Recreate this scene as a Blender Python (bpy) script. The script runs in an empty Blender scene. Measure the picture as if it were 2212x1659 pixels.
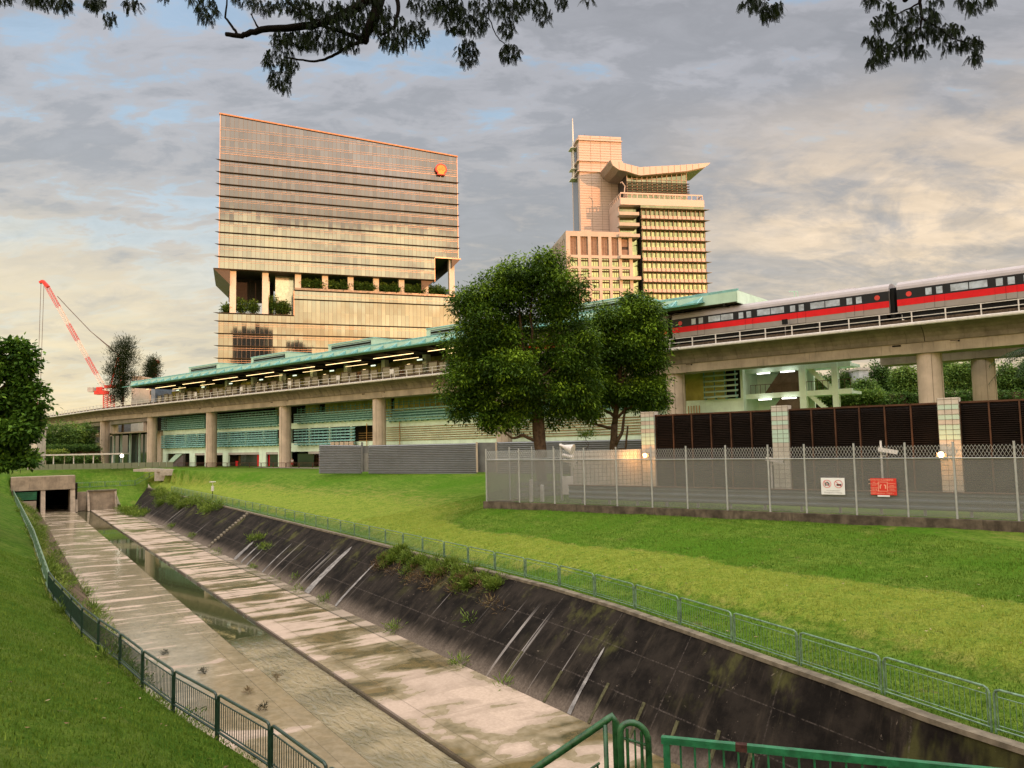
import bpy, math, random
import numpy as np
from mathutils import Vector, Matrix, noise as mnoise
SC = bpy.context.scene
COL = SC.collection
R = math.radians
random.seed(7)

# ------------------------------------------------------------------ camera
FPX, CX, CY = 1661.0, 1106.0, 829.5          # reference picture measured at 2212 px wide
PITCH, ROLL = math.atan(0.078), 0.0200
cam_d = bpy.data.cameras.new('camera')
cam = bpy.data.objects.new('camera', cam_d)
COL.objects.link(cam)
ROT = Matrix.Rotation(R(90) + PITCH, 3, 'X') @ Matrix.Rotation(-ROLL, 3, 'Z')
cam.rotation_euler = ROT.to_euler()
cam.location = (0, 0, 0)
cam_d.sensor_width = 36.0
cam_d.lens = 36.0 * FPX / 2212.0
cam_d.clip_start = 0.05
cam_d.clip_end = 6000
SC.camera = cam

# ------------------------------------------------------------------ view
SC.view_settings.view_transform = 'Standard'
SC.view_settings.look = 'None'
SC.view_settings.exposure = 0.0
SC.view_settings.gamma = 1.0

# ------------------------------------------------------------------ sun
SUN_AZ = R(40)          # to the right of straight behind the camera
SUN_EL = R(4.5)
sun_dir = Vector((math.sin(SUN_AZ) * math.cos(SUN_EL), -math.cos(SUN_AZ) * math.cos(SUN_EL), math.sin(SUN_EL)))
sl = bpy.data.lights.new('sun', 'SUN')
sl.energy = 3.2
sl.angle = R(0.6)
sl.color = (1.0, 0.43, 0.19)
so = bpy.data.objects.new('sun', sl)
so.rotation_euler = sun_dir.to_track_quat('Z', 'Y').to_euler()
so.location = (60, -60, 80)
COL.objects.link(so)

# ------------------------------------------------------------------ world: clear evening sky under broken cloud
W = bpy.data.worlds.new('World')
SC.world = W
W.use_nodes = True
nt = W.node_tree
nt.nodes.clear()
def N(t, **k):
    n = nt.nodes.new(t)
    for a, v in k.items():
        setattr(n, a, v)
    return n
def L(a, b):
    nt.links.new(a, b)
def wmath(op, a, b=None, c=None, clamp=False):
    n = N('ShaderNodeMath', operation=op, use_clamp=clamp)
    for i, v in enumerate((a, b, c)):
        if v is None:
            continue
        if isinstance(v, (int, float)):
            n.inputs[i].default_value = v
        else:
            L(v, n.inputs[i])
    return n.outputs[0]
def wmix(f, a, b, mode='MIX'):
    n = N('ShaderNodeMix', data_type='RGBA', blend_type=mode)
    n.clamp_factor = True
    for i, v in ((0, f), (6, a), (7, b)):
        if isinstance(v, (int, float)):
            n.inputs[i].default_value = v
        elif isinstance(v, tuple):
            n.inputs[i].default_value = v + (1,)
        else:
            L(v, n.inputs[i])
    return n.outputs[2]
def wsmooth(v, lo, hi):
    n = N('ShaderNodeMapRange', interpolation_type='SMOOTHSTEP')
    L(v, n.inputs[0])
    n.inputs[1].default_value = lo
    n.inputs[2].default_value = hi
    return n.outputs[0]
tc = N('ShaderNodeTexCoord')
sep = N('ShaderNodeSeparateXYZ')
L(tc.outputs['Generated'], sep.inputs[0])
sx, sy, sz = sep.outputs
sky = N('ShaderNodeTexSky', sky_type='NISHITA')
sky.sun_disc = False
sky.sun_elevation = SUN_EL
sky.sun_rotation = math.pi - SUN_AZ
# cloud sheet: directions projected on a high flat layer
den = wmath('ADD', wmath('MAXIMUM', sz, 0.0), 0.26)
px, py = wmath('DIVIDE', sx, den), wmath('DIVIDE', sy, den)
cmb = N('ShaderNodeCombineXYZ')
L(px, cmb.inputs[0]); L(py, cmb.inputs[1])
def wnoise(scale, detail, rough, rot=0.0, sc=(1, 1, 1), loc=(0, 0, 0), dist=0.0):
    mp = N('ShaderNodeMapping')
    mp.inputs['Rotation'].default_value = (0, 0, rot)
    mp.inputs['Scale'].default_value = sc
    mp.inputs['Location'].default_value = loc
    L(cmb.outputs[0], mp.inputs[0])
    n = N('ShaderNodeTexNoise')
    n.inputs['Scale'].default_value = scale
    n.inputs['Detail'].default_value = detail
    n.inputs['Roughness'].default_value = rough
    n.inputs['Distortion'].default_value = dist
    L(mp.outputs[0], n.inputs['Vector'])
    return n.outputs['Fac']
n1 = wnoise(3.1, 9, 0.58, R(-28), (1.0, 2.1, 1), (3.1, 0.4, 0), 0.35)      # cloud rows
n2 = wnoise(1.0, 4, 0.5, R(-10), (1, 1.3, 1), (8.2, 5.0, 0), 0.3)       # large masses
n3 = wnoise(9.0, 7, 0.62, R(-20), (1.0, 1.7, 1), (1.2, 7.7, 0), 0.5)    # fine ripples
front = wsmooth(sy, -0.25, 0.5)
right = wsmooth(sx, -0.40, 0.22)
low = wsmooth(sz, 0.38, 0.04)                                          # 1 near the horizon
vlow = wsmooth(sz, 0.26, 0.02)
# open sky colour
gap = wmix(low, (0.44, 0.55, 0.66), (0.68, 0.61, 0.50))
gap = wmix(wsmooth(sz, 0.25, 0.60), gap, (0.33, 0.45, 0.62))
# cloud colour: lavender grey high, warm grey low
clo = wmix(wsmooth(sz, 0.46, 0.12), (0.43, 0.42, 0.45), (0.50, 0.43, 0.37))
clo = wmix(vlow, clo, wmix(right, (0.64, 0.52, 0.38), (0.70, 0.54, 0.38)))
dens = wmath('ADD', wmath('ADD', wmath('MULTIPLY', n1, 0.60), wmath('MULTIPLY', n2, 0.32)), wmath('MULTIPLY', wmath('SUBTRACT', n3, 0.36), 0.40))
dens = wmath('ADD', dens, wmath('MULTIPLY', wsmooth(sx, -0.40, 0.0), 0.12))
cov = wsmooth(dens, 0.455, 0.53)
skyc = wmix(cov, gap, clo)
thick = wsmooth(dens, 0.52, 0.62)
skyc = wmix(wmath('MULTIPLY', thick, 0.80), skyc, wmix(vlow, (0.285, 0.28, 0.30), (0.40, 0.335, 0.30)))
# broad warm glow low on the right, smaller one low on the left, both broken up by the cloud
brk = wsmooth(wnoise(2.0, 8, 0.62, R(-30), (1, 1.5, 1), (5.4, 2.2, 0), 0.7), 0.40, 0.60)
brk2 = wsmooth(wnoise(6.0, 7, 0.65, R(15), (1, 1.7, 1), (2.4, 9.2, 0), 0.5), 0.40, 0.64)
brk = wmath('ADD', wmath('MULTIPLY', brk, 0.70), wmath('ADD', 0.12, wmath('MULTIPLY', brk2, 0.35)), clamp=True)
gr_ = wmath('MULTIPLY', wmath('MULTIPLY', wsmooth(sx, 0.06, 0.38), wsmooth(sz, 0.44, 0.24)), brk)
gl_ = wmath('MULTIPLY', wmath('MULTIPLY', wsmooth(sx, -0.20, -0.50), wsmooth(sz, 0.33, 0.15)), brk)
skyc = wmix(wmath('MULTIPLY', gr_, 0.95), skyc, (0.86, 0.66, 0.46))
skyc = wmix(wmath('MULTIPLY', gl_, 0.75), skyc, (0.80, 0.64, 0.42))
# mottling
mot = wmath('ADD', 0.56, wmath('ADD', wmath('MULTIPLY', n3, 0.58), wmath('MULTIPLY', n1, 0.30)))
cbm = N('ShaderNodeCombineXYZ')
for i_ in range(3): L(mot, cbm.inputs[i_])
skyc = wmix(1.0, skyc, cbm.outputs[0], 'MULTIPLY')
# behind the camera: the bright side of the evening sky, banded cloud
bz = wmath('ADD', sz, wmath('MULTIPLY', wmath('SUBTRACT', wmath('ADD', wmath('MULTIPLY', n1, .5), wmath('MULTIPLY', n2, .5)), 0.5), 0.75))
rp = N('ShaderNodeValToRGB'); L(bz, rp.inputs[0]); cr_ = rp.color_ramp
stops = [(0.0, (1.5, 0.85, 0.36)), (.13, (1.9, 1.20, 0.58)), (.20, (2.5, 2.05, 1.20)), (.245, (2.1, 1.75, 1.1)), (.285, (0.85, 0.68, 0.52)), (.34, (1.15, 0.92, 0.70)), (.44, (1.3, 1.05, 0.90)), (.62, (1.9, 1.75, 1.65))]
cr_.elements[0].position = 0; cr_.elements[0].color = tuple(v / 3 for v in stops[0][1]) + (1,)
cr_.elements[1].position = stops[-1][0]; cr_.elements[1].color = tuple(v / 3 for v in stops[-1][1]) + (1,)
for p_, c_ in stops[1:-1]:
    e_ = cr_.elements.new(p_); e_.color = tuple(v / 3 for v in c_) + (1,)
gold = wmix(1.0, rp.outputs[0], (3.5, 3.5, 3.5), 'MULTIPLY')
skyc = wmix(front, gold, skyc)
# high overhead, out of frame: sky brightened to light the foreground
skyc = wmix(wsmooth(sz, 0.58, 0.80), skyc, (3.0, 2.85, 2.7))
skyc = wmix(wsmooth(sz, -0.01, -0.08), skyc, (0.10, 0.10, 0.07))
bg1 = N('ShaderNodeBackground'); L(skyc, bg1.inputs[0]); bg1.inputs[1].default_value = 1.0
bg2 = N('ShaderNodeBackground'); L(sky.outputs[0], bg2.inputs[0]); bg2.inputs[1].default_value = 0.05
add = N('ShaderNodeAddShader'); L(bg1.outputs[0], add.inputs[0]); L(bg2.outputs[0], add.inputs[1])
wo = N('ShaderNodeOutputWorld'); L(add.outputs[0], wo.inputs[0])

# ------------------------------------------------------------------ picture <-> place
def ray(x, y):
    return ROT @ Vector(((x - CX) / FPX, -(y - CY) / FPX, -1.0))
def AT(x, y, Y):                       # point seen at (x, y) whose distance ahead is Y
    d = ray(x, y)
    return d * (Y / d.y)
def GZ(x, y, z):                       # point seen at (x, y) at height z
    d = ray(x, y)
    return d * (z / d.z)

# local frames -----------------------------------------------------
class Frame:
    def __init__(s, origin, ang):      # ang: heading of +a measured from +X
        s.o = Vector(origin)
        s.a = Vector((math.cos(ang), math.sin(ang), 0))
        s.b = Vector((-math.sin(ang), math.cos(ang), 0))
    def __call__(s, a, b, z):
        return s.o + s.a * a + s.b * b + Vector((0, 0, z))
class VFrame:                          # elevated railway: t runs away to the left, o goes back
    def __call__(s, t, o, z):
        d = Vector((-0.7613, 0.6484, 0)); p = Vector((0.6484, 0.7613, 0))
        b = Vector((42, 63, 0)) + p * o
        if t <= 185:
            v = b + d * t
        else:
            v = b + d * 185 + Vector((-0.700, 0.714, 0)) * (t - 185)
        v.z = z
        return v
V = VFrame()
def C(s, o, z):                        # canal: s runs away along it, o to the right
    return Vector((-0.549 * s + 0.836 * o, 0.836 * s + 0.549 * o, z))
def interp(x, pts):
    if x <= pts[0][0]:
        return pts[0][1]
    for (a, va), (b, vb) in zip(pts, pts[1:]):
        if x <= b:
            return va + (vb - va) * (x - a) / (b - a)
    return pts[-1][1]
OR = [(-20, 17.8), (4, 18.9), (10.6, 19.5), (13.9, 20.2), (16.5, 20.6), (20.5, 21.3), (25.5, 22.1), (31, 22.6), (57, 22.9), (139, 23.1)]
OL = [(-20, 6.2), (10, 5.8), (19, 5.0), (22.3, 4.35), (25.5, 3.8), (31.4, 3.2), (34.7, 2.7), (47, 1.9), (75, 1.9), (168, 0.9)]

# ------------------------------------------------------------------ mesh building
class MB:
    def __init__(s):
        s.v, s.f, s.m = [], [], []
    def add(s, vs, fs, m=0):
        k = len(s.v)
        s.v.extend([tuple(v) for v in vs])
        s.f.extend([tuple(i + k for i in f) for f in fs])
        s.m.extend([m] * len(fs))
        return s
    def hexa(s, p, m=0):               # 8 corners: bottom ring, top ring
        return s.add(p, [(3, 2, 1, 0), (4, 5, 6, 7), (0, 1, 5, 4), (1, 2, 6, 5), (2, 3, 7, 6), (3, 0, 4, 7)], m)
    def box(s, F, a0, a1, b0, b1, z0, z1, m=0):
        return s.hexa([F(a0, b0, z0), F(a1, b0, z0), F(a1, b1, z0), F(a0, b1, z0),
                       F(a0, b0, z1), F(a1, b0, z1), F(a1, b1, z1), F(a0, b1, z1)], m)
    def bar(s, p, q, w, h=None, up=Vector((0, 0, 1)), m=0):
        p, q = Vector(p), Vector(q); h = h or w
        d = (q - p).normalized()
        x = d.cross(up)
        if x.length < 1e-4:
            x = d.cross(Vector((1, 0, 0)))
        x.normalize(); y = x.cross(d).normalized()
        x *= w / 2; y *= h / 2
        return s.hexa([p - x - y, q - x - y, q + x - y, p + x - y, p - x + y, q - x + y, q + x + y, p + x + y], m)
    def tube(s, pts, r, n=8, m=0, cap=True):
        pts = [Vector(p) for p in pts]
        rs = r if isinstance(r, (list, tuple)) else [r] * len(pts)
        vs, fs = [], []
        ref = None
        for i, p in enumerate(pts):
            d = (pts[min(i + 1, len(pts) - 1)] - pts[max(i - 1, 0)]).normalized()
            if ref is None:
                ref = d.orthogonal().normalized()
            x = (ref - d * ref.dot(d)).normalized(); ref = x
            y = d.cross(x)
            for k in range(n):
                a = 2 * math.pi * k / n
                vs.append(p + (x * math.cos(a) + y * math.sin(a)) * rs[i])
        for i in range(len(pts) - 1):
            for k in range(n):
                fs.append((i * n + k, i * n + (k + 1) % n, (i + 1) * n + (k + 1) % n, (i + 1) * n + k))
        if cap:
            fs.append(tuple(range(n - 1, -1, -1)))
            fs.append(tuple((len(pts) - 1) * n + k for k in range(n)))
        return s.add(vs, fs, m)
    def sweep(s, sec, fn, ts, closed=True, m=0, caps=True):   # sec [(o,z)], fn(t,o,z)
        n = len(sec); vs, fs = [], []
        for t in ts:
            vs += [fn(t, o, z) for o, z in sec]
        for i in range(len(ts) - 1):
            for k in range(n if closed else n - 1):
                fs.append((i * n + k, i * n + (k + 1) % n, (i + 1) * n + (k + 1) % n, (i + 1) * n + k))
        if closed and caps:
            fs.append(tuple(range(n)))
            fs.append(tuple((len(ts) - 1) * n + k for k in range(n - 1, -1, -1)))
        return s.add(vs, fs, m)
    def prism(s, poly, vec, m=0):
        n = len(poly); poly = [Vector(p) for p in poly]; vec = Vector(vec)
        vs = poly + [p + vec for p in poly]
        fs = [tuple(range(n)), tuple(range(2 * n - 1, n - 1, -1))] + [(k, (k + 1) % n, n + (k + 1) % n, n + k) for k in range(n)]
        return s.add(vs, fs, m)
    def obj(s, name, mats, parent=None, smooth=False, recalc=True):
        me = bpy.data.meshes.new(name)
        me.from_pydata(s.v, [], s.f)
        if not isinstance(mats, (list, tuple)):
            mats = [mats]
        for x in mats:
            me.materials.append(x)
        if len(mats) > 1:
            me.polygons.foreach_set('material_index', s.m)
        if recalc and len(s.f) < 60000:
            import bmesh
            bm = bmesh.new(); bm.from_mesh(me)
            bmesh.ops.recalc_face_normals(bm, faces=bm.faces)
            bm.to_mesh(me); bm.free()
        if smooth:
            me.polygons.foreach_set('use_smooth', [True] * len(me.polygons))
        me.update()
        o = bpy.data.objects.new(name, me)
        COL.objects.link(o)
        if parent is not None:
            o.parent = parent
            o.matrix_parent_inverse = Matrix.Translation(-parent.location)
        return o
def tag(o, label=None, cat=None, group=None, kind=None):
    if label: o['label'] = label
    if cat: o['category'] = cat
    if group: o['group'] = group
    if kind: o['kind'] = kind
    return o
def thing(name, label, cat, loc=(0, 0, 0), group=None):
    o = bpy.data.objects.new(name, None)
    o.empty_display_size = 0.3
    o.location = loc
    COL.objects.link(o)
    return tag(o, label, cat, group)
def npmesh(name, verts, faces, mat, parent=None, attr=None):    # fast quads from numpy arrays
    me = bpy.data.meshes.new(name)
    nv, nf = len(verts), len(faces); k = faces.shape[1]
    me.vertices.add(nv); me.vertices.foreach_set('co', verts.astype(np.float32).ravel())
    me.loops.add(nf * k); me.loops.foreach_set('vertex_index', faces.astype(np.int32).ravel())
    me.polygons.add(nf)
    me.polygons.foreach_set('loop_start', np.arange(0, nf * k, k, dtype=np.int32))
    me.polygons.foreach_set('loop_total', np.full(nf, k, dtype=np.int32))
    if attr is not None:
        at = me.attributes.new('tone', 'FLOAT', 'FACE')
        at.data.foreach_set('value', attr.astype(np.float32))
    me.materials.append(mat)
    me.update(calc_edges=True)
    o = bpy.data.objects.new(name, me)
    COL.objects.link(o)
    if parent is not None:
        o.parent = parent
        o.matrix_parent_inverse = Matrix.Translation(-parent.location)
    return o

# ------------------------------------------------------------------ materials
class MT:
    def __init__(s, name):
        s.mat = bpy.data.materials.new(name); s.mat.use_nodes = True
        s.nt = s.mat.node_tree
        s.b = s.nt.nodes['Principled BSDF']
        s.out = s.nt.nodes['Material Output']
    def n(s, t, **k):
        n = s.nt.nodes.new(t)
        for a, v in k.items():
            setattr(n, a, v)
        return n
    def l(s, a, b): s.nt.links.new(a, b)
    def setin(s, sock, v):
        if isinstance(v, tuple): sock.default_value = v + (1,) if len(v) == 3 and sock.type == 'RGBA' else v
        elif isinstance(v, (int, float)): sock.default_value = v
        else: s.l(v, sock)
    def coord(s, kind='Object', sc=(1, 1, 1), rot=(0, 0, 0), loc=(0, 0, 0)):
        if kind == 'Position':
            src = s.n('ShaderNodeNewGeometry').outputs['Position']
        else:
            src = s.n('ShaderNodeTexCoord').outputs[kind]
        mp = s.n('ShaderNodeMapping')
        mp.inputs['Scale'].default_value = sc; mp.inputs['Rotation'].default_value = rot; mp.inputs['Location'].default_value = loc
        s.l(src, mp.inputs[0])
        return mp.outputs[0]
    def noise(s, vec, scale=1, detail=5, rough=0.6, dist=0.0):
        n = s.n('ShaderNodeTexNoise')
        n.inputs['Scale'].default_value = scale; n.inputs['Detail'].default_value = detail
        n.inputs['Roughness'].default_value = rough; n.inputs['Distortion'].default_value = dist
        s.l(vec, n.inputs['Vector'])
        return n.outputs['Fac']
    def ramp(s, v, lo, hi, a=0.0, b=1.0):
        n = s.n('ShaderNodeMapRange', interpolation_type='SMOOTHSTEP')
        s.setin(n.inputs[0], v)
        for i, x in enumerate((lo, hi, a, b)):
            n.inputs[i + 1].default_value = x
        return n.outputs[0]
    def mix(s, f, a, b, mode='MIX'):
        n = s.n('ShaderNodeMix', data_type='RGBA', blend_type=mode)
        s.setin(n.inputs[0], f); s.setin(n.inputs[6], a); s.setin(n.inputs[7], b)
        return n.outputs[2]
    def math(s, op, a, b=0.0, c=0.0, clamp=False):
        n = s.n('ShaderNodeMath', operation=op, use_clamp=clamp)
        s.setin(n.inputs[0], a); s.setin(n.inputs[1], b); s.setin(n.inputs[2], c)
        return n.outputs[0]
    def attr(s, name):
        return s.n('ShaderNodeAttribute', attribute_name=name)
    def color(s, v): s.setin(s.b.inputs['Base Color'], v)
    def rough(s, v): s.setin(s.b.inputs['Roughness'], v)
    def bump(s, h, strength=0.5, dist=0.05):
        n = s.n('ShaderNodeBump')
        n.inputs['Strength'].default_value = strength; n.inputs['Distance'].default_value = dist
        s.setin(n.inputs['Height'], h)
        s.l(n.outputs[0], s.b.inputs['Normal'])
def simple(name, c, rough=0.6, metal=0.0, var=0.18, scale=1.2, bump=0.0, streak=0.0, spec=None):
    """paint, concrete, metal: base tone with blotches, optional vertical weather streaks"""
    m = MT(name)
    v = m.coord('Position')
    n = m.noise(v, scale, 6, 0.62)
    lo = tuple(x * (1 - var) for x in c); hi = tuple(min(1, x * (1 + var)) for x in c)
    col = m.mix(m.ramp(n, 0.3, 0.7), lo, hi)
    if streak:
        sv = m.coord('Position', sc=(3.0, 3.0, 0.22))
        sn = m.noise(sv, 1.6, 5, 0.7)
        col = m.mix(m.math('MULTIPLY', m.ramp(sn, 0.52, 0.72), streak), col, tuple(x * 0.35 for x in c))
    m.color(col)
    m.rough(m.ramp(n, 0.2, 0.8, max(0.02, rough - 0.08), min(1, rough + 0.08)))
    m.b.inputs['Metallic'].default_value = metal
    if spec is None: spec = 0.5 if rough < 0.6 else 0.12
    if spec is not None: m.b.inputs['Specular IOR Level'].default_value = spec
    if bump:
        m.bump(m.noise(v, scale * 12, 4, 0.6), bump, 0.02)
    return m.mat
def emit(name, c, s):
    m = MT(name)
    m.b.inputs['Base Color'].default_value = (0.8, 0.8, 0.8, 1)
    m.b.inputs['Emission Color'].default_value = c + (1,)
    m.b.inputs['Emission Strength'].default_value = s
    return m.mat
def glassy(name, c, rough=0.05, metal=0.0, alpha=1.0):
    m = MT(name)
    m.color(c); m.b.inputs['Roughness'].default_value = rough; m.b.inputs['Metallic'].default_value = metal
    m.b.inputs['Specular IOR Level'].default_value = 0.8
    m.b.inputs['Alpha'].default_value = alpha
    return m.mat
# ================================================================== GROUND
POLY = np.array([(160, -64.5), (25.2, 38.2), (-2.1, 59.0), (2.5, 66), (-1.5, 87), (-25.3, 101.5), (-56, 130), (-80, 152),
                 (-100, 166), (-330, 330), (-330, 1500), (1500, 1500), (1500, -64.5)], float)
def np_interp(s, tab):
    t = np.array(tab, float)
    return np.interp(s, t[:, 0], t[:, 1])
def sstep(x, a, b):
    t = np.clip((x - a) / (b - a), 0, 1)
    return t * t * (3 - 2 * t)
def seg_dist(X, Y):
    best = np.full(X.shape, 1e9)
    for i in range(len(POLY)):
        a = POLY[i]; b = POLY[(i + 1) % len(POLY)]
        d = b - a
        t = np.clip(((X - a[0]) * d[0] + (Y - a[1]) * d[1]) / (d @ d), 0, 1)
        best = np.minimum(best, np.hypot(X - a[0] - t * d[0], Y - a[1] - t * d[1]))
    ins = np.zeros(X.shape, bool)
    for i in range(len(POLY)):
        x1, y1 = POLY[i]; x2, y2 = POLY[(i + 1) % len(POLY)]
        c = ((y1 > Y) != (y2 > Y)) & (X < (x2 - x1) * (Y - y1) / (y2 - y1 + 1e-12) + x1)
        ins ^= c
    return best, ins
def wob(X, Y):
    return (np.sin(X * 0.61 + Y * 0.23) * np.cos(Y * 0.47 - X * 0.19) + 0.5 * np.sin(X * 1.7 - Y * 1.3) * np.cos(X * 0.9 + Y * 1.9)) * 0.05
def height(s, o):
    """ground height and 'bench' weight for canal coordinates s, o (numpy arrays)"""
    X = -0.549 * s + 0.836 * o; Y = 0.836 * s + 0.549 * o
    orr = np_interp(s, OR); oll = np_interp(s, OL)
    d1 = np.maximum(o - orr, 0)
    d2, ins = seg_dist(X, Y)
    din = np.where(ins, d2, 0)
    d2 = np.where(ins, 0, d2)
    dt = np.interp(s, [0, 10, 25, 41, 48, 60, 80, 120, 150], [10.5, 9.5, 6.6, 4.1, 4.5, 6.0, 4.0, 2.2, 2.0]) + 0.35 * np.sin(s * 0.5) + 0.15 * np.sin(s * 1.7)
    e1 = d1 / dt
    q = np.maximum(d1 - dt, 0) / (np.maximum(d1 - dt, 0) + d2 + 1e-6)
    nn = (X + 2.1) * 0.606 + (Y - 59) * 0.795
    P = -4.3 + 0.95 * sstep(nn, 4, 24) * sstep(s, 20, 50) + 0.95 * sstep(nn, 30, 60) * (1 - sstep(s, 20, 50))
    P = P - 0.5 * np.exp(-(din / 1.1) ** 2) * (1 - sstep(nn, 2, 8))
    zr = np.interp(e1, [0, .12, .30, .40, .5, 1.0], [-7.02, -6.95, -6.55, -6.15, -6.05, -5.82])
    soft = sstep(s, 48, 60)
    qq = q * soft + (np.interp(q, [0, .06, .9, 1], [0, .08, .97, 1])) * (1 - soft)
    zr = np.where(d1 > dt, -5.82 + (P + 5.82) * qq, zr)
    w = np.where(d1 > 0, np.where((d2 <= 0) & (d1 > 0), 1.0, 0.5), 0)
    dl = np.maximum(oll - o, 0)
    cap = np.interp(s, [0, 60, 160], [-2.2, -2.7, -3.15])
    zl = -7.3 + 0.47 * np.minimum(dl, 3) + 0.33 * np.clip(dl - 3, 0, 6) + 0.12 * np.clip(dl - 9, 0, 100)
    zl = cap - np.log1p(np.exp(np.clip((cap - zl) * 3, -30, 30))) / 3      # soft minimum
    r = np.hypot(X, Y)
    zl = np.maximum(zl, -1.7 - 0.45 * np.maximum(0, r - 2.5))
    mid = (o - oll) / (orr - oll)
    z = np.where(o >= orr, zr, zl)
    # beyond the culvert the ground closes over the canal
    head = np.where(o < 10.6, -4.35, -7.35)
    fill = head + (np.where(o < 10.6, -3.3, -3.3) - head) * sstep(s, 164.5, 178)
    gap = (o > oll) & (o < orr)
    z = np.where(gap, np.where(s > 164, fill, -7), z)
    k = np.where(gap, 0, np.where(o < oll, sstep(s, 152, 168), sstep(s, 158, 180)))
    z = z * (1 - k) + np.where(o < oll, -3.6, -3.4) * k
    amp = np.where((w >= 1) & (o > orr), 0.1, 1.0) * np.where((dl <= 0) & (d1 <= 0), 0, 1) * np.clip((d1 + dl) / 2, 0, 1)
    z = z + wob(X, Y) * amp
    bl = np.interp(s, [0, 30, 45, 60], [0.36, 0.30, 0.12, 0.10])
    bench = sstep(e1, bl - 0.06, bl + 0.08) * (1 - sstep(d1 - dt, -0.25, 0.15)) * (1 - soft) + soft * sstep(e1, .1, .4) * (1 - sstep(q, .0, .75))
    bench = np.where(o > orr, bench, 0.12)
    return X, Y, z, bench

srow = list(np.arange(-45, -10, 5.0)) + list(np.arange(-10, 70, 0.9)) + list(np.arange(70, 150, 0.8)) + list(np.arange(150, 164, 2)) + [164.0, 164.5] + list(np.arange(166, 200, 2)) + [205, 215, 230, 260, 320, 420, 600, 900, 1400, 2400]
dcol = list(np.arange(0, 34, 0.55)) + list(np.arange(34, 60, 2.0)) + [60, 66, 75, 90, 120, 170, 260, 420, 700, 1200, 2200]
midc = [0.0, .25, .5, .75, 1.0]
Sg, Og, isgap = [], [], []
for s in srow:
    l, r = interp(s, OL), interp(s, OR)
    os_ = [l - d for d in reversed(dcol[1:])] + [l, 5.0 if s > 164 else l + .01, 10.5, 10.7, r - 0.01, r] + [r + d for d in dcol[1:]]
    Sg.append([s] * len(os_)); Og.append(os_)
Sg = np.array(Sg); Og = np.array(Og)
Xg, Yg, Zg, Bg = height(Sg, Og)
nc = Sg.shape[1]; nl = len(dcol) - 1
gverts = np.stack([Xg.ravel(), Yg.ravel(), Zg.ravel()], 1)
gf = []
for i in range(len(srow) - 1):
    for j in range(nc - 1):
        if nl <= j < nl + 5 and -45 <= srow[i] < 164.2:
            continue
        a = i * nc + j
        gf.append((a, a + 1, a + nc + 1, a + nc))

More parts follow.
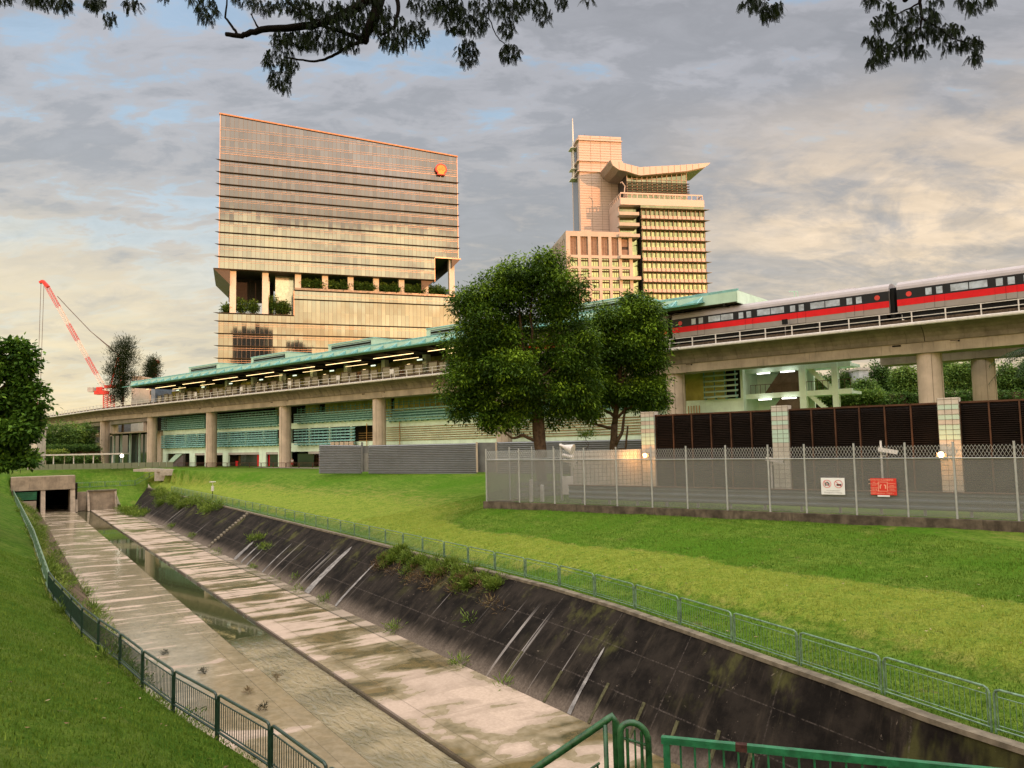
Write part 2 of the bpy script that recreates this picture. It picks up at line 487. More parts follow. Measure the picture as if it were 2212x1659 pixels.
def canal_vec(m, a, b, c=1.0):
    g = m.n('ShaderNodeNewGeometry').outputs['Position']
    def dot(v):
        n = m.n('ShaderNodeVectorMath', operation='DOT_PRODUCT'); m.l(g, n.inputs[0]); n.inputs[1].default_value = v
        return n.outputs['Value']
    sv, ov, zv = dot((-0.549, 0.836, 0)), dot((0.836, 0.549, 0)), dot((0, 0, 1))
    cb = m.n('ShaderNodeCombineXYZ')
    m.l(m.math('MULTIPLY', sv, a), cb.inputs[0]); m.l(m.math('MULTIPLY', ov, b), cb.inputs[1]); m.l(m.math('MULTIPLY', zv, c), cb.inputs[2])
    return cb.outputs[0], sv, ov, zv
def grass_material():
    m = MT('grass_ground')
    p = m.coord('Position')
    big = m.noise(p, 0.16, 4, 0.6)
    med = m.noise(m.coord('Position', sc=(1, 1, 1)), 1.3, 6, 0.7)
    fine = m.noise(p, 16, 6, 0.75)
    bench = m.attr('bench').outputs['Fac']
    ov = canal_vec(m, 1, 1, 1)[2]
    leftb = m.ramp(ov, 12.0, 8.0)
    med2 = m.noise(canal_vec(m, 0.25, 2.2, 0.3)[0], 1.1, 5, 0.65, 0.3)      # mower passes run along the bank
    tuft = m.noise(p, 4.2, 5, 0.7, 0.5)
    green = m.mix(m.ramp(med, 0.32, 0.68), (0.062, 0.130, 0.011), (0.145, 0.225, 0.028))
    green = m.mix(m.math('MULTIPLY', m.ramp(med2, 0.40, 0.62), 0.5), green, (0.180, 0.245, 0.038))
    green = m.mix(m.ramp(big, 0.42, 0.64), green, (0.080, 0.178, 0.012))
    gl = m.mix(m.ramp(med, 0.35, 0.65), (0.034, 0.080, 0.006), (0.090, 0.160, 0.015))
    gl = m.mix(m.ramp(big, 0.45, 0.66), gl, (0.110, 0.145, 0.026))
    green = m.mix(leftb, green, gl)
    yel = m.mix(m.ramp(med, 0.35, 0.62), (0.185, 0.255, 0.032), (0.27, 0.305, 0.050))
    edge = m.math('MULTIPLY', m.ramp(bench, 0.02, 0.4), m.ramp(bench, 0.95, 0.5))
    bw = m.math('ADD', bench, m.math('MULTIPLY', m.math('SUBTRACT', m.math('ADD', m.math('MULTIPLY', med, .5), m.math('MULTIPLY', med2, .5)), 0.5), 1.9), clamp=True)
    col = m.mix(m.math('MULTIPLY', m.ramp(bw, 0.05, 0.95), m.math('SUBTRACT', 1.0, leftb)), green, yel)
    dry = m.ramp(m.noise(m.coord('Position', sc=(1, 1, 1), loc=(13, 4, 0)), 0.33, 6, 0.72, 0.8), 0.58, 0.70)
    col = m.mix(m.math('MULTIPLY', m.math('ADD', m.math('MULTIPLY', dry, 0.7), m.math('MULTIPLY', edge, m.ramp(med, 0.42, 0.66)), clamp=True), 0.50), col, (0.30, 0.23, 0.08))
    col = m.mix(m.ramp(tuft, 0.48, 0.64, 0.0, 0.65), col, (0.035, 0.095, 0.006))
    soil = m.math('MULTIPLY', m.ramp(m.noise(m.coord('Position', loc=(3, 9, 1)), 0.55, 7, 0.78, 0.6), 0.61, 0.68), 0.75)
    col = m.mix(soil, col, (0.17, 0.12, 0.06))
    col = m.mix(m.ramp(fine, 0.38, 0.66, 0.0, 0.60), col, (0.035, 0.075, 0.008))
    m.color(col)
    m.rough(0.85); m.b.inputs['Specular IOR Level'].default_value = 0.03
    m.bump(m.math('ADD', m.math('MULTIPLY', fine, 1.0), m.math('MULTIPLY', med, 1.4)), 0.9, 0.09)
    return m.mat
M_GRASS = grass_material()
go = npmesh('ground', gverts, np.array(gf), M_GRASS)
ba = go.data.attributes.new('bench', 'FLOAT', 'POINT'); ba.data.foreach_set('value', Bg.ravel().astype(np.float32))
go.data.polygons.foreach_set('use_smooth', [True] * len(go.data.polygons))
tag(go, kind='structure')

# grass blades on the slopes near the camera
def blades(name, n, smin, smax, side, dmax, seed, hh, wd):
    rng = np.random.default_rng(seed)
    s = smin + (smax - smin) * rng.random(n) ** 1.5
    d = dmax * rng.random(n) - (0.22 if side < 0 else -0.02)
    o = np.where(side > 0, np_interp(s, OR) + d, np_interp(s, OL) - d)
    X, Y, z, b = height(s, o)
    z = np.where(d < 0, -7.3, z)
    h = hh * (0.5 + rng.random(n)); a = rng.random(n) * 6.283; lean = h * (rng.random(n) - 0.2) * 0.9
    b2 = rng.random(n) * 6.283
    w = wd * (0.6 + 0.8 * rng.random(n))
    v = np.empty((n, 3, 3))
    v[:, 0] = np.stack([X - w * np.cos(a), Y - w * np.sin(a), z - 0.01], 1)
    v[:, 1] = np.stack([X + w * np.cos(a), Y + w * np.sin(a), z - 0.01], 1)
    v[:, 2] = np.stack([X + lean * np.cos(b2), Y + lean * np.sin(b2), z + h], 1)
    tone = np.clip(b * 0.75 + 0.25 * rng.random(n) + (0.16 if side < 0 else .24) * (np.sin(X * 1.1 + 2 * np.sin(Y * .7)) * np.sin(Y * 1.3 + X * .4) > 0.1) * rng.random(n), 0, 1)
    return npmesh(name, v.reshape(-1, 3), np.arange(n * 3).reshape(-1, 3), M_BLADE, attr=tone)
mb_ = MT('grass_blade')
tn = mb_.attr('tone').outputs['Fac']
mb_.color(mb_.mix(tn, (0.045, 0.112, 0.008), (0.28, 0.325, 0.05)))
mb_.rough(0.7); mb_.b.inputs['Specular IOR Level'].default_value = 0.08
M_BLADE = mb_.mat
tag(blades('grass', 150000, 6, 62, -1, 13, 3, 0.075, 0.014), 'short green grass on the left bank of the canal', 'grass', kind='stuff')
tag(blades('grass', 150000, 3, 62, 1, 17, 4, 0.075, 0.015), 'short mown grass on the right bank of the canal', 'grass', kind='stuff')

# ================================================================== CANAL
def floor_material():
    m = MT('wet_concrete')
    v2, sv, ov, zv = canal_vec(m, 1.0, 1.0, 0)
    nearm = m.ramp(sv, 55.0, 22.0)
    # puddles lie across the slope of the slab: long across, short along; bigger and rounder close by
    fa_ = m.noise(canal_vec(m, 1.15, 0.17, 0)[0], 0.62, 4, 0.55, 0.8)
    ne_ = m.noise(canal_vec(m, 0.62, 0.24, 0)[0], 0.62, 3, 0.45, 0.6)
    bands = m.math('ADD', m.math('MULTIPLY', fa_, m.math('SUBTRACT', 1.0, nearm)), m.math('MULTIPLY', ne_, nearm))
    blot = m.noise(v2, 0.42, 4, 0.5, 0.5)
    rag = m.noise(v2, 2.6, 5, 0.65, 0.4)
    fine = m.noise(v2, 7.0, 6, 0.7)
    leftw = m.ramp(ov, 12.0, 10.0)
    mask = m.math('ADD', m.math('ADD', m.math('MULTIPLY', bands, 0.72), m.math('MULTIPLY', blot, 0.28)), m.math('MULTIPLY', m.math('SUBTRACT', rag, 0.5), 0.035))
    mask = m.math('ADD', mask, m.math('MULTIPLY', m.math('MULTIPLY', leftw, 0.050), m.math('SUBTRACT', 1.0, m.math('MULTIPLY', nearm, 0.55)))); mask = m.math('ADD', mask, m.math('MULTIPLY', nearm, 0.038))
    mask = m.math('SUBTRACT', mask, m.math('MULTIPLY', m.ramp(m.math('ABSOLUTE', m.math('SUBTRACT', ov, 13.4)), 0.7, 0.1), 0.03))
    wet = m.ramp(mask, 0.490, 0.500)
    deep = m.ramp(mask, 0.50, 0.58)
    film = m.ramp(mask, 0.44, 0.488)
    slab = m.n('ShaderNodeTexWhiteNoise', noise_dimensions='2D')
    cb = m.n('ShaderNodeCombineXYZ'); m.l(m.math('FLOOR', m.math('MULTIPLY', sv, 0.2)), cb.inputs[0]); m.l(m.math('FLOOR', m.math('MULTIPLY', ov, 0.31)), cb.inputs[1]); m.l(cb.outputs[0], slab.inputs['Vector'])
    dry = m.mix(m.ramp(fine, 0.3, 0.7), (0.38, 0.285, 0.215), (0.50, 0.385, 0.30))
    dry = m.mix(m.math('MULTIPLY', slab.outputs['Value'], 0.28), dry, (0.25, 0.19, 0.15))
    dry = m.mix(m.ramp(m.noise(v2, 1.1, 6, 0.7, 0.4), 0.50, 0.72, 0.0, 0.45), dry, (0.24, 0.18, 0.13))
    thin = m.mix(m.ramp(rag, 0.35, 0.65), (0.22, 0.175, 0.105), (0.31, 0.25, 0.165))
    silt = m.mix(m.ramp(m.noise(v2, 0.9, 6, 0.7, 0.8), 0.38, 0.62), (0.145, 0.105, 0.045), (0.065, 0.058, 0.028))
    wetc = m.mix(m.math('MULTIPLY', deep, m.math('SUBTRACT', 1.0, m.math('MULTIPLY', leftw, 0.65))), thin, silt)
    col = m.mix(m.math('MULTIPLY', film, 0.45), dry, (0.24, 0.18, 0.13))
    col = m.mix(wet, col, wetc)
    j1 = m.math('LESS_THAN', m.math('ABSOLUTE', m.math('SUBTRACT', m.math('FRACT', m.math('MULTIPLY', sv, 0.2)), 0.5)), 0.0025)
    j2 = m.math('LESS_THAN', m.math('ABSOLUTE', m.math('SUBTRACT', ov, 14.0)), 0.02)
    j3 = m.math('LESS_THAN', m.math('ABSOLUTE', m.math('SUBTRACT', ov, 9.6)), 0.02)
    j4 = m.math('LESS_THAN', m.math('ABSOLUTE', m.math('SUBTRACT', ov, 13.05)), 0.07)
    col = m.mix(m.math('MULTIPLY', m.math('MAXIMUM', j1, m.math('MAXIMUM', j2, j3)), m.ramp(fine, 0.3, 0.6, 0.25, 0.7)), col, (0.09, 0.07, 0.045))
    col = m.mix(m.math('MULTIPLY', j4, 0.75), col, (0.06, 0.045, 0.035))
    sp = m.ramp(m.noise(v2, 9.0, 3, 0.6), 0.70, 0.74)
    col = m.mix(m.math('MULTIPLY', sp, 0.7), col, (0.07, 0.05, 0.03))
    toe = m.math('MULTIPLY', m.ramp(ov, 17.55, 17.75), m.ramp(fine, 0.3, 0.6, 0.5, 1.0))
    col = m.mix(m.math('MULTIPLY', toe, m.ramp(sv, 28.0, 55.0, 0.0, 0.75)), col, (0.20, 0.165, 0.125))
    col = m.mix(m.math('MULTIPLY', m.math('LESS_THAN', m.math('ABSOLUTE', m.math('SUBTRACT', m.math('ADD', ov, m.math('MULTIPLY', rag, 0.12)), 17.68)), 0.06), m.ramp(sv, 25.0, 50.0, 0.0, 0.8)), col, (0.03, 0.028, 0.015))
    m.color(col)
    m.rough(m.math('MULTIPLY_ADD', wet, -0.42, m.ramp(fine, 0.2, 0.8, 0.50, 0.66)))
    m.setin(m.b.inputs['Specular IOR Level'], m.math('MULTIPLY_ADD', wet, 0.30, 0.15))
    rip = m.noise(canal_vec(m, 3.0, 6.0, 0)[0], 1.6, 3, 0.6, 0.6)
    m.bump(m.math('ADD', m.math('MULTIPLY', m.math('MULTIPLY', m.math('SUBTRACT', 1.0, wet), fine), 0.25), m.math('MULTIPLY', m.math('MULTIPLY', rip, wet), 0.16)), 0.30, 0.05)
    return m.mat
M_FLOOR = floor_material()
prof = [(4.6, -10.42), (5.2, -10.5), (7, -10.51), (10.42, -10.56), (10.5, -10.6), (10.52, -10.98), (12.98, -10.98), (13.0, -10.53), (15, -10.51), (18.5, -10.5), (18.9, -10.42)]
fl = MB()
ss = list(np.arange(-24, 190, 2.0))
for i in range(len(prof) - 1):
    fl.sweep([prof[i], prof[i + 1]], lambda t, o, z: C(t, o, z), ss, closed=False)
fo = fl.obj('canal_floor', M_FLOOR, recalc=False); tag(fo, kind='structure')
def water_material():
    m = MT('canal_water')
    v, sv, ov, zv = canal_vec(m, 1.0, 1.0, 0)
    near = m.ramp(sv, 46.0, 43.0)
    rip = m.noise(canal_vec(m, 0.9, 2.4, 0)[0], 1.3, 3, 0.5, 1.0)
    m.color(m.mix(near, (0.045, 0.052, 0.022), m.mix(m.ramp(m.noise(v, 0.35, 4, 0.6), 0.4, 0.6), (0.27, 0.22, 0.13), (0.17, 0.145, 0.085))))
    m.rough(m.ramp(near, 0, 1, 0.03, 0.05))
    m.b.inputs['Specular IOR Level'].default_value = 0.8
    calm = m.ramp(sv, 18.0, 27.0)
    m.bump(m.math('MULTIPLY', rip, m.math('ADD', 0.006, m.math('MULTIPLY', m.math('MULTIPLY', near, calm), 1.0))), 0.8, 0.14)
    return m.mat
M_WATER = water_material()
wm = MB()
for a in range(-24, 188, 2):
    wm.add([C(a, 10.53, -10.66), C(a, 12.97, -10.66), C(a + 2, 12.97, -10.66), C(a + 2, 10.53, -10.66)], [(0, 1, 2, 3)])
tag(wm.obj('canal_water', M_WATER, recalc=False), kind='structure')

def wall_material():
    m = MT('stained_canal_wall')
    v, sv, ov, zv = canal_vec(m, 1.0, 0.0, 0.16)
    st = m.noise(v, 1.5, 7, 0.7)
    st2 = m.noise(v, 5.5, 5, 0.7)
    v2 = canal_vec(m, 1, 1, 1)[0]
    bl = m.noise(v2, 0.8, 6, 0.65)
    fine = m.noise(v2, 9, 6, 0.7)
    near = m.ramp(sv, 60.0, 25.0)
    dark = m.mix(m.ramp(bl, 0.35, 0.65), (0.008, 0.0065, 0.0055), (0.024, 0.019, 0.015))
    col = m.mix(m.math('MULTIPLY', m.ramp(st, 0.52, 0.74), 0.6), dark, (0.070, 0.054, 0.038))
    col = m.mix(m.math('MULTIPLY', m.ramp(st2, 0.60, 0.74), 0.30), col, (0.19, 0.16, 0.125))
    # seepage: narrow pale streaks
    sw = m.noise(canal_vec(m, 1.0, 0.0, 0.02)[0], 0.9, 3, 0.9)
    col = m.mix(m.math('MULTIPLY', m.math('MULTIPLY', m.ramp(sw, 0.63, 0.66), m.ramp(zv, -7.5, -8.8)), m.ramp(st2, 0.35, 0.55, 0.45, 0.9)), col, (0.30, 0.27, 0.25))
    # the foot of the slope is scoured paler
    foot = m.ramp(m.math('ADD', zv, m.math('MULTIPLY', m.math('SUBTRACT', st, 0.5), 1.1)), -9.7, -10.45)
    col = m.mix(m.math('MULTIPLY', foot, 0.62), col, m.mix(m.ramp(fine, 0.3, 0.7), (0.13, 0.10, 0.078), (0.24, 0.19, 0.15)))
    spots = m.ramp(m.noise(v2, 3.3, 5, 0.8, 0.5), 0.64, 0.69)
    col = m.mix(m.math('MULTIPLY', spots, 0.55), col, (0.25, 0.20, 0.155))
    mossy = m.ramp(m.noise(canal_vec(m, 1, 1, .3)[0], 0.4, 5, 0.7), 0.53, 0.66)
    col = m.mix(m.math('MULTIPLY', m.math('MULTIPLY', mossy, m.ramp(zv, -9.4, -8.0)), 0.45), col, (0.10, 0.10, 0.028))
    jh = m.math('LESS_THAN', m.math('ABSOLUTE', m.math('ADD', zv, 9.35)), 0.022)
    jh2 = m.math('LESS_THAN', m.math('ABSOLUTE', m.math('ADD', zv, 8.15)), 0.016)
    jv = m.math('LESS_THAN', m.math('ABSOLUTE', m.math('SUBTRACT', m.math('FRACT', m.math('MULTIPLY', sv, 0.22)), 0.5)), 0.006)
    col = m.mix(m.math('MULTIPLY', m.math('MAXIMUM', jh, m.math('MAXIMUM', jh2, jv)), m.ramp(fine, 0.40, 0.65, 0.0, 0.45)), col, (0.13, 0.105, 0.09))
    m.color(col); m.rough(0.82)
    m.b.inputs['Specular IOR Level'].default_value = 0.06
    m.bump(m.math('ADD', m.math('MULTIPLY', fine, 0.5), bl), 0.5, 0.06)
    return m.mat
M_WALL = wall_material()
M_COPE = simple('coping_concrete', (0.155, 0.13, 0.095), 0.85, var=0.35, scale=2.2, bump=0.5)
M_CONC = simple('weathered_concrete', (0.30, 0.235, 0.175), 0.85, var=0.25, scale=0.8, bump=0.3, streak=0.55)
# right wall
rw = MB()
sr = list(np.arange(-24, 165, 1.0))
def rwall(s, q, z):
    oo = 18.5 + (interp(s, OR) - 0.25 - 18.5) * q
    return C(s, oo, -10.5 + 3.42 * (q ** 0.92))
qs = [i / 12 for i in range(13)]
rw.sweep([(q, 0) for q in qs], rwall, sr, closed=False)
right_wall = thing('canal_wall', 'long sloping canal wall stained black, below the lawn on the right bank', 'wall', C(20, 19, -10.5))
rw.obj('slope', M_WALL, right_wall, smooth=True, recalc=False)
cp = MB()
cp.sweep([(-0.30, -7.10), (0.06, -7.10), (0.06, -6.97), (-0.30, -6.97)], lambda s, o, z: C(s, interp(s, OR) + o, z), sr)
cp.obj('coping', M_COPE, right_wall)
ap = MB()
for k, s in enumerate([14.2, 16.2, 17.6, 19.4, 21.2, 23.4, 26.3, 29.5]):
    z1 = 0.28 + 0.03 * (k % 3)
    a = rwall(s, 0.0, 0); b = rwall(s, z1, 0)
    ap.bar(a + Vector((0, 0, 0.02)), b + Vector((0, 0, 0.02)), 0.14, 0.05)
ap.obj('weep_drain', simple('algae_concrete', (0.075, 0.07, 0.035), 0.8, var=0.5, scale=5, bump=0.4), right_wall)
M_SPILL = simple('pale_lime_deposit', (0.20, 0.185, 0.175), 0.8, var=0.45, scale=3.0, streak=0.5)
for k, (s0, w_, q1) in enumerate(((55.9, 1.0, .86), (50.0, .35, .72), (67.5, .30, .62), (77.0, 1.1, .42), (74.6, .5, .40), (72.6, .35, .36), (24.6, .22, .62))):
    m_ = MB(); vs = []; rg = random.Random(k)
    for j in range(13):
        q = q1 * j / 12; e = w_ * .5 * (1 - .55 * (j / 12) ** 2) * rg.uniform(.8, 1.1) * (0.12 if j == 12 else 1)
        for sg_ in (-1, 1):
            p = rwall(s0 + sg_ * e + q * .2, q, 0); vs.append(p + Vector((-.836 * .02, -.549 * .02, .03)))
    m_.add(vs, [(2 * j, 2 * j + 1, 2 * j + 3, 2 * j + 2) for j in range(12)])
    m_.obj('lime_deposit', M_SPILL, right_wall, recalc=False)
st = MB()
for k in range(14):
    q0, q1 = k / 14, (k + 0.5) / 14
    a0, b0 = rwall(88, q0, 0), rwall(88.9, q0, 0); a1, b1 = rwall(88, q1, 0), rwall(88.9, q1, 0)
    u = Vector((0, 0, 0.16))
    st.hexa([a0, b0, b1, a1, a0 + u, b0 + u, b1 + u, a1 + u])
st.obj('steps', M_COPE, right_wall)
# left wall
lw = MB()
def lwall(s, q, z):
    l = interp(s, OL) - 0.05
    return C(s, l + (5.2 - l) * q, -7.32 - 3.18 * q)
lw.sweep([(q, 0) for q in qs], lwall, list(np.arange(-24, 165, 1.0)), closed=False)
left_wall = thing('canal_wall', 'sloping canal wall patched with grass and moss, below the left bank railing', 'wall', C(40, 3, -10.5))
def lwall_mat():
    m = MT('mossy_canal_wall')
    v, sv, ov, zv = canal_vec(m, 1.0, 0.0, 0.3)
    v2 = canal_vec(m, 1, 1, 1)[0]
    a = m.noise(v, 0.9, 6, 0.7, 0.4); fine = m.noise(v2, 7, 6, 0.7)
    con = m.mix(m.ramp(a, 0.35, 0.65), (0.075, 0.055, 0.038), (0.17, 0.125, 0.085))
    moss = m.mix(m.ramp(fine, 0.35, 0.65), (0.07, 0.085, 0.018), (0.20, 0.20, 0.05))
    k = m.ramp(m.math('ADD', zv, m.math('MULTIPLY', m.math('SUBTRACT', m.noise(v2, 0.7, 5, 0.7), 0.5), 3.5)), -9.3, -8.4)
    m.color(m.mix(k, con, moss)); m.rough(0.9); m.bump(fine, 0.6, 0.08)
    m.b.inputs['Specular IOR Level'].default_value = 0.04
    return m.mat
lw.obj('slope', lwall_mat(), left_wall, smooth=True, recalc=False)
# culvert at the far end
M_VOID = simple('dark_tunnel', (0.02, 0.016, 0.012), 0.9)
cul = thing('culvert', 'concrete culvert mouth with deep header beam and dark openings at the canal end', 'culvert', C(164, 6, -10.5))
c_ = MB(); FC = lambda a, b, z: C(a, b, z)
c_.box(FC, 160.6, 164.9, 0.7, 10.5, -6.5, -4.1)
c_.obj('header_beam', M_CONC, cul)
c_ = MB()
for o0, o1 in ((0.6, 1.3), (5.2, 5.9), (9.75, 10.5)):
    c_.hexa([C(158.6 if o0 > 5 else 161, o0, -10.6), C(158.6 if o0 > 5 else 161, o1, -10.6), C(166, o1, -10.6), C(166, o0, -10.6),
             C(160.8, o0, -6.5), C(160.8, o1, -6.5), C(166, o1, -6.5), C(166, o0, -6.5)])
c_.obj('pier', M_CONC, cul)
c_ = MB()
c_.box(FC, 186, 187, -1, 14, -11, -4.5)
c_.box(FC, 161, 186, 0.2, 0.6, -11, -5.5); c_.box(FC, 161, 186, 10.5, 10.9, -11, -5.5)
c_.box(FC, 164.9, 186.5, 0.6, 10.5, -6.6, -6.3)
c_.obj('tunnel_lining', M_VOID, cul)
c_ = MB()
c_.box(FC, 157.5, 158, 0.4, 4.5, -10.6, -8.2)
c_.obj('side_wall', M_CONC, cul)
M_GREENP = simple('green_sheet', (0.012, 0.11, 0.045), 0.5, var=0.3)
c_ = MB()
c_.box(FC, 160.2, 160.3, 1.3, 4.6, -8.1, -6.75)
for k in range(4):
    c_.box(FC, 160.1, 160.2, 1.3, 4.6, -8.05 + k * .4, -8.0 + k * .4)
c_.obj('green_screen', M_GREENP, cul)
wing = thing('retaining_wall', 'low stained retaining wall in the slope just right of the culvert mouth', 'wall', C(164, 14, -10.5))
c_ = MB()
c_.box(FC, 162.2, 163.0, 10.6, 12.4, -10.6, -7.2); c_.box(FC, 162.0, 162.7, 12.9, 17.0, -10.6, -7.15)
for o in (10.6, 12.5, 17.0):
    c_.hexa([C(159.5, o, -10.6), C(159.5, o + .35, -10.6), C(163, o + .35, -10.6), C(163, o, -10.6), C(162, o, -7), C(162, o + .35, -7), C(163, o + .35, -7), C(163, o, -7)])
c_.obj('stone_face', M_CONC, wing)
c_ = MB(); c_.box(FC, 161.7, 163.1, 12.6, 17.4, -7.15, -6.95); c_.obj('capping', M_COPE, wing)
# earth bank filling the corner right of the retaining wall
c_ = MB()
bk = []
for i in range(9):
    for j in range(13):
        o = 17.3 + 5.7 * i / 8; s = 149 + 15 * j / 12
        bk.append(C(s, o, -10.5 + 3.35 * (j / 12) ** 1.2 + 0.05 * math.sin(i * 2.1 + j * 1.7)))
c_.add(bk, [(i * 13 + j, i * 13 + j + 1, (i + 1) * 13 + j + 1, (i + 1) * 13 + j) for i in range(8) for j in range(12)])
eb = c_.obj('earth_bank', M_GRASS, smooth=True); tag(eb, kind='structure')
# gravel and concrete apron under the footbridge, far end
M_GRAVEL = simple('loose_gravel', (0.17, 0.15, 0.13), 0.95, var=0.5, scale=2.5, bump=0.8)
def drape(name, pts, mat, dz=0.06, n=10):
    """a patch laid on the ground between four plan corners"""
    P = [Vector((p[0], p[1], 0)) for p in pts]
    vs = []
    for i in range(n + 1):
        for j in range(n + 1):
            a = P[0].lerp(P[1], i / n); b = P[3].lerp(P[2], i / n); q = a.lerp(b, j / n)
            s = -0.549 * q.x + 0.836 * q.y; o = 0.836 * q.x + 0.549 * q.y
            X, Y, z, _ = height(np.array([s]), np.array([o]))
            vs.append(Vector((q.x, q.y, float(z[0]) + dz)))
    m = MB(); m.add(vs, [(i * (n + 1) + j, (i + 1) * (n + 1) + j, (i + 1) * (n + 1) + j + 1, i * (n + 1) + j + 1) for i in range(n) for j in range(n)])
    o = m.obj(name, mat, recalc=False); return tag(o, kind='structure')
def HZ(X, Y):
    s = -0.549 * X + 0.836 * Y; o = 0.836 * X + 0.549 * Y
    return float(height(np.array([s]), np.array([o]))[2][0])
def GH(x, y):                          # where the line of sight through (x, y) meets the ground
    d = ray(x, y); d = d / d.y
    Ys = np.linspace(5, 260, 5101)
    X = d.x * Ys; s = -0.549 * X + 0.836 * Ys; o = 0.836 * X + 0.549 * Ys
    h = height(s, o)[2]
    k = np.argmax(h > d.z * Ys)
    return Vector((X[k], Ys[k], h[k]))
def px(x, y, z=None):
    g = GH(x, y); return (g.x, g.y)
# dry pavement strip in front of the station
M_PAVE = simple('pavement_slabs', (0.36, 0.31, 0.26), 0.8, var=0.15, scale=2)
# ================================================================== RAILINGS
M_RAILG = simple('green_railing_paint', (0.125, 0.205, 0.135), 0.33, metal=0.15, var=0.45, scale=6)
M_RAILD = simple('dark_green_railing_paint', (0.014, 0.035, 0.022), 0.4, var=0.4, scale=6)
M_FGREEN = simple('bright_green_rail_paint', (0.012, 0.125, 0.05), 0.45, var=0.35, scale=9, bump=0.2)
M_FDARK = simple('bottle_green_tube_paint', (0.018, 0.075, 0.026), 0.32, var=0.5, scale=12, bump=0.15)
def child(o, p):
    # world-space mesh under a part whose own matrices cancel out
    o.parent = p; o.matrix_parent_inverse = Matrix.Identity(4)
    return o
def rail_panel(parent, A, B, h, r, mat, gap=0.06, bar_step=0.15, thin=0.008, bars=True, rs=8, name='railing_panel', low=0.10):
    """hooped frame standing between A and B with thin uprights"""
    A, B = Vector(A), Vector(B); d = (B - A); ln = d.length; u = d / ln
    gap += .05
    a = A + u * gap / 2; b = B - u * gap / 2; Z = Vector((0, 0, 1)); c = 0.13
    m = MB()
    pts = [a - Z * 0.12, a + Z * (h - c), a + Z * (h - c * 0.3) + u * c * 0.3, a + Z * h + u * c, b + Z * h - u * c, b + Z * (h - c * 0.3) - u * c * 0.3, b + Z * (h - c), b - Z * 0.12]
    m.tube(pts, r, rs)
    e = 0.07
    m.tube([a + Z * (h - 0.17) + u * e, b + Z * (h - 0.17) - u * e], r * 0.5, 6)
    m.tube([a + Z * (low + 0.09) + u * e, b + Z * (low + 0.09) - u * e], r * 0.5, 6)
    m.tube([a + Z * low, b + Z * low], r * 0.85, 6)
    m.tube([a + Z * low + u * e, a + Z * (h - 0.02) + u * e], r * 0.55, 6)
    m.tube([b + Z * low - u * e, b + Z * (h - 0.02) - u * e], r * 0.55, 6)
    f = m.obj(name, mat, parent, smooth=False)
    if bars:
        m = MB(); k = int((ln - 0.2) / bar_step)
        for i in range(1, k + 1):
            p = a + u * (0.07 + (ln - gap - 0.14) * i / (k + 1))
            m.tube([p + Z * (low + 0.09), p + Z * (h - 0.17)], thin, 4, cap=False)
        child(m.obj('uprights', mat), f)
    return f
rr = thing('canal_railing', 'long light green railing of hooped panels along the top of the right canal wall', 'railing', C(20, 21, -7))
sp = [3.4 + 3.05 * i for i in range(46)]
for i in range(len(sp) - 1):
    A = C(sp[i], interp(sp[i], OR) + 0.22, -7.0); B = C(sp[i + 1], interp(sp[i + 1], OR) + 0.22, -7.0)
    far = sp[i] > 70
    rail_panel(rr, A, B, 1.02, 0.028 if not far else 0.034, M_RAILG, bar_step=0.15 if not far else 0.3, thin=0.0075 if sp[i] < 40 else 0.011, rs=8 if not far else 5)
rl = thing('canal_railing', 'dark green railing half sunk in the grass along the left canal bank', 'railing', C(25, 4, -7.3))
sp = [12.2 + 3.0 * i for i in range(52)]
for i in range(len(sp) - 1):
    A = C(sp[i], interp(sp[i], OL) + 0.12, -7.3); B = C(sp[i + 1], interp(sp[i + 1], OL) + 0.12, -7.3)
    far = sp[i] > 46
    rail_panel(rl, A, B, 1.05, 0.036 if not far else 0.045, M_RAILD, bar_step=0.14 if not far else 0.3, thin=0.011 if sp[i] < 40 else 0.015, rs=8 if not far else 5, low=0.12) if not far else \
    rail_panel(rl, A, B, 1.05, 0.042, M_RAILG, bar_step=0.3, thin=0.014, rs=5, low=0.12)
r3 = thing('railing', 'thin pale green railing on the grass behind the culvert retaining wall', 'railing', C(170, 15, -6))
for i in range(6):
    a, b = 10.8 + 2.6 * i, 10.8 + 2.6 * (i + 1)
    za, zb = float(height(np.array([168.0]), np.array([a]))[2][0]), float(height(np.array([168.0]), np.array([b]))[2][0])
    rail_panel(r3, C(168, a, za), C(168, b, zb), 1.0, 0.035, M_RAILG, bar_step=0.35, thin=0.012, rs=5)

# ---- foreground: stair handrail, hoop and bridge rail
M_DECK = simple('bridge_concrete', (0.28, 0.25, 0.21), 0.85, var=0.2)
def FB(a, b, z): return Vector((a, b, z))
Zf = -3.62
P0 = AT(1316, 1549, 6.6)
hs = thing('stair_handrail', 'bottle green tube handrail sloping down to the left, nearest the camera', 'railing', (P0.x, P0.y, Zf))
m = MB()
top = AT(1322, 1548, 6.6); low = AT(1140, 1672, 6.75); low2 = low + (low - top) * 1.1
foot = Vector((AT(1331, 1600, 6.6).x + 0.012, 6.6, Zf))
m.tube([low2, low, top + (low - top).normalized() * 0.07, top + Vector((0, 0, 0.004)), Vector((foot.x - 0.012, 6.6, top.z - 0.045)), foot], 0.031, 12)
m.tube([foot + Vector((-0.09, 0, 0)), Vector((foot.x - 0.10, 6.6, top.z - 0.06))], 0.02, 8)
m.obj('tube_frame', M_FDARK, hs, smooth=True)
m = MB()
dd = (low2 - top); l2 = dd.length; dd = dd / l2
m.tube([top + dd * 0.12 - Vector((0, 0, 0.30)) + dd * 0.02, low2 - Vector((0, 0, 0.30))], 0.011, 6)
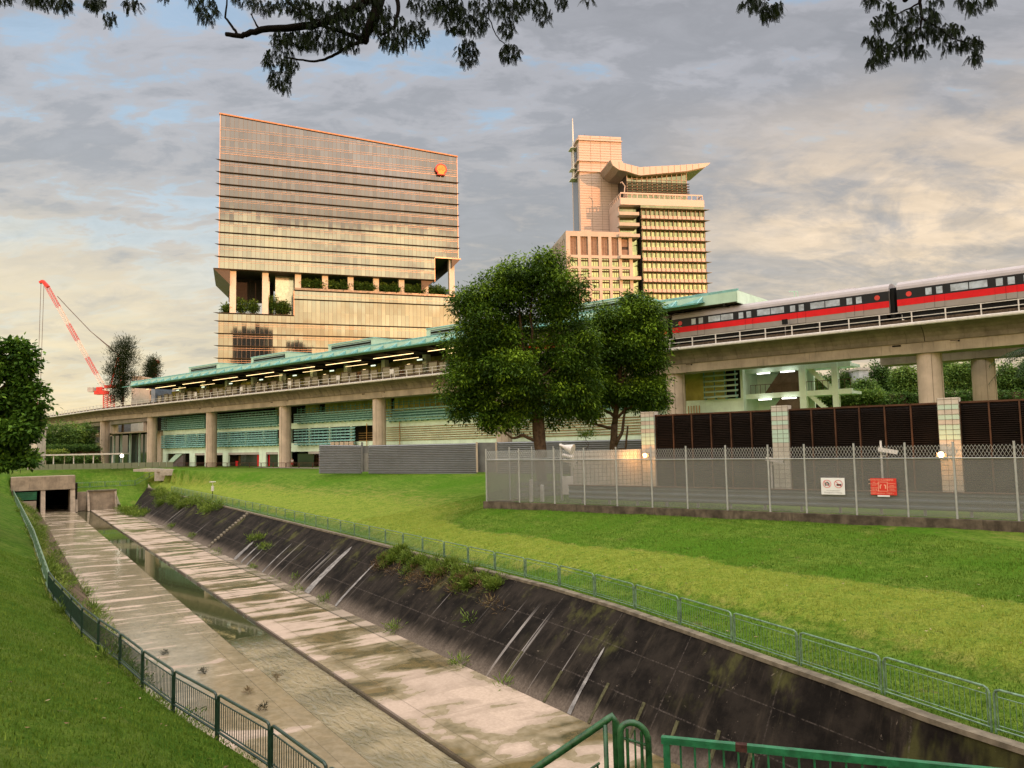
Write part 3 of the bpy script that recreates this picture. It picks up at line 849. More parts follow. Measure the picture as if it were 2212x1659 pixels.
for i in range(16):
    p = top + dd * (0.16 + i * 0.105)
    m.tube([p - Vector((0, 0, 0.30)), p - Vector((0, 0, 1.0))], 0.009, 6)
m.obj('uprights', M_FDARK, hs)
hp = thing('railing_end_hoop', 'narrow bottle green hoop with arched top, between sloping handrail and bright green rail', 'railing', (P0.x + 0.3, 6.4, Zf))
x0, x1 = AT(1341, 1600, 6.4).x, AT(1401, 1620, 6.4).x
zt = AT(1366, 1556, 6.4).z
m = MB(); w = x1 - x0
arc = [Vector((x0, 6.4, Zf)), Vector((x0, 6.4, zt - 0.09))]
for k in range(1, 12):
    a = math.pi * k / 12
    q = k / 12
    arc.append(Vector((x0 + w * (1 - math.cos(a)) / 2, 6.4, zt - 0.09 + 0.09 * math.sin(a) - 0.085 * q * q)))
arc += [Vector((x1, 6.4, zt - 0.185)), Vector((x1 + 0.01, 6.4, Zf))]
m.tube(arc, 0.026, 12)
m.obj('tube_frame', M_FDARK, hp, smooth=True)
m = MB()
for f in (0.24, 0.52, 0.76):
    m.tube([Vector((x0 + w * f, 6.4, Zf + 0.1)), Vector((x0 + w * f, 6.4, zt - 0.06 - 0.05 * f * f))], 0.013 if f != 0.52 else 0.008, 8)
m.tube([Vector((x0, 6.4, zt - 0.13)), Vector((x1, 6.4, zt - 0.20))], 0.011, 8)
m.obj('uprights', M_FDARK, hp)
q0 = AT(1437, 1598, 6.45); q1 = AT(1910, 1663, 5.95); q1.z = q0.z
dr = (q1 - q0); qn = q0 + dr * 3.2
fr = thing('bridge_railing', 'bright green square rail with a rusty patch, close to the camera', 'railing', (q0.x, q0.y, Zf))
m = MB(); 
m.bar(q0 - dr.normalized() * 0.03, qn, 0.055, 0.052)
m.obj('top_rail', M_FGREEN, fr)
m = MB(); m.bar(q0 + dr * 0.34, q0 + dr * 0.395, 0.0575, 0.0545); m.obj('rust_patch', simple('rust', (0.05, 0.022, 0.018), 0.9, var=0.5, scale=20), fr)
pz = Vector((0, 0, 1))
for k in range(4):
    m = MB()
    p = q0 + dr.normalized() * (0.01 + 1.65 * k)
    m.bar(p - pz * 0.026, Vector((p.x, p.y, Zf)), 0.05, 0.05, up=dr.normalized())
    m.obj('post', M_FGREEN, fr)
m = MB()
for k in range(40):
    p = q0 + dr.normalized() * (0.12 + 0.112 * k)
    m.tube([p - pz * 0.026, p - pz * 0.95], 0.0085, 6)
m.obj('uprights', M_FGREEN, fr)
br = MB()
br.box(FB, 0.0, 26, -6, 6.75, Zf - 0.5, Zf)
bo = br.obj('footbridge_deck', M_DECK); tag(bo, kind='structure')
# ================================================================== ELEVATED RAILWAY
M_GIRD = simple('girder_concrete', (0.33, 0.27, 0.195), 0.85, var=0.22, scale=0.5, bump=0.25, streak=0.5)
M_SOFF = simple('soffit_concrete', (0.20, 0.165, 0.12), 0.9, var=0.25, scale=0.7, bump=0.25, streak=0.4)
M_PIER = simple('pier_concrete', (0.50, 0.40, 0.315), 0.82, var=0.14, scale=0.5, bump=0.2, streak=0.30)
M_WHITE = simple('white_rail_paint', (0.60, 0.56, 0.53), 0.5, var=0.12, scale=3)
M_BALL = simple('brown_ballast', (0.10, 0.075, 0.055), 0.95, var=0.4, scale=6, bump=0.6)
M_STEEL = simple('rail_steel', (0.25, 0.2, 0.16), 0.4, metal=0.8)
T0 = 7.4
def tseq(a, b, st=2.5):
    n = max(1, int(round((b - a) / st)))
    return [a + (b - a) * i / n for i in range(n + 1)]
def build_viaduct(name, label, dz, off, t_lo, t_hi, pier_ts, rail_from, rail_to, detail=True, rail=True):
    via = thing(name, label, 'viaduct', V(60, 2.7 + off, -3.4))
    fn = lambda t, o, z: V(t, o + off, z + dz)
    # one girder per span, butted at the piers
    cuts = sorted([t for t in [T0 + 25.8 * k for k in range(-3, 14)] if t_lo < t < t_hi])
    ends = [t_lo] + cuts + [t_hi]
    for a, b in zip(ends, ends[1:]):
        m = MB()
        ts = tseq(a + 0.03, b - 0.03)
        m.sweep([(1.5, 8.45), (1.5, 7.5), (3.9, 7.5), (3.9, 8.45)], fn, ts)                  # web box
        g = m.obj('girder', M_GIRD, via)
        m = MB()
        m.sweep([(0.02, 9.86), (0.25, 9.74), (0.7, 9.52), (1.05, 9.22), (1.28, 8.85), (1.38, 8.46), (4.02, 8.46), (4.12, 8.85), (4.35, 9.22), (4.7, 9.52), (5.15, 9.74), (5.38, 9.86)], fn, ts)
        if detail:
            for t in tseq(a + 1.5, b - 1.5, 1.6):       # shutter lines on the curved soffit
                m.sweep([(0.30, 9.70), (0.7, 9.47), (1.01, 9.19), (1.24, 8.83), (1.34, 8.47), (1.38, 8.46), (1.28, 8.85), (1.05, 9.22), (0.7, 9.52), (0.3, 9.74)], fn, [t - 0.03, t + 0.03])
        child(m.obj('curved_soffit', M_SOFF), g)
    for t in cuts:                                       # halved joints beside each pier
        m = MB()
        m.sweep([(1.47, 7.47), (3.93, 7.47), (3.93, 8.43), (1.47, 8.43)], fn, [t - 2.0, t + 2.0])
        m.sweep([(1.44, 8.2), (1.47, 8.2), (1.47, 8.30), (1.44, 8.30)], fn, [t - 2.6, t - 1.9])
        m.obj('pier_head', M_GIRD, via)
        m = MB()
        m.sweep([(1.46, 8.22), (1.52, 8.22), (1.52, 8.36), (1.46, 8.36)], fn, [t - 2.75, t - 2.0])
        m.sweep([(1.46, 8.22), (1.52, 8.22), (1.52, 8.36), (1.46, 8.36)], fn, [t + 2.0, t + 2.75])
        m.obj('bearing_gap', M_VOID, via)
    m = MB()
    m.sweep([(0.0, 9.87), (5.4, 9.87), (5.4, 10.12), (5.25, 10.12), (5.25, 10.0), (0.15, 10.0), (0.15, 10.12), (0.0, 10.12)], fn, tseq(t_lo, t_hi, 5))
    m.obj('deck', M_GIRD, via)
    m = MB(); m.sweep([(-0.03, 9.84), (-0.09, 9.92), (-0.09, 10.08), (-0.03, 10.15), (0.14, 10.15), (0.16, 10.12), (-0.003, 10.12), (-0.003, 9.84)], fn, tseq(t_lo, t_hi, 5))
    m.obj('deck_edge', M_WHITE, via)
    m = MB(); m.sweep([(0.55, 10.0), (0.55, 10.5), (0.7, 10.5), (0.7, 10.0)], fn, tseq(t_lo, t_hi, 5)); m.sweep([(0.9, 10.0), (4.9, 10.0), (4.5, 10.38), (1.3, 10.38)], fn, tseq(t_lo, t_hi, 5))
    m.obj('trackbed', M_BALL, via)
    m = MB()
    for o in (2.0, 3.43):
        m.sweep([(o, 10.38), (o + 0.07, 10.38), (o + 0.07, 10.54), (o, 10.54)], fn, tseq(t_lo, t_hi, 5))
    m.obj('rail', M_STEEL, via)
    for t in pier_ts:
        c = fn(t, 2.7, 0)
        m = MB(); m.tube([Vector((c.x, c.y, -4.6)), Vector((c.x, c.y, 7.46 + dz))], [1.06, 1.04], 28)
        # shallow grooves down the column
        p = m.obj('pier', M_PIER, via)
        g = MB()
        for k in range(4):
            a = -1.9 + k * 0.9
            x, y = c.x + 1.055 * math.cos(a), c.y + 1.055 * math.sin(a)
            g.bar((x, y, -4.4), (x, y, 7.4 + dz), 0.035, 0.03, up=Vector((math.cos(a), math.sin(a), 0)))
        child(g.obj('joint_line', M_SOFF), p)
    if rail:
        lo = MB(); cnt = 0
        for t in tseq(rail_from, rail_to, 2.7):
            m = MB(); m.bar(fn(t, 0.03, 10.1), fn(t, 0.03, 11.12), 0.10, 0.10, up=Vector((0.76, -0.65, 0)))
            cnt += 1
            if cnt <= 95: m.obj('railing_post', M_WHITE, via)
            else: lo.add(m.v, m.f)
        if cnt > 95: tag(lo.obj('railing_post', M_WHITE, via), kind='stuff')
        m = MB()
        for z in (10.62, 11.08):
            m.sweep([(0.0, z), (0.06, z), (0.06, z + 0.06), (0.0, z + 0.06)], fn, tseq(rail_from, rail_to, 2.7))
        m.obj('railing_rails', M_WHITE, via)
    return via
piers1 = [T0 + 25.8 * k for k in range(0, 13)]
via1 = build_viaduct('viaduct', 'nearer concrete railway viaduct on round piers, with white edge rail', 0, 0, -26, 420, piers1, -16.2, 420)
via2 = build_viaduct('viaduct', 'second concrete viaduct half hidden behind the nearer one at the right', 0, 10.3, -40, 14, [T0 - 2.6], -40, 14, detail=False, rail=True)
via3 = build_viaduct('viaduct', 'far continuation of the second viaduct beyond the left end of the station', 0, 10.3, 172, 420, [T0 + 25.8 * k for k in range(7, 12)], 172, 420, detail=False, rail=True)

# ------------------------------------------------------------------ trains
M_TW = simple('train_roof_white', (0.38, 0.345, 0.355), 0.6, var=0.06)
M_TD = simple('train_band_black', (0.012, 0.014, 0.019), 0.35, var=0.2, spec=0.15)
M_TR = simple('train_band_red', (0.60, 0.014, 0.018), 0.6, var=0.08)
M_TS = simple('train_silver', (0.25, 0.225, 0.21), 0.5, metal=0.2, var=0.08)
M_TG = simple('train_window_glass', (0.30, 0.36, 0.44), 0.12, var=0.35, scale=1.5)
M_TU = simple('underframe_black', (0.012, 0.012, 0.012), 0.8)
M_RED = simple('red_roundel', (0.55, 0.02, 0.015), 0.4)
def carriage(t0, label, dd=0):
    c = thing('train_carriage', label, 'train carriage', V(t0 + 11.2, 2.7, 10.55), group='carriages of the red, black and white train')
    t1 = t0 + 22.4
    fn = V
    m = MB()     # closed shell, rounded roof
    m.sweep([(1.14, 11.28), (1.10, 11.36), (1.10, 13.42), (1.16, 13.62), (4.24, 13.62), (4.30, 13.42), (4.30, 11.36), (4.26, 11.28)], fn, [t0, t1])
    b = m.obj('body', M_TS, c)
    m = MB()
    m.sweep([(1.085, 13.42), (1.12, 13.66), (1.24, 13.90), (1.5, 14.10), (1.95, 14.24), (2.7, 14.30), (3.45, 14.24), (3.9, 14.10), (4.16, 13.90), (4.28, 13.66), (4.315, 13.42)], fn, [t0 - 0.02, t0 + 0.4, t1 - 0.4, t1 + 0.02])
    r = m.obj('roof', M_TW, c)
    m = MB()
    m.sweep([(1.9, 14.22), (2.0, 14.36), (3.4, 14.36), (3.5, 14.22)], fn, [t0 + 3.2, t0 + 7.0]); m.sweep([(1.9, 14.22), (2.0, 14.36), (3.4, 14.36), (3.5, 14.22)], fn, [t1 - 7, t1 - 3.2])
    child(m.obj('air_conditioner', M_TW), r)
    for nm, z0, z1, mt, o in (('black_band', 12.50, 13.42, M_TD, 1.088), ('red_band', 11.90, 12.50, M_TR, 1.086)):
        m = MB(); m.sweep([(o, z0), (o, z1), (1.11, z1), (1.11, z0)], fn, [t0 - 0.01, t1 + 0.01]); m.sweep([(4.29, z0), (4.29, z1), (5.4 - o, z1), (5.4 - o, z0)], fn, [t0 - 0.01, t1 + 0.01]); m.obj(nm, mt, c)
    for k in range(4):      # four double doors each side
        tc = t0 + 3.05 + 5.43 * k
        m = MB()
        m.sweep([(1.070, 11.36), (1.070, 13.36), (1.084, 13.36), (1.084, 11.36)], fn, [tc - 0.80, tc - 0.01]); m.sweep([(1.070, 11.36), (1.070, 13.36), (1.084, 13.36), (1.084, 11.36)], fn, [tc + 0.01, tc + 0.80])
        m.obj('door', [M_TD], c)
        for a in (-0.43, 0.43):
            m = MB(); m.sweep([(1.060, 12.62), (1.060, 13.24), (1.069, 13.24), (1.069, 12.62)], fn, [tc + a - 0.25, tc + a + 0.25])
            m.obj('door_glass', M_TG, c)
        m = MB()
        m.sweep([(1.060, 11.90), (1.060, 12.50), (1.069, 12.50), (1.069, 11.90)], fn, [tc - 0.79, tc - 0.02]); m.sweep([(1.060, 11.90), (1.060, 12.50), (1.069, 12.50), (1.069, 11.90)], fn, [tc + 0.02, tc + 0.79])
        m.obj('door_red_panel', M_TR, c)
        m = MB()
        m.sweep([(1.060, 11.38), (1.060, 11.895), (1.069, 11.895), (1.069, 11.38)], fn, [tc - 0.79, tc - 0.02]); m.sweep([(1.060, 11.38), (1.060, 11.895), (1.069, 11.895), (1.069, 11.38)], fn, [tc + 0.02, tc + 0.79])
        m.obj('door_silver_panel', M_TS, c)
        if k < 3:
            tm = tc + 2.715
            for a in (-0.72, 0.72):
                m = MB(); m.sweep([(1.078, 12.66), (1.078, 13.26), (1.087, 13.26), (1.087, 12.66)], fn, [tm + a - 0.68, tm + a + 0.68]); m.obj('window', M_TG, c)
    for tt in (t0 + 1.0, t1 - 1.0):
        m = MB(); q = V(tt, 1.07, 12.92)
        ring = [V(tt + 0.24 * math.cos(i * math.pi / 8), 1.066, 12.92 + 0.24 * math.sin(i * math.pi / 8)) for i in range(16)]
        m.prism(ring, V(0, 0.02, 0) - V(0, 0, 0)); m.obj('red_roundel', M_RED, c)
    for tt in (t0 + 3.6, t1 - 3.6):
        m = MB(); m.sweep([(1.22, 10.62), (1.22, 11.0), (4.2, 11.0), (4.2, 10.62)], fn, [tt - 1.6, tt + 1.6])
        for w in (-1.1, 1.1):
            for o in (1.72, 3.5):
                p = V(tt + w, o, 10.93); q = V(tt + w, o + 0.13, 10.93)
                m.tube([p, q], 0.40, 16)
        m.obj('bogie', M_TU, c)
    m = MB(); m.sweep([(1.3, 10.72), (1.3, 11.27), (4.1, 11.27), (4.1, 10.72)], fn, [t0 + .3, t1 - .3]); m.obj('underframe', M_TU, c)
    m = MB(); m.sweep([(1.5, 10.75), (1.5, 13.7), (2.7, 13.95), (3.9, 13.7), (3.9, 10.75)], fn, [t0 - 0.36, t0]); m.obj('gangway', M_TU, c)
    return c
carriage(33.2, 'train carriage mostly hidden behind the big leafy tree, inside the station')
carriage(10.1, 'whole train carriage in full view, leaving the right end of the station')
carriage(-13.0, 'train carriage cut off by the right edge of the picture')
# trackside bits on the deck edge
sg = thing('track_signal', 'small dark trackside signal on the viaduct edge in front of the red train band', 'signal', V(19.6, 0.4, 10.1))
m = MB(); m.tube([V(19.6, 0.4, 10.05), V(19.6, 0.4, 11.6)], 0.05, 6); m.obj('post', M_TS, sg)
m = MB(); m.box(V, 19.35, 19.85, 0.25, 0.5, 11.35, 11.85); m.obj('signal_head', M_TU, sg)
for i, (t, lb) in enumerate([(65.5, 'rightmost'), (78.5, 'second from the right'), (91.5, 'third from the right'), (105, 'middle'), (120.5, 'second from the left'), (137.5, 'leftmost')]):
    s_ = thing('trackside_board', 'blank white board on the viaduct railing, %s of six' % lb, 'board', V(t, -0.05, 10.15), group='white boards along the viaduct railing')
    m = MB(); m.box(V, t - 0.45, t + 0.45, -0.14, -0.10, 10.75, 11.45); m.obj('panel', M_WHITE, s_)
    m = MB(); m.box(V, t - 0.30, t - 0.24, -0.13, -0.10, 10.1, 10.75); m.box(V, t + 0.24, t + 0.30, -0.13, -0.10, 10.1, 10.75); m.obj('legs', M_WHITE, s_)
# ================================================================== STATION
M_MINT = simple('mint_render', (0.70, 0.86, 0.73), 0.75, var=0.10, scale=0.6, streak=0.18)
M_MINTP = simple('pale_mint_panel', (0.42, 0.58, 0.47), 0.6, var=0.08, scale=0.8, streak=0.12)
M_TEAL = simple('teal_louvre', (0.09, 0.31, 0.27), 0.5, var=0.2, scale=2)
M_TEALL = simple('light_teal_louvre', (0.24, 0.49, 0.49), 0.55, var=0.2, scale=2)
M_TEALG = simple('teal_glass', (0.06, 0.26, 0.30), 0.18, var=0.25, scale=1.0)
M_DARK = simple('dark_interior', (0.022, 0.020, 0.016), 0.8, var=0.4)
M_OLIVE = simple('olive_interior_wall', (0.50, 0.50, 0.14), 0.8, var=0.3, scale=0.4)
M_CREAM = simple('cream_stone', (0.52, 0.42, 0.33), 0.7, var=0.1)
M_SHUT = simple('pale_roller_shutter', (0.45, 0.42, 0.40), 0.6, var=0.08)
M_GOLD = simple('brass_pipe', (0.42, 0.24, 0.09), 0.35, metal=0.6, var=0.2)
M_GREY = simple('grey_panel', (0.12, 0.115, 0.11), 0.5, var=0.12)
M_PGLASS = glassy('platform_glass', (0.16, 0.17, 0.12), 0.08)
M_BGLASS = glassy('lobby_glass', (0.035, 0.05, 0.04), 0.04)
M_LAMPW = emit('warm_tube_light', (1.0, 0.70, 0.32), 3.2)
M_LAMPC = emit('cool_tube_light', (1.0, 0.97, 0.88), 6.0)
M_SIGNL = emit('lit_sign', (0.85, 1.0, 0.75), 1.3)
M_FRM = simple('door_frame_brown_grey', (0.24, 0.205, 0.175), 0.6)
st = thing('train_station', 'long mint green elevated station with teal louvres, lit open platform and teal canopy', 'station', V(95, 12, -3.5))
FZ = 6.4        # facade plane
def vb(name, mat, boxes, parent=st, one=False):
    if not one:
        for b in boxes:
            m = MB(); m.box(V, *b); r = m.obj(name, mat, parent)
        return r
    m = MB()
    for b in boxes: m.box(V, *b)
    return m.obj(name, mat, parent)
# --- solid core behind the facade
vb('core_wall', M_DARK, [(27, 165, FZ + 2.6, FZ + 3.0, -3.6, 9.7)])
vb('floor_slab', M_MINT, [(27, 165, FZ + 0.35, FZ + 2.6, 3.95, 4.25)])
vb('ground_slab', M_CREAM, [(27, 166, FZ - 3.5, FZ + 2.6, -3.75, -3.42)])
# --- facade walls, pieces butted
W_ = []
def wall(t0, t1, z0, z1, o0=FZ, o1=FZ + 0.35): W_.append((t0, t1, o0, o1, z0, z1))
# bay A 134.6..165 ; bay B 108.6..131.6 ; bay C 83..107 ; bays D, E to 27
for t0, t1, op in ((144.2, 165, [(146, 150.3), (152.6, 163.1)]), (117.0, 143.5, [(118.6, 122.8), (125.1, 136.5), (138.7, 141.8)]), (90.2, 115.2, [(91.5, 103), (105.0, 114.6)])):
    wall(t0, t1, -0.62, 0.95); wall(t0, t1, 3.55, 4.6)
    edges = [t0] + [e for a, b in op for e in (a, b)] + [t1]
    for a, b in zip(edges[0::2], edges[1::2]):
        wall(a, b, -3.5, -0.62)
    # posts in the window band
    n = 4
    for k in range(n + 1):
        x = t0 + 0.5 + (t1 - t0 - 1.0) * k / n
        wall(x - 0.25, x + 0.25, 0.95, 3.55)
wall(27, 90.2, -3.5, 4.6); wall(115.2, 117.0, -3.5, 7.5); wall(143.5, 144.2, -3.5, 7.5)
W_.append((26.9, 27.2, FZ, FZ + 4, -3.5, 9.7))
vb('facade_wall', M_MINT, W_, one=True)
vb('cream_end_wall', M_CREAM, [(165.02, 168.4, FZ - 0.4, FZ + 3, -3.5, 4.3)])
vb('concourse_wall', M_OLIVE, [(30, 88, FZ + 2.2, FZ + 2.5, 4.3, 9.5), (89, 107, FZ + 2.2, FZ + 2.5, 4.3, 9.5), (109, 113, FZ + 2.2, FZ + 2.5, 6.3, 9.5), (118.5, 123, FZ + 2.2, FZ + 2.5, 6.3, 9.5)])
# shutters over the shop openings, shop interiors
vb('roller_shutter', M_SHUT, [(a, b, FZ + 0.04, FZ + 0.3, -1.05, -0.62) for a, b in ((146, 150.3), (118.6, 122.8), (125.1, 136.5), (138.7, 141.8), (105, 109))])
vb('shop_interior', simple('shop_display', (0.16, 0.10, 0.05), 0.6, var=0.9, scale=1.4), [(a, b, FZ + 2.0, FZ + 2.2, -3.4, -1.2) for a, b in ((104, 110), (92, 100), (126, 136))])
vb('shop_poster', M_TR, [(122.3, 122.8, FZ + 0.6, FZ + 0.7, -3.3, -1.1), (125.2, 126.4, FZ + 0.4, FZ + 0.5, -3.3, -1.1), (133.5, 134.4, FZ + 0.4, FZ + 0.5, -3.3, -2.3), (105.1, 107.0, FZ + 0.9, FZ + 1.0, -3.3, -1.1)])
vb('shop_glass', M_BGLASS, [(118.7, 122.2, FZ + 0.5, FZ + 0.55, -3.4, -1.1), (126.5, 133, FZ + 0.7, FZ + 0.75, -3.4, -1.1), (108, 113, FZ + 0.5, FZ + 0.55, -3.4, -1.0)])
# --- sun louvres, one frame per bay and storey
def louvres(t0, t1, z0, z1, n, o=FZ - 0.75, mat=M_TEALL, back=M_TEAL, brackets=True):
    m = MB()
    for k in range(n):
        z = z0 + (z1 - z0) * k / (n - 1)
        a0, a1 = V(t0, o, z), V(t1, o, z)
        m.hexa([V(t0, o, z - 0.17), V(t1, o, z - 0.17), V(t1, o + 0.22, z - 0.04), V(t0, o + 0.22, z - 0.04),
                V(t0, o, z - 0.02), V(t1, o, z - 0.02), V(t1, o + 0.22, z + 0.08), V(t0, o + 0.22, z + 0.08)])
    l = m.obj('sun_louvre', mat, st)
    m = MB(); x = t0 + 0.3
    while x < t1:
        m.box(V, x, x + 0.09, o + 0.23, o + 0.33, z0 - 0.15, z1 + 0.1)
        m.box(V, x, x + 0.09, o + 0.33, FZ - 0.01, z0 - 0.32, z0 - 0.18)
        x += 1.25
    child(m.obj('louvre_brackets', back), l)
louvres(144.9, 164.4, 0.85, 3.35, 7); louvres(144.9, 164.4, 4.85, 7.4, 7)
louvres(117.9, 142.8, 0.85, 3.5, 7); louvres(117.9, 142.8, 4.5, 7.2, 7)
louvres(94.8, 112.4, 0.75, 3.3, 6); louvres(90.2, 112.4, 4.7, 6.2, 5)
louvres(36, 86.8, 4.2, 5.9, 5); louvres(27.2, 31.3, 4.9, 7.9, 6, o=FZ - 0.8, mat=M_MINTP)
vb('louvre_back_panel', M_TEAL, [(145, 164, FZ + 0.4, FZ + 0.45, 4.6, 7.2), (118, 142.7, FZ + 0.4, FZ + 0.45, 4.6, 6.2), (90.5, 112, FZ + 0.4, FZ + 0.45, 4.6, 6.0), (36.5, 86.5, FZ + 0.4, FZ + 0.45, 4.6, 5.7), (118, 142.7, FZ + 0.5, FZ + 0.55, 0.95, 2.0), (145, 164, FZ + 0.5, FZ + 0.55, 0.95, 1.6)])
# balustrade bars above the concourse louvres
m = MB()
for t0, t1 in ((90.2, 112), (36, 87)):
    for z in (6.55, 6.95): m.box(V, t0, t1, FZ - 0.3, FZ - 0.22, z, z + 0.09)
    x = t0
    while x < t1:
        m.box(V, x, x + 0.1, FZ - 0.4, FZ - 0.31, 6.0, 7.3); x += 1.2
m.obj('balustrade', M_TEAL, st)
# pipes along the wall
m = MB()
for k in range(7):
    z = 0.95 + k * 0.34; m.tube([V(36, FZ - 0.12 - 0.05 * (k % 2), z), V(87.4, FZ - 0.12 - 0.05 * (k % 2), z)], 0.055, 6)
for k in range(4):
    z = 1.1 + k * 0.4; m.tube([V(87.9, FZ - 0.12, z), V(94.4, FZ - 0.12, z)], 0.05, 6)
for x in (92.2, 84): m.tube([V(x, FZ - 0.25, -0.4), V(x, FZ - 0.25, 3.9)], 0.07, 6)
for k in range(5): m.tube([V(33.6 - 0.35 * k, FZ - 0.12, -3), V(33.6 - 0.35 * k, FZ - 0.12, 4.0)], 0.05, 6)
m.obj('service_pipes', M_GOLD, st)
vb('air_conditioner_row', M_CREAM, [(95 + 1.3 * k, 96.0 + 1.3 * k, FZ - 0.9, FZ - 0.4, 0.25, 0.95) for k in range(5)])
vb('air_conditioner_shelf', M_GREY, [(94.5, 102.5, FZ - 1.0, FZ - 0.02, 0.1, 0.22)])
# ground floor stair wedge in bay A
m = MB()
m.prism([V(163.3, FZ - 1.5, -4.4), V(161.4, FZ - 1.5, -4.4), V(152.9, FZ - 1.5, -0.75), V(155.8, FZ - 1.5, -0.75)], V(0, 0.9, 0) - V(0, 0, 0))
m.obj('sloping_stair_wall', M_MINTP, st)
m = MB(); m.prism([V(160.2, FZ - 1.3, -4.1), V(152.8, FZ - 1.3, -4.1), V(152.8, FZ - 1.3, -0.8), V(153.4, FZ - 1.3, -0.8)], V(0, 0.5, 0) - V(0, 0, 0))
m.obj('brick_infill', simple('grey_brick', (0.12, 0.10, 0.10), 0.85, var=0.2, scale=4), st)
# glass hall at the left end
hall = [(168.4, 198, FZ - 0.5, FZ - 0.45, -3.4, 4.0)]
vb('lobby_glass_wall', M_BGLASS, hall)
vb('lobby_roof', M_GIRD, [(165.5, 200, FZ - 3.2, FZ + 3.0, 4.32, 4.62)])
vb('lobby_columns', M_MINTP, [(170 + 5.0 * k, 170.28 + 5.0 * k, FZ - 0.9, FZ - 0.55, -3.4, 4.3) for k in range(6)])
vb('lobby_core', M_DARK, [(168.5, 198, FZ + 1.2, FZ + 1.4, -3.4, 4.3), (166, 172, FZ + 1.0, FZ + 3, 4.7, 9.4)])
vb('upper_glass_box', simple('blue_grey_cladding', (0.16, 0.19, 0.25), 0.3, var=0.2), [(170.5, 172.6, 7.0, 11, 4.7, 14.9)])
vb('white_lift_tower', M_SHUT, [(168.2, 172.8, 12.0, 15, 4, 15.2)])

# --- platform level
vb('platform_slab', M_GREY, [(24.5, 166, 5.45, 10.25, 9.72, 11.05)])
vb('platform_edge', M_GREY, [(25 + 5.4 * k, 28.2 + 5.4 * k, 4.95, 5.42, 10.55, 11.1) for k in range(26)])
for k in range(26):
    a = 26.0 + 5.4 * k
    m = MB()
    for x in (a, a + 1.9, a + 3.2, a + 5.0):
        m.box(V, x, x + 0.12, 5.5, 5.62, 11.06, 12.62)
    m.box(V, a, a + 2.02, 5.47, 5.65, 12.62, 12.76); m.box(V, a + 2.03, a + 5.12, 5.5, 5.6, 12.5, 12.56)
    f_ = m.obj('screen_door_frame', M_FRM, st)
    for q0, q1, z1 in ((.12, 1.9, 12.6), (3.32, 5.0, 12.45)):
        g = MB(); g.box(V, a + q0, a + q1, 5.54, 5.58, 11.1, z1); child(g.obj('screen_door_glass', M_PGLASS), f_)
rng = random.Random(5)
b1, b2, b3 = [], [], []
for k in range(14):
    t = 29 + 10 * k
    b1.append((t, t + 0.9, 7.4, 8.3, 11.05, 14.3))
    b2.append((t + 2, t + 2 + rng.uniform(2, 4), 8.2, 8.5, 11.05, 11.05 + rng.uniform(1.4, 2.6)))
    b3.append((t + 5.5, t + 7.4, 7.6, 7.7, 11.2, 12.3 + rng.uniform(0, .7)))
vb('platform_column', M_MINT, b1); vb('kiosk', M_OLIVE, b2); vb('advert_panel', simple('advert', (0.30, 0.16, 0.08), 0.5, var=0.8, scale=1.2), b3)
vb('rear_screen', simple('rear_wall_green', (0.22, 0.24, 0.09), 0.8, var=0.5, scale=0.35), [(24.5, 166, 10.3, 10.4, 11.05, 14.35)])
sg1, sg2 = [], []
for k in range(12):
    t = 34 + 11.3 * k
    sg1.append((t, t + 1.1, 6.6, 6.72, 13.35, 13.55)); sg2.append((t + 5, t + 5.7, 8.6, 8.7, 13.1, 13.3))
vb('hanging_sign', M_SIGNL, sg1); vb('hanging_sign', M_LAMPW, sg2)
vb('hanging_sign_frame', M_DARK, [(a - .2, b + .2, c + .13, d + .13, e - .1, f + .1) for a, b, c, d, e, f in sg1])
m = MB()
for k in range(-4, 8):
    t = 77.6 + 12.6 * k
    if t > 25: m.box(V, t, min(t + 9.4, 167), 3.35, 3.45, 13.98, 14.05)
m.obj('edge_tube_light', M_LAMPW, st)
m = MB()
for k in range(11):
    t = 30 + 12.6 * k
    m.box(V, t, t + 6.0, 7.0, 7.07, 13.88, 13.93)
m.obj('platform_tube_light', M_LAMPW, st)
m = MB()
for k in range(29):
    t = 26 + 5 * k; m.box(V, t, t + 0.18, 0.6, 10.2, 14.10, 14.34)
m.obj('roof_beam', M_DARK, st)
# --- canopy
RT0, RT1 = 24.6, 168.5
m = MB(); m.sweep([(0.6, 14.36), (14.8, 14.36), (14.8, 15.5), (0.9, 15.62), (0.75, 15.5)], V, [RT0, RT1]); m.obj('canopy_roof', simple('canopy_soffit_metal', (0.30, 0.36, 0.30), 0.7, var=0.15), st)
m = MB(); m.sweep([(0.62, 14.30), (14.5, 14.30), (14.5, 14.35), (0.62, 14.35)], V, [RT0 + 0.3, RT1 - 0.3]); m.obj('dark_ceiling', simple('ceiling_brown', (0.05, 0.038, 0.022), 0.8, var=0.3), st)
m = MB(); m.sweep([(0.70, 15.45), (0.62, 15.74), (0.86, 15.80), (0.92, 15.66)], V, [RT0 - 0.1, RT1 + 0.1]); m.obj('gutter', M_TEALL, st)
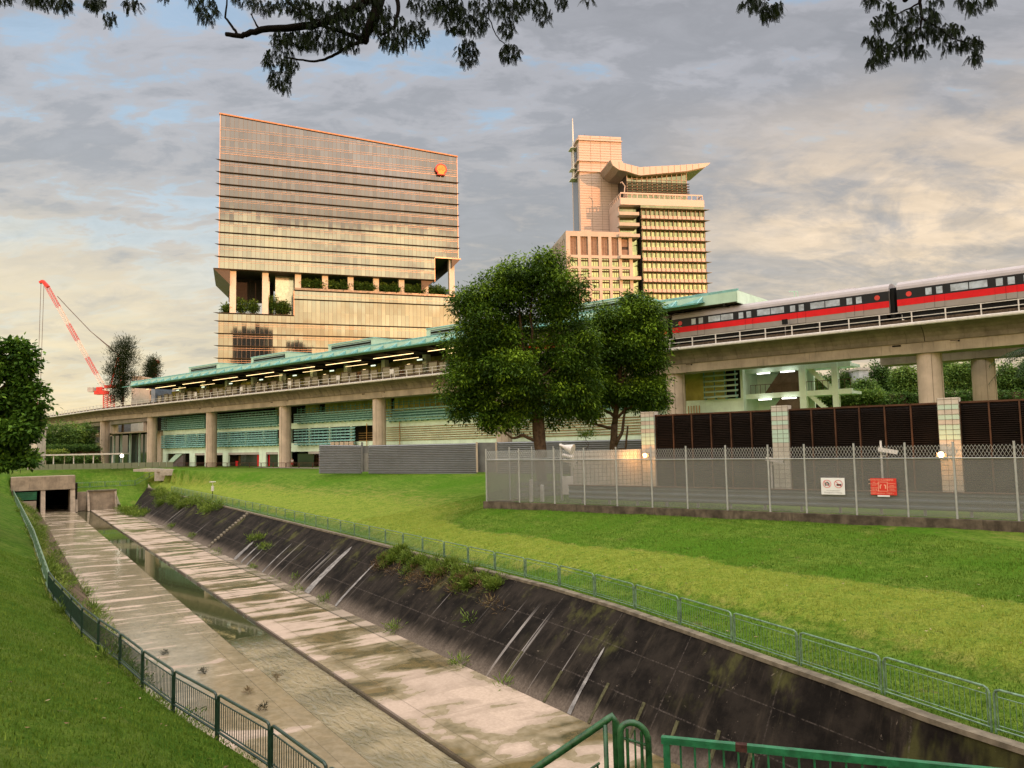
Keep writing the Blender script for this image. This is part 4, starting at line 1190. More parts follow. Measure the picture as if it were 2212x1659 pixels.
# sloping translucent glass skirt with triangular brackets behind
m = MB(); m.sweep([(-1.05, 14.42), (-1.05, 14.47), (0.55, 14.80), (0.55, 14.75)], V, [RT0 + 3.6, RT1 + 0.5]); m.obj('glass_skirt', M_TEALG, st)
m = MB(); m.sweep([(-1.12, 14.36), (-1.12, 14.5), (-1.05, 14.5), (-1.05, 14.36)], V, [RT0 + 3.6, RT1 + 0.5]); m.obj('skirt_edge_rail', M_TEAL, st)
m = MB()
x = RT0 + 3.8
while x < RT1 - 1:
    m.prism([V(x, 0.58, 15.42), V(x, 0.58, 14.82), V(x, -0.75, 14.56)], V(0.12, 0, 0) - V(0, 0, 0))
    m.prism([V(x + 0.12, 0.585, 14.84), V(x + 2.6, 0.585, 14.84), V(x + 0.12, 0.585, 15.3)], V(0, -0.08, 0) - V(0, 0, 0))
    x += 3.1
m.obj('skirt_brackets', M_TEALL, st)
m = MB(); m.box(V, RT0 + 0.01, RT1, 0.52, 0.6, 14.38, 15.46); m.obj('fascia', M_MINTP, st)
m = MB(); m.box(V, RT0 - 0.12, RT0 - 0.01, 0.6, 11.5, 14.25, 15.52); m.obj('end_fascia', M_MINT, st)
m = MB(); m.box(V, RT0 - 2.6, RT0 - 0.15, 10.0, 16.0, 14.4, 15.7); m.obj('roof_box', M_MINTP, st)
m = MB(); m.tube([V(RT0 - 1.9, 13, 15.7), V(RT0 - 1.9, 13, 16.9), V(RT0 - 0.9, 13, 17.0)], 0.05, 6); m.tube([V(RT0 - 1.5, 13, 15.7), V(RT0 - 1.5, 13, 16.9)], 0.05, 6); m.obj('vent_pipe', M_MINTP, st)
# raised louvred vents on the roof
M_SLATG = simple('slat_grey_green', (0.17, 0.24, 0.20), 0.6, var=0.15)
for k in range(6):
    a = 27.5 + 25.1 * k - 12.6 * 0 ; t0, t1 = a, a + 12.6
    t0, t1 = 153 - 25.1 * k - 12.6, 153 - 25.1 * k
    if t0 < 26: continue
    m = MB(); m.box(V, t0, t1, 6.25, 13, 15.55, 17.95)
    b = m.obj('roof_vent', M_MINTP, st)
    m = MB(); m.box(V, t0 + 0.9, t1 - 1.0, 6.19, 6.24, 15.9, 17.7); child(m.obj('vent_opening', M_DARK), b)
    m = MB()
    for j in range(4):
        z = 16.05 + j * 0.45
        m.hexa([V(t0 + 0.9, 5.98, z), V(t1 - 1.0, 5.98, z), V(t1 - 1.0, 6.18, z + 0.14), V(t0 + 0.9, 6.18, z + 0.14), V(t0 + 0.9, 5.98, z + 0.06), V(t1 - 1, 5.98, z + 0.06), V(t1 - 1, 6.18, z + 0.2), V(t0 + 0.9, 6.18, z + 0.2)])
    child(m.obj('vent_slats', M_SLATG), b)
    m = MB(); m.box(V, t0 - 0.08, t1 + 0.08, 6.15, 13.1, 17.96, 18.08); child(m.obj('vent_cap', M_TEALL), b)
# --- escape stair at the right end
tw = [(20.2, 20.9, FZ + 0.6, FZ + 1.2, -3.5, 8.3), (16.9, 17.5, FZ + 0.6, FZ + 1.2, -3.5, 8.6)]
for b in tw: vb('stair_column', M_MINT, [b])
vb('stair_landing', M_MINT, [(15.6, 27, FZ + 1.21, FZ + 4, 7.35, 7.65), (15.6, 26.9, FZ + 0.72, FZ + 1.2 - 0.02, 7.3, 7.9), (15.6, 27, FZ + 1.21, FZ + 4, 4.5, 4.8), (15.6, 26.9, FZ + 0.72, FZ + 1.2 - 0.02, 4.45, 5.0)])
m = MB()
for zt, zb in ((7.3, 5.0), (4.45, 2.2)):
    m.prism([V(20.1, FZ + 0.9, zt), V(19.6, FZ + 0.9, zt), V(17.6, FZ + 0.9, zb + 0.3), V(17.6, FZ + 0.9, zb), V(17.9, FZ + 0.9, zb)], V(0, 0.25, 0) - V(0, 0, 0))
    n = 9
    for k in range(n):
        a = 19.7 - 2.0 * k / n; z = zt - (zt - zb - 0.3) * k / n
        m.box(V, a - 0.22, a, FZ + 0.85, FZ + 1.15, z - 0.12, z + 0.10)
m.obj('stair_flight', M_MINT, st)
m = MB()
for zt, zb in ((7.3, 5.0), (4.45, 2.2)):
    m.prism([V(25.0, FZ + 1.3, zb), V(23.2, FZ + 1.3, zt), V(21.4, FZ + 1.3, zt), V(24.4, FZ + 1.3, zb)], V(0, 1.2, 0) - V(0, 0, 0))
    m.prism([V(21.0, FZ + 1.35, zb), V(21.2, FZ + 1.35, zt), V(22.4, FZ + 1.35, zt - 0.2), V(24.2, FZ + 1.35, zb)], V(0, 1.2, 0) - V(0, 0, 0))
m.obj('stair_underside', simple('stair_brown', (0.10, 0.07, 0.045), 0.8), st)
vb('stair_back_wall', M_MINT, [(20.5, 27, FZ + 4.0, FZ + 4.3, -3.5, 9)])
m = MB()
for z0 in (5.0, 7.9):
    for k in range(20):
        a = 15.7 + k * 0.56
        m.box(V, a, a + 0.04, FZ + 0.8, FZ + 0.84, z0, z0 + 0.95)
    m.box(V, 15.7, 26.4, FZ + 0.79, FZ + 0.85, z0 + 0.95, z0 + 1.0)
m.obj('stair_balustrade', simple('brown_metal', (0.10, 0.065, 0.04), 0.6), st)
vb('stair_tube_light', M_LAMPC, [(23.9, 25.3, FZ + 0.2, FZ + 0.35, 7.12, 7.22), (21.2, 22.7, FZ + 0.2, FZ + 0.35, 7.12, 7.22), (23.9, 25.3, FZ + 0.3, FZ + 0.45, 4.26, 4.36), (21.2, 22.7, FZ + 0.3, FZ + 0.45, 4.26, 4.36)])
# ================================================================== OFFICE TOWERS
def window_glass(name, tint, warm, rough=0.06, pane=(1.5, 4.2), frame=None):
    """mirror-like curtain wall glass: each pane slightly tilted and toned on its own"""
    m = MT(name)
    uv = m.n('ShaderNodeUVMap').outputs[0]
    sp = m.n('ShaderNodeSeparateXYZ'); m.l(uv, sp.inputs[0])
    fx = m.math('FLOOR', m.math('DIVIDE', sp.outputs[0], pane[0])); fy = m.math('FLOOR', m.math('DIVIDE', sp.outputs[1], pane[1]))
    cb = m.n('ShaderNodeCombineXYZ'); m.l(fx, cb.inputs[0]); m.l(fy, cb.inputs[1])
    wn = m.n('ShaderNodeTexWhiteNoise', noise_dimensions='2D'); m.l(cb.outputs[0], wn.inputs['Vector'])
    v = wn.outputs['Value']
    m.color(m.mix(v, tint, warm)); m.b.inputs['Roughness'].default_value = rough; m.b.inputs['Metallic'].default_value = 0.97
    # pane tilt
    nm = m.n('ShaderNodeNewGeometry').outputs['Normal']
    a = m.n('ShaderNodeVectorMath', operation='SUBTRACT'); m.l(wn.outputs['Color'], a.inputs[0]); a.inputs[1].default_value = (0.5, 0.5, 0.5)
    b = m.n('ShaderNodeVectorMath', operation='SCALE'); m.l(a.outputs[0], b.inputs[0]); b.inputs['Scale'].default_value = 0.007
    c = m.n('ShaderNodeVectorMath', operation='ADD'); m.l(b.outputs[0], c.inputs[0]); m.l(nm, c.inputs[1])
    d = m.n('ShaderNodeVectorMath', operation='NORMALIZE'); m.l(c.outputs[0], d.inputs[0]); m.l(d.outputs[0], m.b.inputs['Normal'])
    if frame:
        mx = m.math('LESS_THAN', m.math('FRACT', m.math('DIVIDE', sp.outputs[0], pane[0])), 0.07)
        m.color(m.mix(mx, m.mix(v, tint, warm), frame))
        m.l(m.math('MULTIPLY_ADD', mx, -0.6, 0.97), m.b.inputs['Metallic'])
        m.l(m.math('MULTIPLY_ADD', mx, 0.5, rough), m.b.inputs['Roughness'])
    return m.mat
def facade(F, a0, a1, b, z0, z1, name, mat, parent, zt=None):
    """flat glass sheet 0.3 thick with uv in metres; zt gives a sloping top"""
    m = MB(); zt = z1 if zt is None else zt
    m.hexa([F(a0, b, z0), F(a1, b, z0), F(a1, b + .3, z0), F(a0, b + .3, z0), F(a0, b, z1), F(a1, b, zt), F(a1, b + .3, zt), F(a0, b + .3, z1)])
    o = m.obj(name, mat, parent)
    uvl = o.data.uv_layers.new(name='UVMap')
    Fi = F
    for lp in o.data.loops:
        p = o.data.vertices[lp.vertex_index].co - F.o
        uvl.data[lp.index].uv = (p.dot(F.a) + 500 if abs(p.dot(F.a)) < 1e6 else 0, p.z + 100)
    return o
# ---- glass office slab (left)
LA = AT(472.5, 600, 258.0)
FS = Frame((LA.x, LA.y, 0), R(19.5))
def on_face(F, x, y, b=0.0):                     # (a, z) on the plane b of a frame
    d = ray(x, y); o = F.o + F.b * b
    n = F.b
    k = o.dot(n) / d.dot(n); p = d * k
    return ((p - F.o).dot(F.a), p.z)
office = thing('office_building', 'wide mirror glass office block with dark floor fins and an open garden storey', 'building', (LA.x, LA.y, -3))
G_S = window_glass('bronze_mirror_glass', (0.245, 0.24, 0.222), (0.305, 0.295, 0.268), 0.04, (1.45, 4.22), (0.16, 0.12, 0.09))
M_FIN = simple('dark_fin_metal', (0.075, 0.052, 0.036), 0.5, metal=0.3)
M_LINE = simple('copper_line_metal', (0.55, 0.36, 0.26), 0.35, metal=0.5, var=0.05)
M_COL = simple('pale_column_cladding', (0.62, 0.54, 0.46), 0.6, var=0.06)
M_SHAD = simple('office_inner_dark', (0.045, 0.04, 0.038), 0.7)
Wd = on_face(FS, 989, 500)[0]
zl = on_face(FS, 474, 247)[1]; zr_ = on_face(FS, 988, 340)[1]
zu = 61.3; step = 4.22; nst = on_face(FS, 939, 600)[0]; stp = on_face(FS, 635, 650)[0]
zu2 = on_face(FS, 960, 558)[1]; zlo = on_face(FS, 520, 678)[1]; zhi = on_face(FS, 640, 628)[1]
facade(FS, 0, nst, 0, zu, zl, 'upper_facade', G_S, office, zt=zl + (zr_ - zl) * nst / Wd)
facade(FS, nst, Wd, 0, zu2, zl + (zr_ - zl) * nst / Wd, 'upper_facade', G_S, office, zt=zr_)
facade(FS, 0, stp, 0, -3, zlo, 'lower_facade', G_S, office)
facade(FS, stp, Wd, 0, -3, zhi, 'lower_facade', G_S, office)
m = MB()
zn_ = zl + (zr_ - zl) * nst / Wd
m.hexa([FS(0.2, .3, zu), FS(nst, .3, zu), FS(nst, 34, zu), FS(0.2, 34, zu), FS(0.2, .3, zl - .2), FS(nst, .3, zn_ - .2), FS(nst, 34, zn_ - .2), FS(0.2, 34, zl - .2)])
m.hexa([FS(nst + .01, .3, zu2), FS(Wd - .2, .3, zu2), FS(Wd - .2, 34, zu2), FS(nst + .01, 34, zu2), FS(nst + .01, .3, zn_ - .2), FS(Wd - .2, .3, zr_ - .2), FS(Wd - .2, 34, zr_ - .2), FS(nst + .01, 34, zn_ - .2)])
m.obj('upper_block', M_SHAD, office)
m = MB(); m.box(FS, 0.2, Wd - .2, .3, 34, -3, zlo - .1); m.box(FS, stp + .05, Wd - .2, .3, 34, zlo - .09, zhi - .1); m.obj('lower_block', M_SHAD, office)
# chamfered soffits at both ends
m = MB()
m.prism([FS(-1.8, -.4, zu + .3), FS(3.6, -.4, zu - 5.4 + .3), FS(3.6, -.4, zu + .3)], FS.b * 30); m.obj('end_soffit', M_FIN, office)
m = MB(); m.prism([FS(Wd + 1.2, -.3, zu2 + .3), FS(Wd - 2.6, -.3, zu2 - 3.6), FS(Wd - 2.6, -.3, zu2 + .3)], FS.b * 30); m.obj('end_soffit', M_FIN, office)
m = MB(); m.prism([FS(nst - 0.2, .35, zu), FS(nst - 5, .35, zu), FS(nst - 5, .35, zu - 4)], FS.b * 0.3); m.obj('end_soffit', M_FIN, office)
def fin(z, a0, a1, ov0=1.4, ov1=0.6):
    m = MB()
    m.hexa([FS(a0 - ov0, -0.95, z - .02), FS(a1 + ov1, -0.95, z - .02), FS(a1, -.01, z - .26), FS(a0, -.01, z - .26),
            FS(a0 - ov0, -0.95, z + .06), FS(a1 + ov1, -0.95, z + .06), FS(a1, -.01, z + .08), FS(a0, -.01, z + .08)])
    m.obj('sun_fin', M_FIN, office)
for k in range(0, 10):
    z = zu + 0.2 + step * k
    if k == 0: fin(z, 0, nst, 1.6, 0)
    elif z < zu2 + 0.5: fin(z, 0, nst, 1.4, 0)
    else: fin(z, 0, Wd)
k = 0
z = zlo - 2.7
while z > 8: fin(z, 0, Wd); z -= step
fin(zhi - step * .72, stp, Wd, 0); fin(zlo - 0.1 + .15, 0, stp, 1.6, 0); fin(zhi + .15, stp, Wd, 0, 1.2)
m = MB()
def line(z, a0, a1, dz=0.0, w=0.09):
    m.hexa([FS(a0, -.10, z), FS(a1, -.10, z + dz), FS(a1, -.005, z + dz), FS(a0, -.005, z), FS(a0, -.10, z + w), FS(a1, -.10, z + dz + w), FS(a1, -.005, z + dz + w), FS(a0, -.005, z + w)])
zz = zu
for k in range(10):
    zz = zu + step * k
    for q in (2.75, 3.35):
        line(zz + q, 0, nst if zz + q < zu2 + .2 else Wd)
for q in (101.9, 103.6, 104.3, 106.9, 107.6):
    a_end = min(Wd, (zl - 0.6 - q) / (zl - zr_) * Wd); line(q, 0, a_end)
q = 110.4; line(q, 0, (zl - 0.6 - q) / (zl - zr_) * Wd); line(111.2, 0, (zl - 0.6 - 111.2) / (zl - zr_) * Wd)
z = zlo - 2.7
while z > 8:
    for q in (-1.4, -0.75): line(z + q, 0, Wd)
    z -= step
line(zhi - 1.6, stp, Wd); 
m.obj('facade_lines', M_LINE, office)
m = MB()      # parapet and edge trims
m.hexa([FS(-.35, -.5, zl), FS(Wd + .3, -.5, zr_), FS(Wd + .3, 1.0, zr_), FS(-.35, 1.0, zl), FS(-.35, -.5, zl + .45), FS(Wd + .3, -.5, zr_ + .45), FS(Wd + .3, 1, zr_ + .45), FS(-.35, 1, zl + .45)])
m.obj('parapet', simple('copper_parapet', (0.50, 0.22, 0.10), 0.5, metal=0.2), office)
m = MB()
m.box(FS, -.12, .12, -.25, -.02, zu, zl); m.box(FS, Wd - .12, Wd + .12, -.25, -.02, zu2, zr_)
m.box(FS, nst - .12, nst + .14, -.25, -.02, zu - .3, zu2 + .1); m.box(FS, nst + .15, Wd + 1, -.3, -.02, zu2 - .1, zu2 + .3)
m.box(FS, stp - .14, stp + .14, -.25, -.02, zlo, zhi)
m.obj('edge_trim', M_LINE, office)
# garden storey: columns, inner glass, terrace
for x in (503, 573, 643.5, 702, 757, 812, 867, 919, 976):
    a = on_face(FS, x, 640, 1.6)[0]
    zb = zlo if a < stp else zhi
    zt = zu if a < nst else zu2
    m = MB(); m.box(FS, a - 1.02, a + 1.02, 1.0, 3.0, zb - .05, zt + .05); c_ = m.obj('column', M_COL, office)
m = MB(); m.box(FS, stp - 6, stp + 1, 6, 6.3, zlo, zu); m.box(FS, 14.5, 16.8, 8, 8.3, zlo, zu)
gl = m.obj('garden_glass', simple('pale_reflecting_glass', (0.55, 0.55, 0.48), 0.15, metal=0.5, var=0.2), office)
m = MB(); m.box(FS, 3, 14.4, 14, 14.3, zlo + 6.5, zu - .02); m.box(FS, 17, stp - 6.05, 20, 20.3, zlo, zu - .02); m.obj('garden_core', M_SHAD, office)
m = MB(); m.box(FS, stp + .4, Wd - 4, 5.3, 5.6, zhi + .1, zhi + 3.6); m.obj('garden_screen', simple('pale_garden_screen', (0.62, 0.54, 0.50), 0.2, metal=0.6), office)
m = MB(); m.box(FS, 0, Wd, .5, .6, zhi + .3, zhi + 1.2) if False else m.box(FS, stp + .3, Wd - .3, .5, .55, zhi + .2, zhi + 1.2); m.obj('terrace_balustrade', G_S if False else simple('smoked_balustrade', (0.25, 0.19, 0.15), 0.2, metal=0.4), office)
# round emblem: scallop shell sign
ea, ez = on_face(FS, 951.5, 368)
def emblem_pt(r, a): return (r * math.sin(a), r * math.cos(a))
em_out = [emblem_pt(1.0 + 0.0 * math.cos(a * 7), a) for a in [R(-112 + 224 * i / 28) for i in range(29)]]
em_out += [(0.62, -0.62), (0.66, -0.98), (0.12, -0.98), (0.0, -1.03), (-0.12, -0.98), (-0.66, -0.98), (-0.62, -0.62)]
RR = 2.25
sh = MB(); sh.prism([FS(ea + x * RR, -1.2, ez + z * RR * .98) for x, z in em_out], FS.b * 0.9); emb = sh.obj('shell_emblem', simple('emblem_red', (0.60, 0.035, 0.02), 0.4, var=0.05), office)
em_in = [emblem_pt(0.76, a) for a in [R(-105 + 210 * i / 28) for i in range(29)]] + [(0.48, -0.50), (0.50, -0.82), (0, -0.86), (-0.50, -0.82), (-0.48, -0.50)]
sh = MB(); sh.prism([FS(ea + x * RR, -1.26, ez + z * RR * .98) for x, z in em_in], FS.b * 0.05); child(sh.obj('emblem_face', simple('emblem_yellow', (0.85, 0.30, 0.03), 0.4, var=0.04)), emb)
sh = MB()
for k in range(-4, 5):
    if k in (-4, 4): continue
    a = R(k * 24)
    sh.bar(FS(ea + math.sin(a) * .26 * RR, -1.28, ez - .33 * RR + (math.cos(a)) * .2 * RR), FS(ea + math.sin(a) * .80 * RR, -1.28, ez + math.cos(a) * .78 * RR), 0.14, 0.05, up=FS.b)
child(sh.obj('emblem_ribs', simple('emblem_rib_orange', (0.70, 0.16, 0.02), 0.4)), emb)

# ---- stone tower with wing roof (right)
TA = AT(1224.8, 600, 307.0)
FT = Frame((TA.x, TA.y, 0), R(9.5))
tower = thing('office_tower', 'sunlit stone tower with tall lift shaft, wing shaped roof and floor sunshades', 'building', (TA.x, TA.y, -3))
M_STONE = simple('pink_stone', (0.50, 0.40, 0.34), 0.7, var=0.07, scale=0.3)
M_STONE2 = simple('pale_metal_panel', (0.54, 0.41, 0.35), 0.5, metal=0.1, var=0.05, scale=0.3)
M_LOUVT = simple('bronze_tower_louvre', (0.26, 0.17, 0.125), 0.6)
M_JOINT = simple('panel_joint', (0.20, 0.14, 0.11), 0.8)
G_T = window_glass('green_tower_glass', (0.24, 0.27, 0.16), (0.40, 0.39, 0.23), 0.08, (1.5, 2.1))
M_TDARK = simple('tower_dark', (0.06, 0.05, 0.045), 0.7)
def tz(zx, zy, b=0.0):                         # from the enlarged study crop to (a, z)
    return on_face(FT, 1152 + zx * 0.26455, 219.4 + zy * 0.26455, b)
def tbox(name, mat, a0, a1, b0, b1, z0, z1, par=None):
    m = MB(); m.box(FT, a0, a1, b0, b1, z0, z1); return m.obj(name, mat, par or tower)
zb_ = tz(275, 1055)[1]; a_sr = tz(724, 1100)[0]
# base block: piers and beams standing proud of recessed windows
cols = [(305, 365), (390, 450), (475, 535), (560, 620), (643, 700), (725, 785)]
rows = [(1275, 1342), (1362, 1430), (1452, 1520), (1540, 1608), (1628, 1696)]
abx = [(tz(x0, 1300)[0], tz(x1, 1300)[0]) for x0, x1 in cols]
Aend = tz(812, 1300)[0]
top_louv = (tz(300, 1250)[1], tz(300, 1097)[1])
zr = [(tz(340, y1)[1], tz(340, y0)[1]) for y0, y1 in rows]
tbox('base_core', M_TDARK, 0.4, Aend, 1.2, 36, -3, zb_ - .1)
zcuts = [-3] + [v for p in sorted(zr) for v in p] + [top_louv[0], top_louv[1], zb_]
m = MB()
for z0, z1 in zip(zcuts[0::2], zcuts[1::2]):
    m.box(FT, 0, Aend, 0, 1.2, z0, z1)
acuts = [0] + [v for p in abx for v in p] + [Aend]
for (z0, z1) in list(zip(zcuts[1::2], zcuts[2::2])):
    for a0, a1 in zip(acuts[0::2], acuts[1::2]):
        m.box(FT, a0, a1, 0.0, 1.2, z0, z1)
m.obj('base_wall', M_STONE, tower)
for a0, a1 in abx:
    m = MB()
    if a0 < 21: 
        m.box(FT, a0, a1, 0.9, 1.1, top_louv[0], top_louv[1])
        for q in (1, 2): m.box(FT, a0 + (a1 - a0) * q / 3 - .06, a0 + (a1 - a0) * q / 3 + .06, 0.75, 0.9, top_louv[0], top_louv[1])
        m.obj('tall_louvre', M_LOUVT, tower)
    for z0, z1 in zr:
        w = facade(FT, a0, a1, 0.7, z0, z1, 'window', G_T, tower)
        m = MB()
        m.box(FT, a0, a1, .5, .68, z0 + (z1 - z0) * .62, z0 + (z1 - z0) * .62 + .16)
        m.box(FT, a0, a1, -.25, .68, z1 - .95, z1 - .85)
        for q in (0.33, 0.66): m.box(FT, a0 + (a1 - a0) * q - .05, a0 + (a1 - a0) * q + .05, .5, .68, z0, z1)
        child(m.obj('window_frame', M_JOINT), w)
for z0, z1 in ((tz(300, 1250)[1], tz(300, 1195)[1]), (tz(300, 1172)[1], tz(300, 1110)[1])):
    tbox('tall_louvre', M_LOUVT, abx[5][0], abx[5][1], 0.9, 1.1, z0, z1)
# side wall of the base block, seen obliquely
m = MB(); m.box(FT, 0.0, 0.4, 1.21, 36, zb_ - 2.4, zb_); m.box(FT, 0.0, 0.4, 1.21, 36, top_louv[0] - 2, top_louv[0])
for k in range(12):
    m.box(FT, 0.0, 0.4, 1.25 + 2.95 * k, 2.6 + 2.95 * k, -3, zb_)
m.obj('side_wall', M_STONE, tower)
# shaft
SB = 16.0
S0, S1 = tz(386, 900, SB)[0], tz(722, 500, SB)[0] 
zs = tz(380, 275, SB)[1]
tbox('lift_shaft', M_STONE2, S0, S1, SB, SB + 13.5, zb_ - 1, zs)
m = MB()
n = 42
for k in range(1, n):
    z = zb_ + (zs - zb_) * k / n; m.box(FT, S0 - .02, S1 + .02, SB - .07, SB - .01, z, z + .10)
for q in (0.27, 0.5, 0.74): m.box(FT, S0 + (S1 - S0) * q, S0 + (S1 - S0) * q + .14, SB - .08, SB - .015, zb_, zs)
m.obj('panel_joints', simple('shaft_joint', (0.33, 0.25, 0.20), 0.7), tower)
m = MB()
for zy in (318, 487, 573):
    z = tz(380, zy, SB)[1]; m.box(FT, S0 - .5, S1 + .3, SB - .7, SB - .08, z, z + .45); m.box(FT, S0 - 1.0, S0 - .02, SB - .7, SB + 13.5, z, z + .35)
m.obj('shaft_ledge', M_STONE2, tower)
tbox('shaft_side_glass', simple('grey_side_glass', (0.16, 0.16, 0.17), 0.2, metal=0.4), S0 - .12, S0 - .02, SB + 3, SB + 11.5, zb_, zs - 4)
# mast
mp_ = on_face(FT, 1237.5, 380, 1.2)
mt = MB(); bz = tz(330, 620, 22)[1]; tp = tz(322, 138, 22)[1]; ma = tz(328, 450, 22)[0]
mt.tube([FT(ma, 22, bz), FT(ma, 22, (bz + tp) / 2), FT(ma, 22, tp)], [0.48, 0.42, 0.15], 8)
for zy in (390, 560, 640):
    z = tz(300, zy, 22)[1]; mt.box(FT, ma - 1.6, S0 - .2, 20, 25, z, z + .3)
mt.obj('mast', simple('mast_white', (0.7, 0.66, 0.6), 0.5), tower)
am = MB(); aa = tz(418, 250, 20)[0]; am.tube([FT(aa, 20, zs), FT(aa, 20, zs + 2.2)], 0.08, 5); am.box(FT, aa - .6, aa + .6, 19.9, 20.1, zs + 1.2, zs + 1.3); am.obj('aerial', M_TDARK, tower)
M_FIN2 = simple('bronze_sunshade', (0.16, 0.115, 0.08), 0.5, metal=0.2)
# main office body
B0, B1 = tz(888, 1100, -1.5)[0], tz(1405, 1100, -1.5)[0]
zt_ = tz(900, 790, -1)[1]; zt0 = tz(900, 845, -1)[1]
tbox('terrace_slab', M_STONE2, tz(712, 820, -1)[0], tz(1395, 820, -1)[0], -1.0, 15.5, zt0, zt_)
tbox('body_core', M_TDARK, tz(700, 900, 3)[0], B1 - .3, 3.1, 15.4, -3, zt0)
tbox('body_stone', M_STONE2, tz(694, 900, 2.5)[0], tz(699, 900, 2.5)[0], 2.2, 15.4, zb_ - 1, zt0)
facade(FT, tz(698, 900, 3)[0], B0, 2.2, -3, zt0, 'recess_glass', G_T, tower)
facade(FT, B0, B1, -.9, -3, zt0, 'office_glass', G_T, tower)
tbox('body_right', M_TDARK, B1 - .4, B1, -.55, 24, -3, zt0)
fy = [872, 960, 1045, 1132, 1218, 1304, 1390, 1475, 1560, 1645, 1730]
fz = [tz(900, y, -2)[1] for y in fy]
sp_ = MB(); fn_ = MB(); mu = MB()
nm_ = 14
for k, z in enumerate(fz):
    fn_ = MB()
    fn_.hexa([FT(B0 - .9, -3.0, z - .08), FT(B1 + 1.7, -3.0, z - .08), FT(B1 - .2, -.92, z - .3), FT(B0 + .2, -.92, z - .3), FT(B0 - .9, -3.0, z + .05), FT(B1 + 1.7, -3.0, z + .05), FT(B1 - .2, -.92, z + .15), FT(B0 + .2, -.92, z + .15)])
    fn_.obj('sunshade', M_FIN2, tower)
    lo_ = z - 2.95
    s_ = MB(); s_.box(FT, B0, B1, -1.25, -.93, lo_ - .9, lo_ + .35); s_.obj('spandrel', M_STONE2, tower)
    for j in range(nm_ + 1):
        a = B0 + .1 + (B1 - B0 - .3) * j / nm_
        mu.box(FT, a, a + .14, -1.5, -1.26, lo_ - 1.0, z - .35)
        mu.hexa([FT(a, -2.6, z + .02), FT(a + .14, -2.6, z + .02), FT(a + .14, -.95, z + .16), FT(a, -.95, z + .16), FT(a, -2.7, z + .3), FT(a + .14, -2.7, z + .3), FT(a + .14, -1.0, z + .5), FT(a, -1.0, z + .5)])
        mu.box(FT, a - .1, a + .24, -1.6, -1.52, z - 2.2, z - .4)
mu.obj('mullions', simple('mullion_brown', (0.16, 0.11, 0.08), 0.5, metal=0.3), tower)
for zy in (912, 1000, 1090, 1265, 1438):
    z0 = tz(760, zy + 14, -1.5)[1]; z1 = tz(760, zy - 12, -1.5)[1]
    m = MB(); m.box(FT, tz(712 if zy > 1200 else 702, zy, -1.5)[0], B0 - .95, -1.6, 2.1, z0, z1); m.obj('balcony', M_STONE, tower)
# penthouse
P0_, P1_ = tz(765, 700, 3)[0], tz(1252, 700, 3)[0]
zp = tz(1000, 598, 3)[1]; zp2 = tz(1250, 570, 3)[1]
facade(FT, P0_, P1_, 3, zt_, zp, 'penthouse_glass', G_T, tower, zt=zp2 + .6)
tbox('penthouse_core', M_TDARK, P0_, P1_, 3.4, 15, zt_, zp)
m = MB()
for j in range(13):
    a = P0_ + (P1_ - P0_) * j / 12
    m.box(FT, a - .1, a + .1, 2.7, 2.98, zt_, zp + (zp2 - zp) * j / 12)
for zy in (640, 768): 
    z = tz(1000, zy, 3)[1]; m.box(FT, P0_, P1_, 2.75, 2.95, z, z + .12)
m.obj('penthouse_mullion', M_STONE2, tower)
for zy in (665, 688, 710, 730, 745):
    z = tz(1000, zy, 2)[1]; m = MB(); m.box(FT, P0_ - .6, P1_ + .8, 1.6, 2.6, z, z + .14); m.obj('sunshade', M_FIN, tower)
m = MB(); zr1 = tz(1000, 752, -1)[1]; R0, R1 = tz(712, 760, -1)[0], tz(1382, 760, -1)[0]
m.box(FT, R0, R1, -.9, -.7, zr1 - .4, zr1 + .15)
m.box(FT, R0, R0 + .3, -.7, 15, zr1 - .4, zr1); m.box(FT, R1 - .3, R1, -.7, 15, zr1 - .4, zr1)
for j in range(16):
    a = R0 + (R1 - R0) * j / 15; m.box(FT, a - .12, a + .12, -.88, -.72, zt_, zr1 - .4)
for j in range(6):
    m.box(FT, R0 + .02, R0 + .25, 1 + 2.5 * j, 1.6 + 2.5 * j, zt_, zr1 - .4); m.box(FT, R1 - .25, R1 - .02, 1 + 2.5 * j, 1.6 + 2.5 * j, zt_, zr1 - .4)
m.obj('terrace_rail', M_STONE2, tower)
# window cleaning arm
m = MB(); m.tube([FT(*[tz(740, 780, 0)[0]], 0, tz(740, 780, 0)[1]), FT(tz(748, 690, 0)[0], 0, tz(748, 690, 0)[1]), FT(tz(722, 655, 0)[0], 0, tz(722, 655, 0)[1]), FT(tz(712, 665, 0)[0], 0, tz(712, 665, 0)[1])], 0.22, 6); m.obj('gondola_arm', M_STONE2, tower)
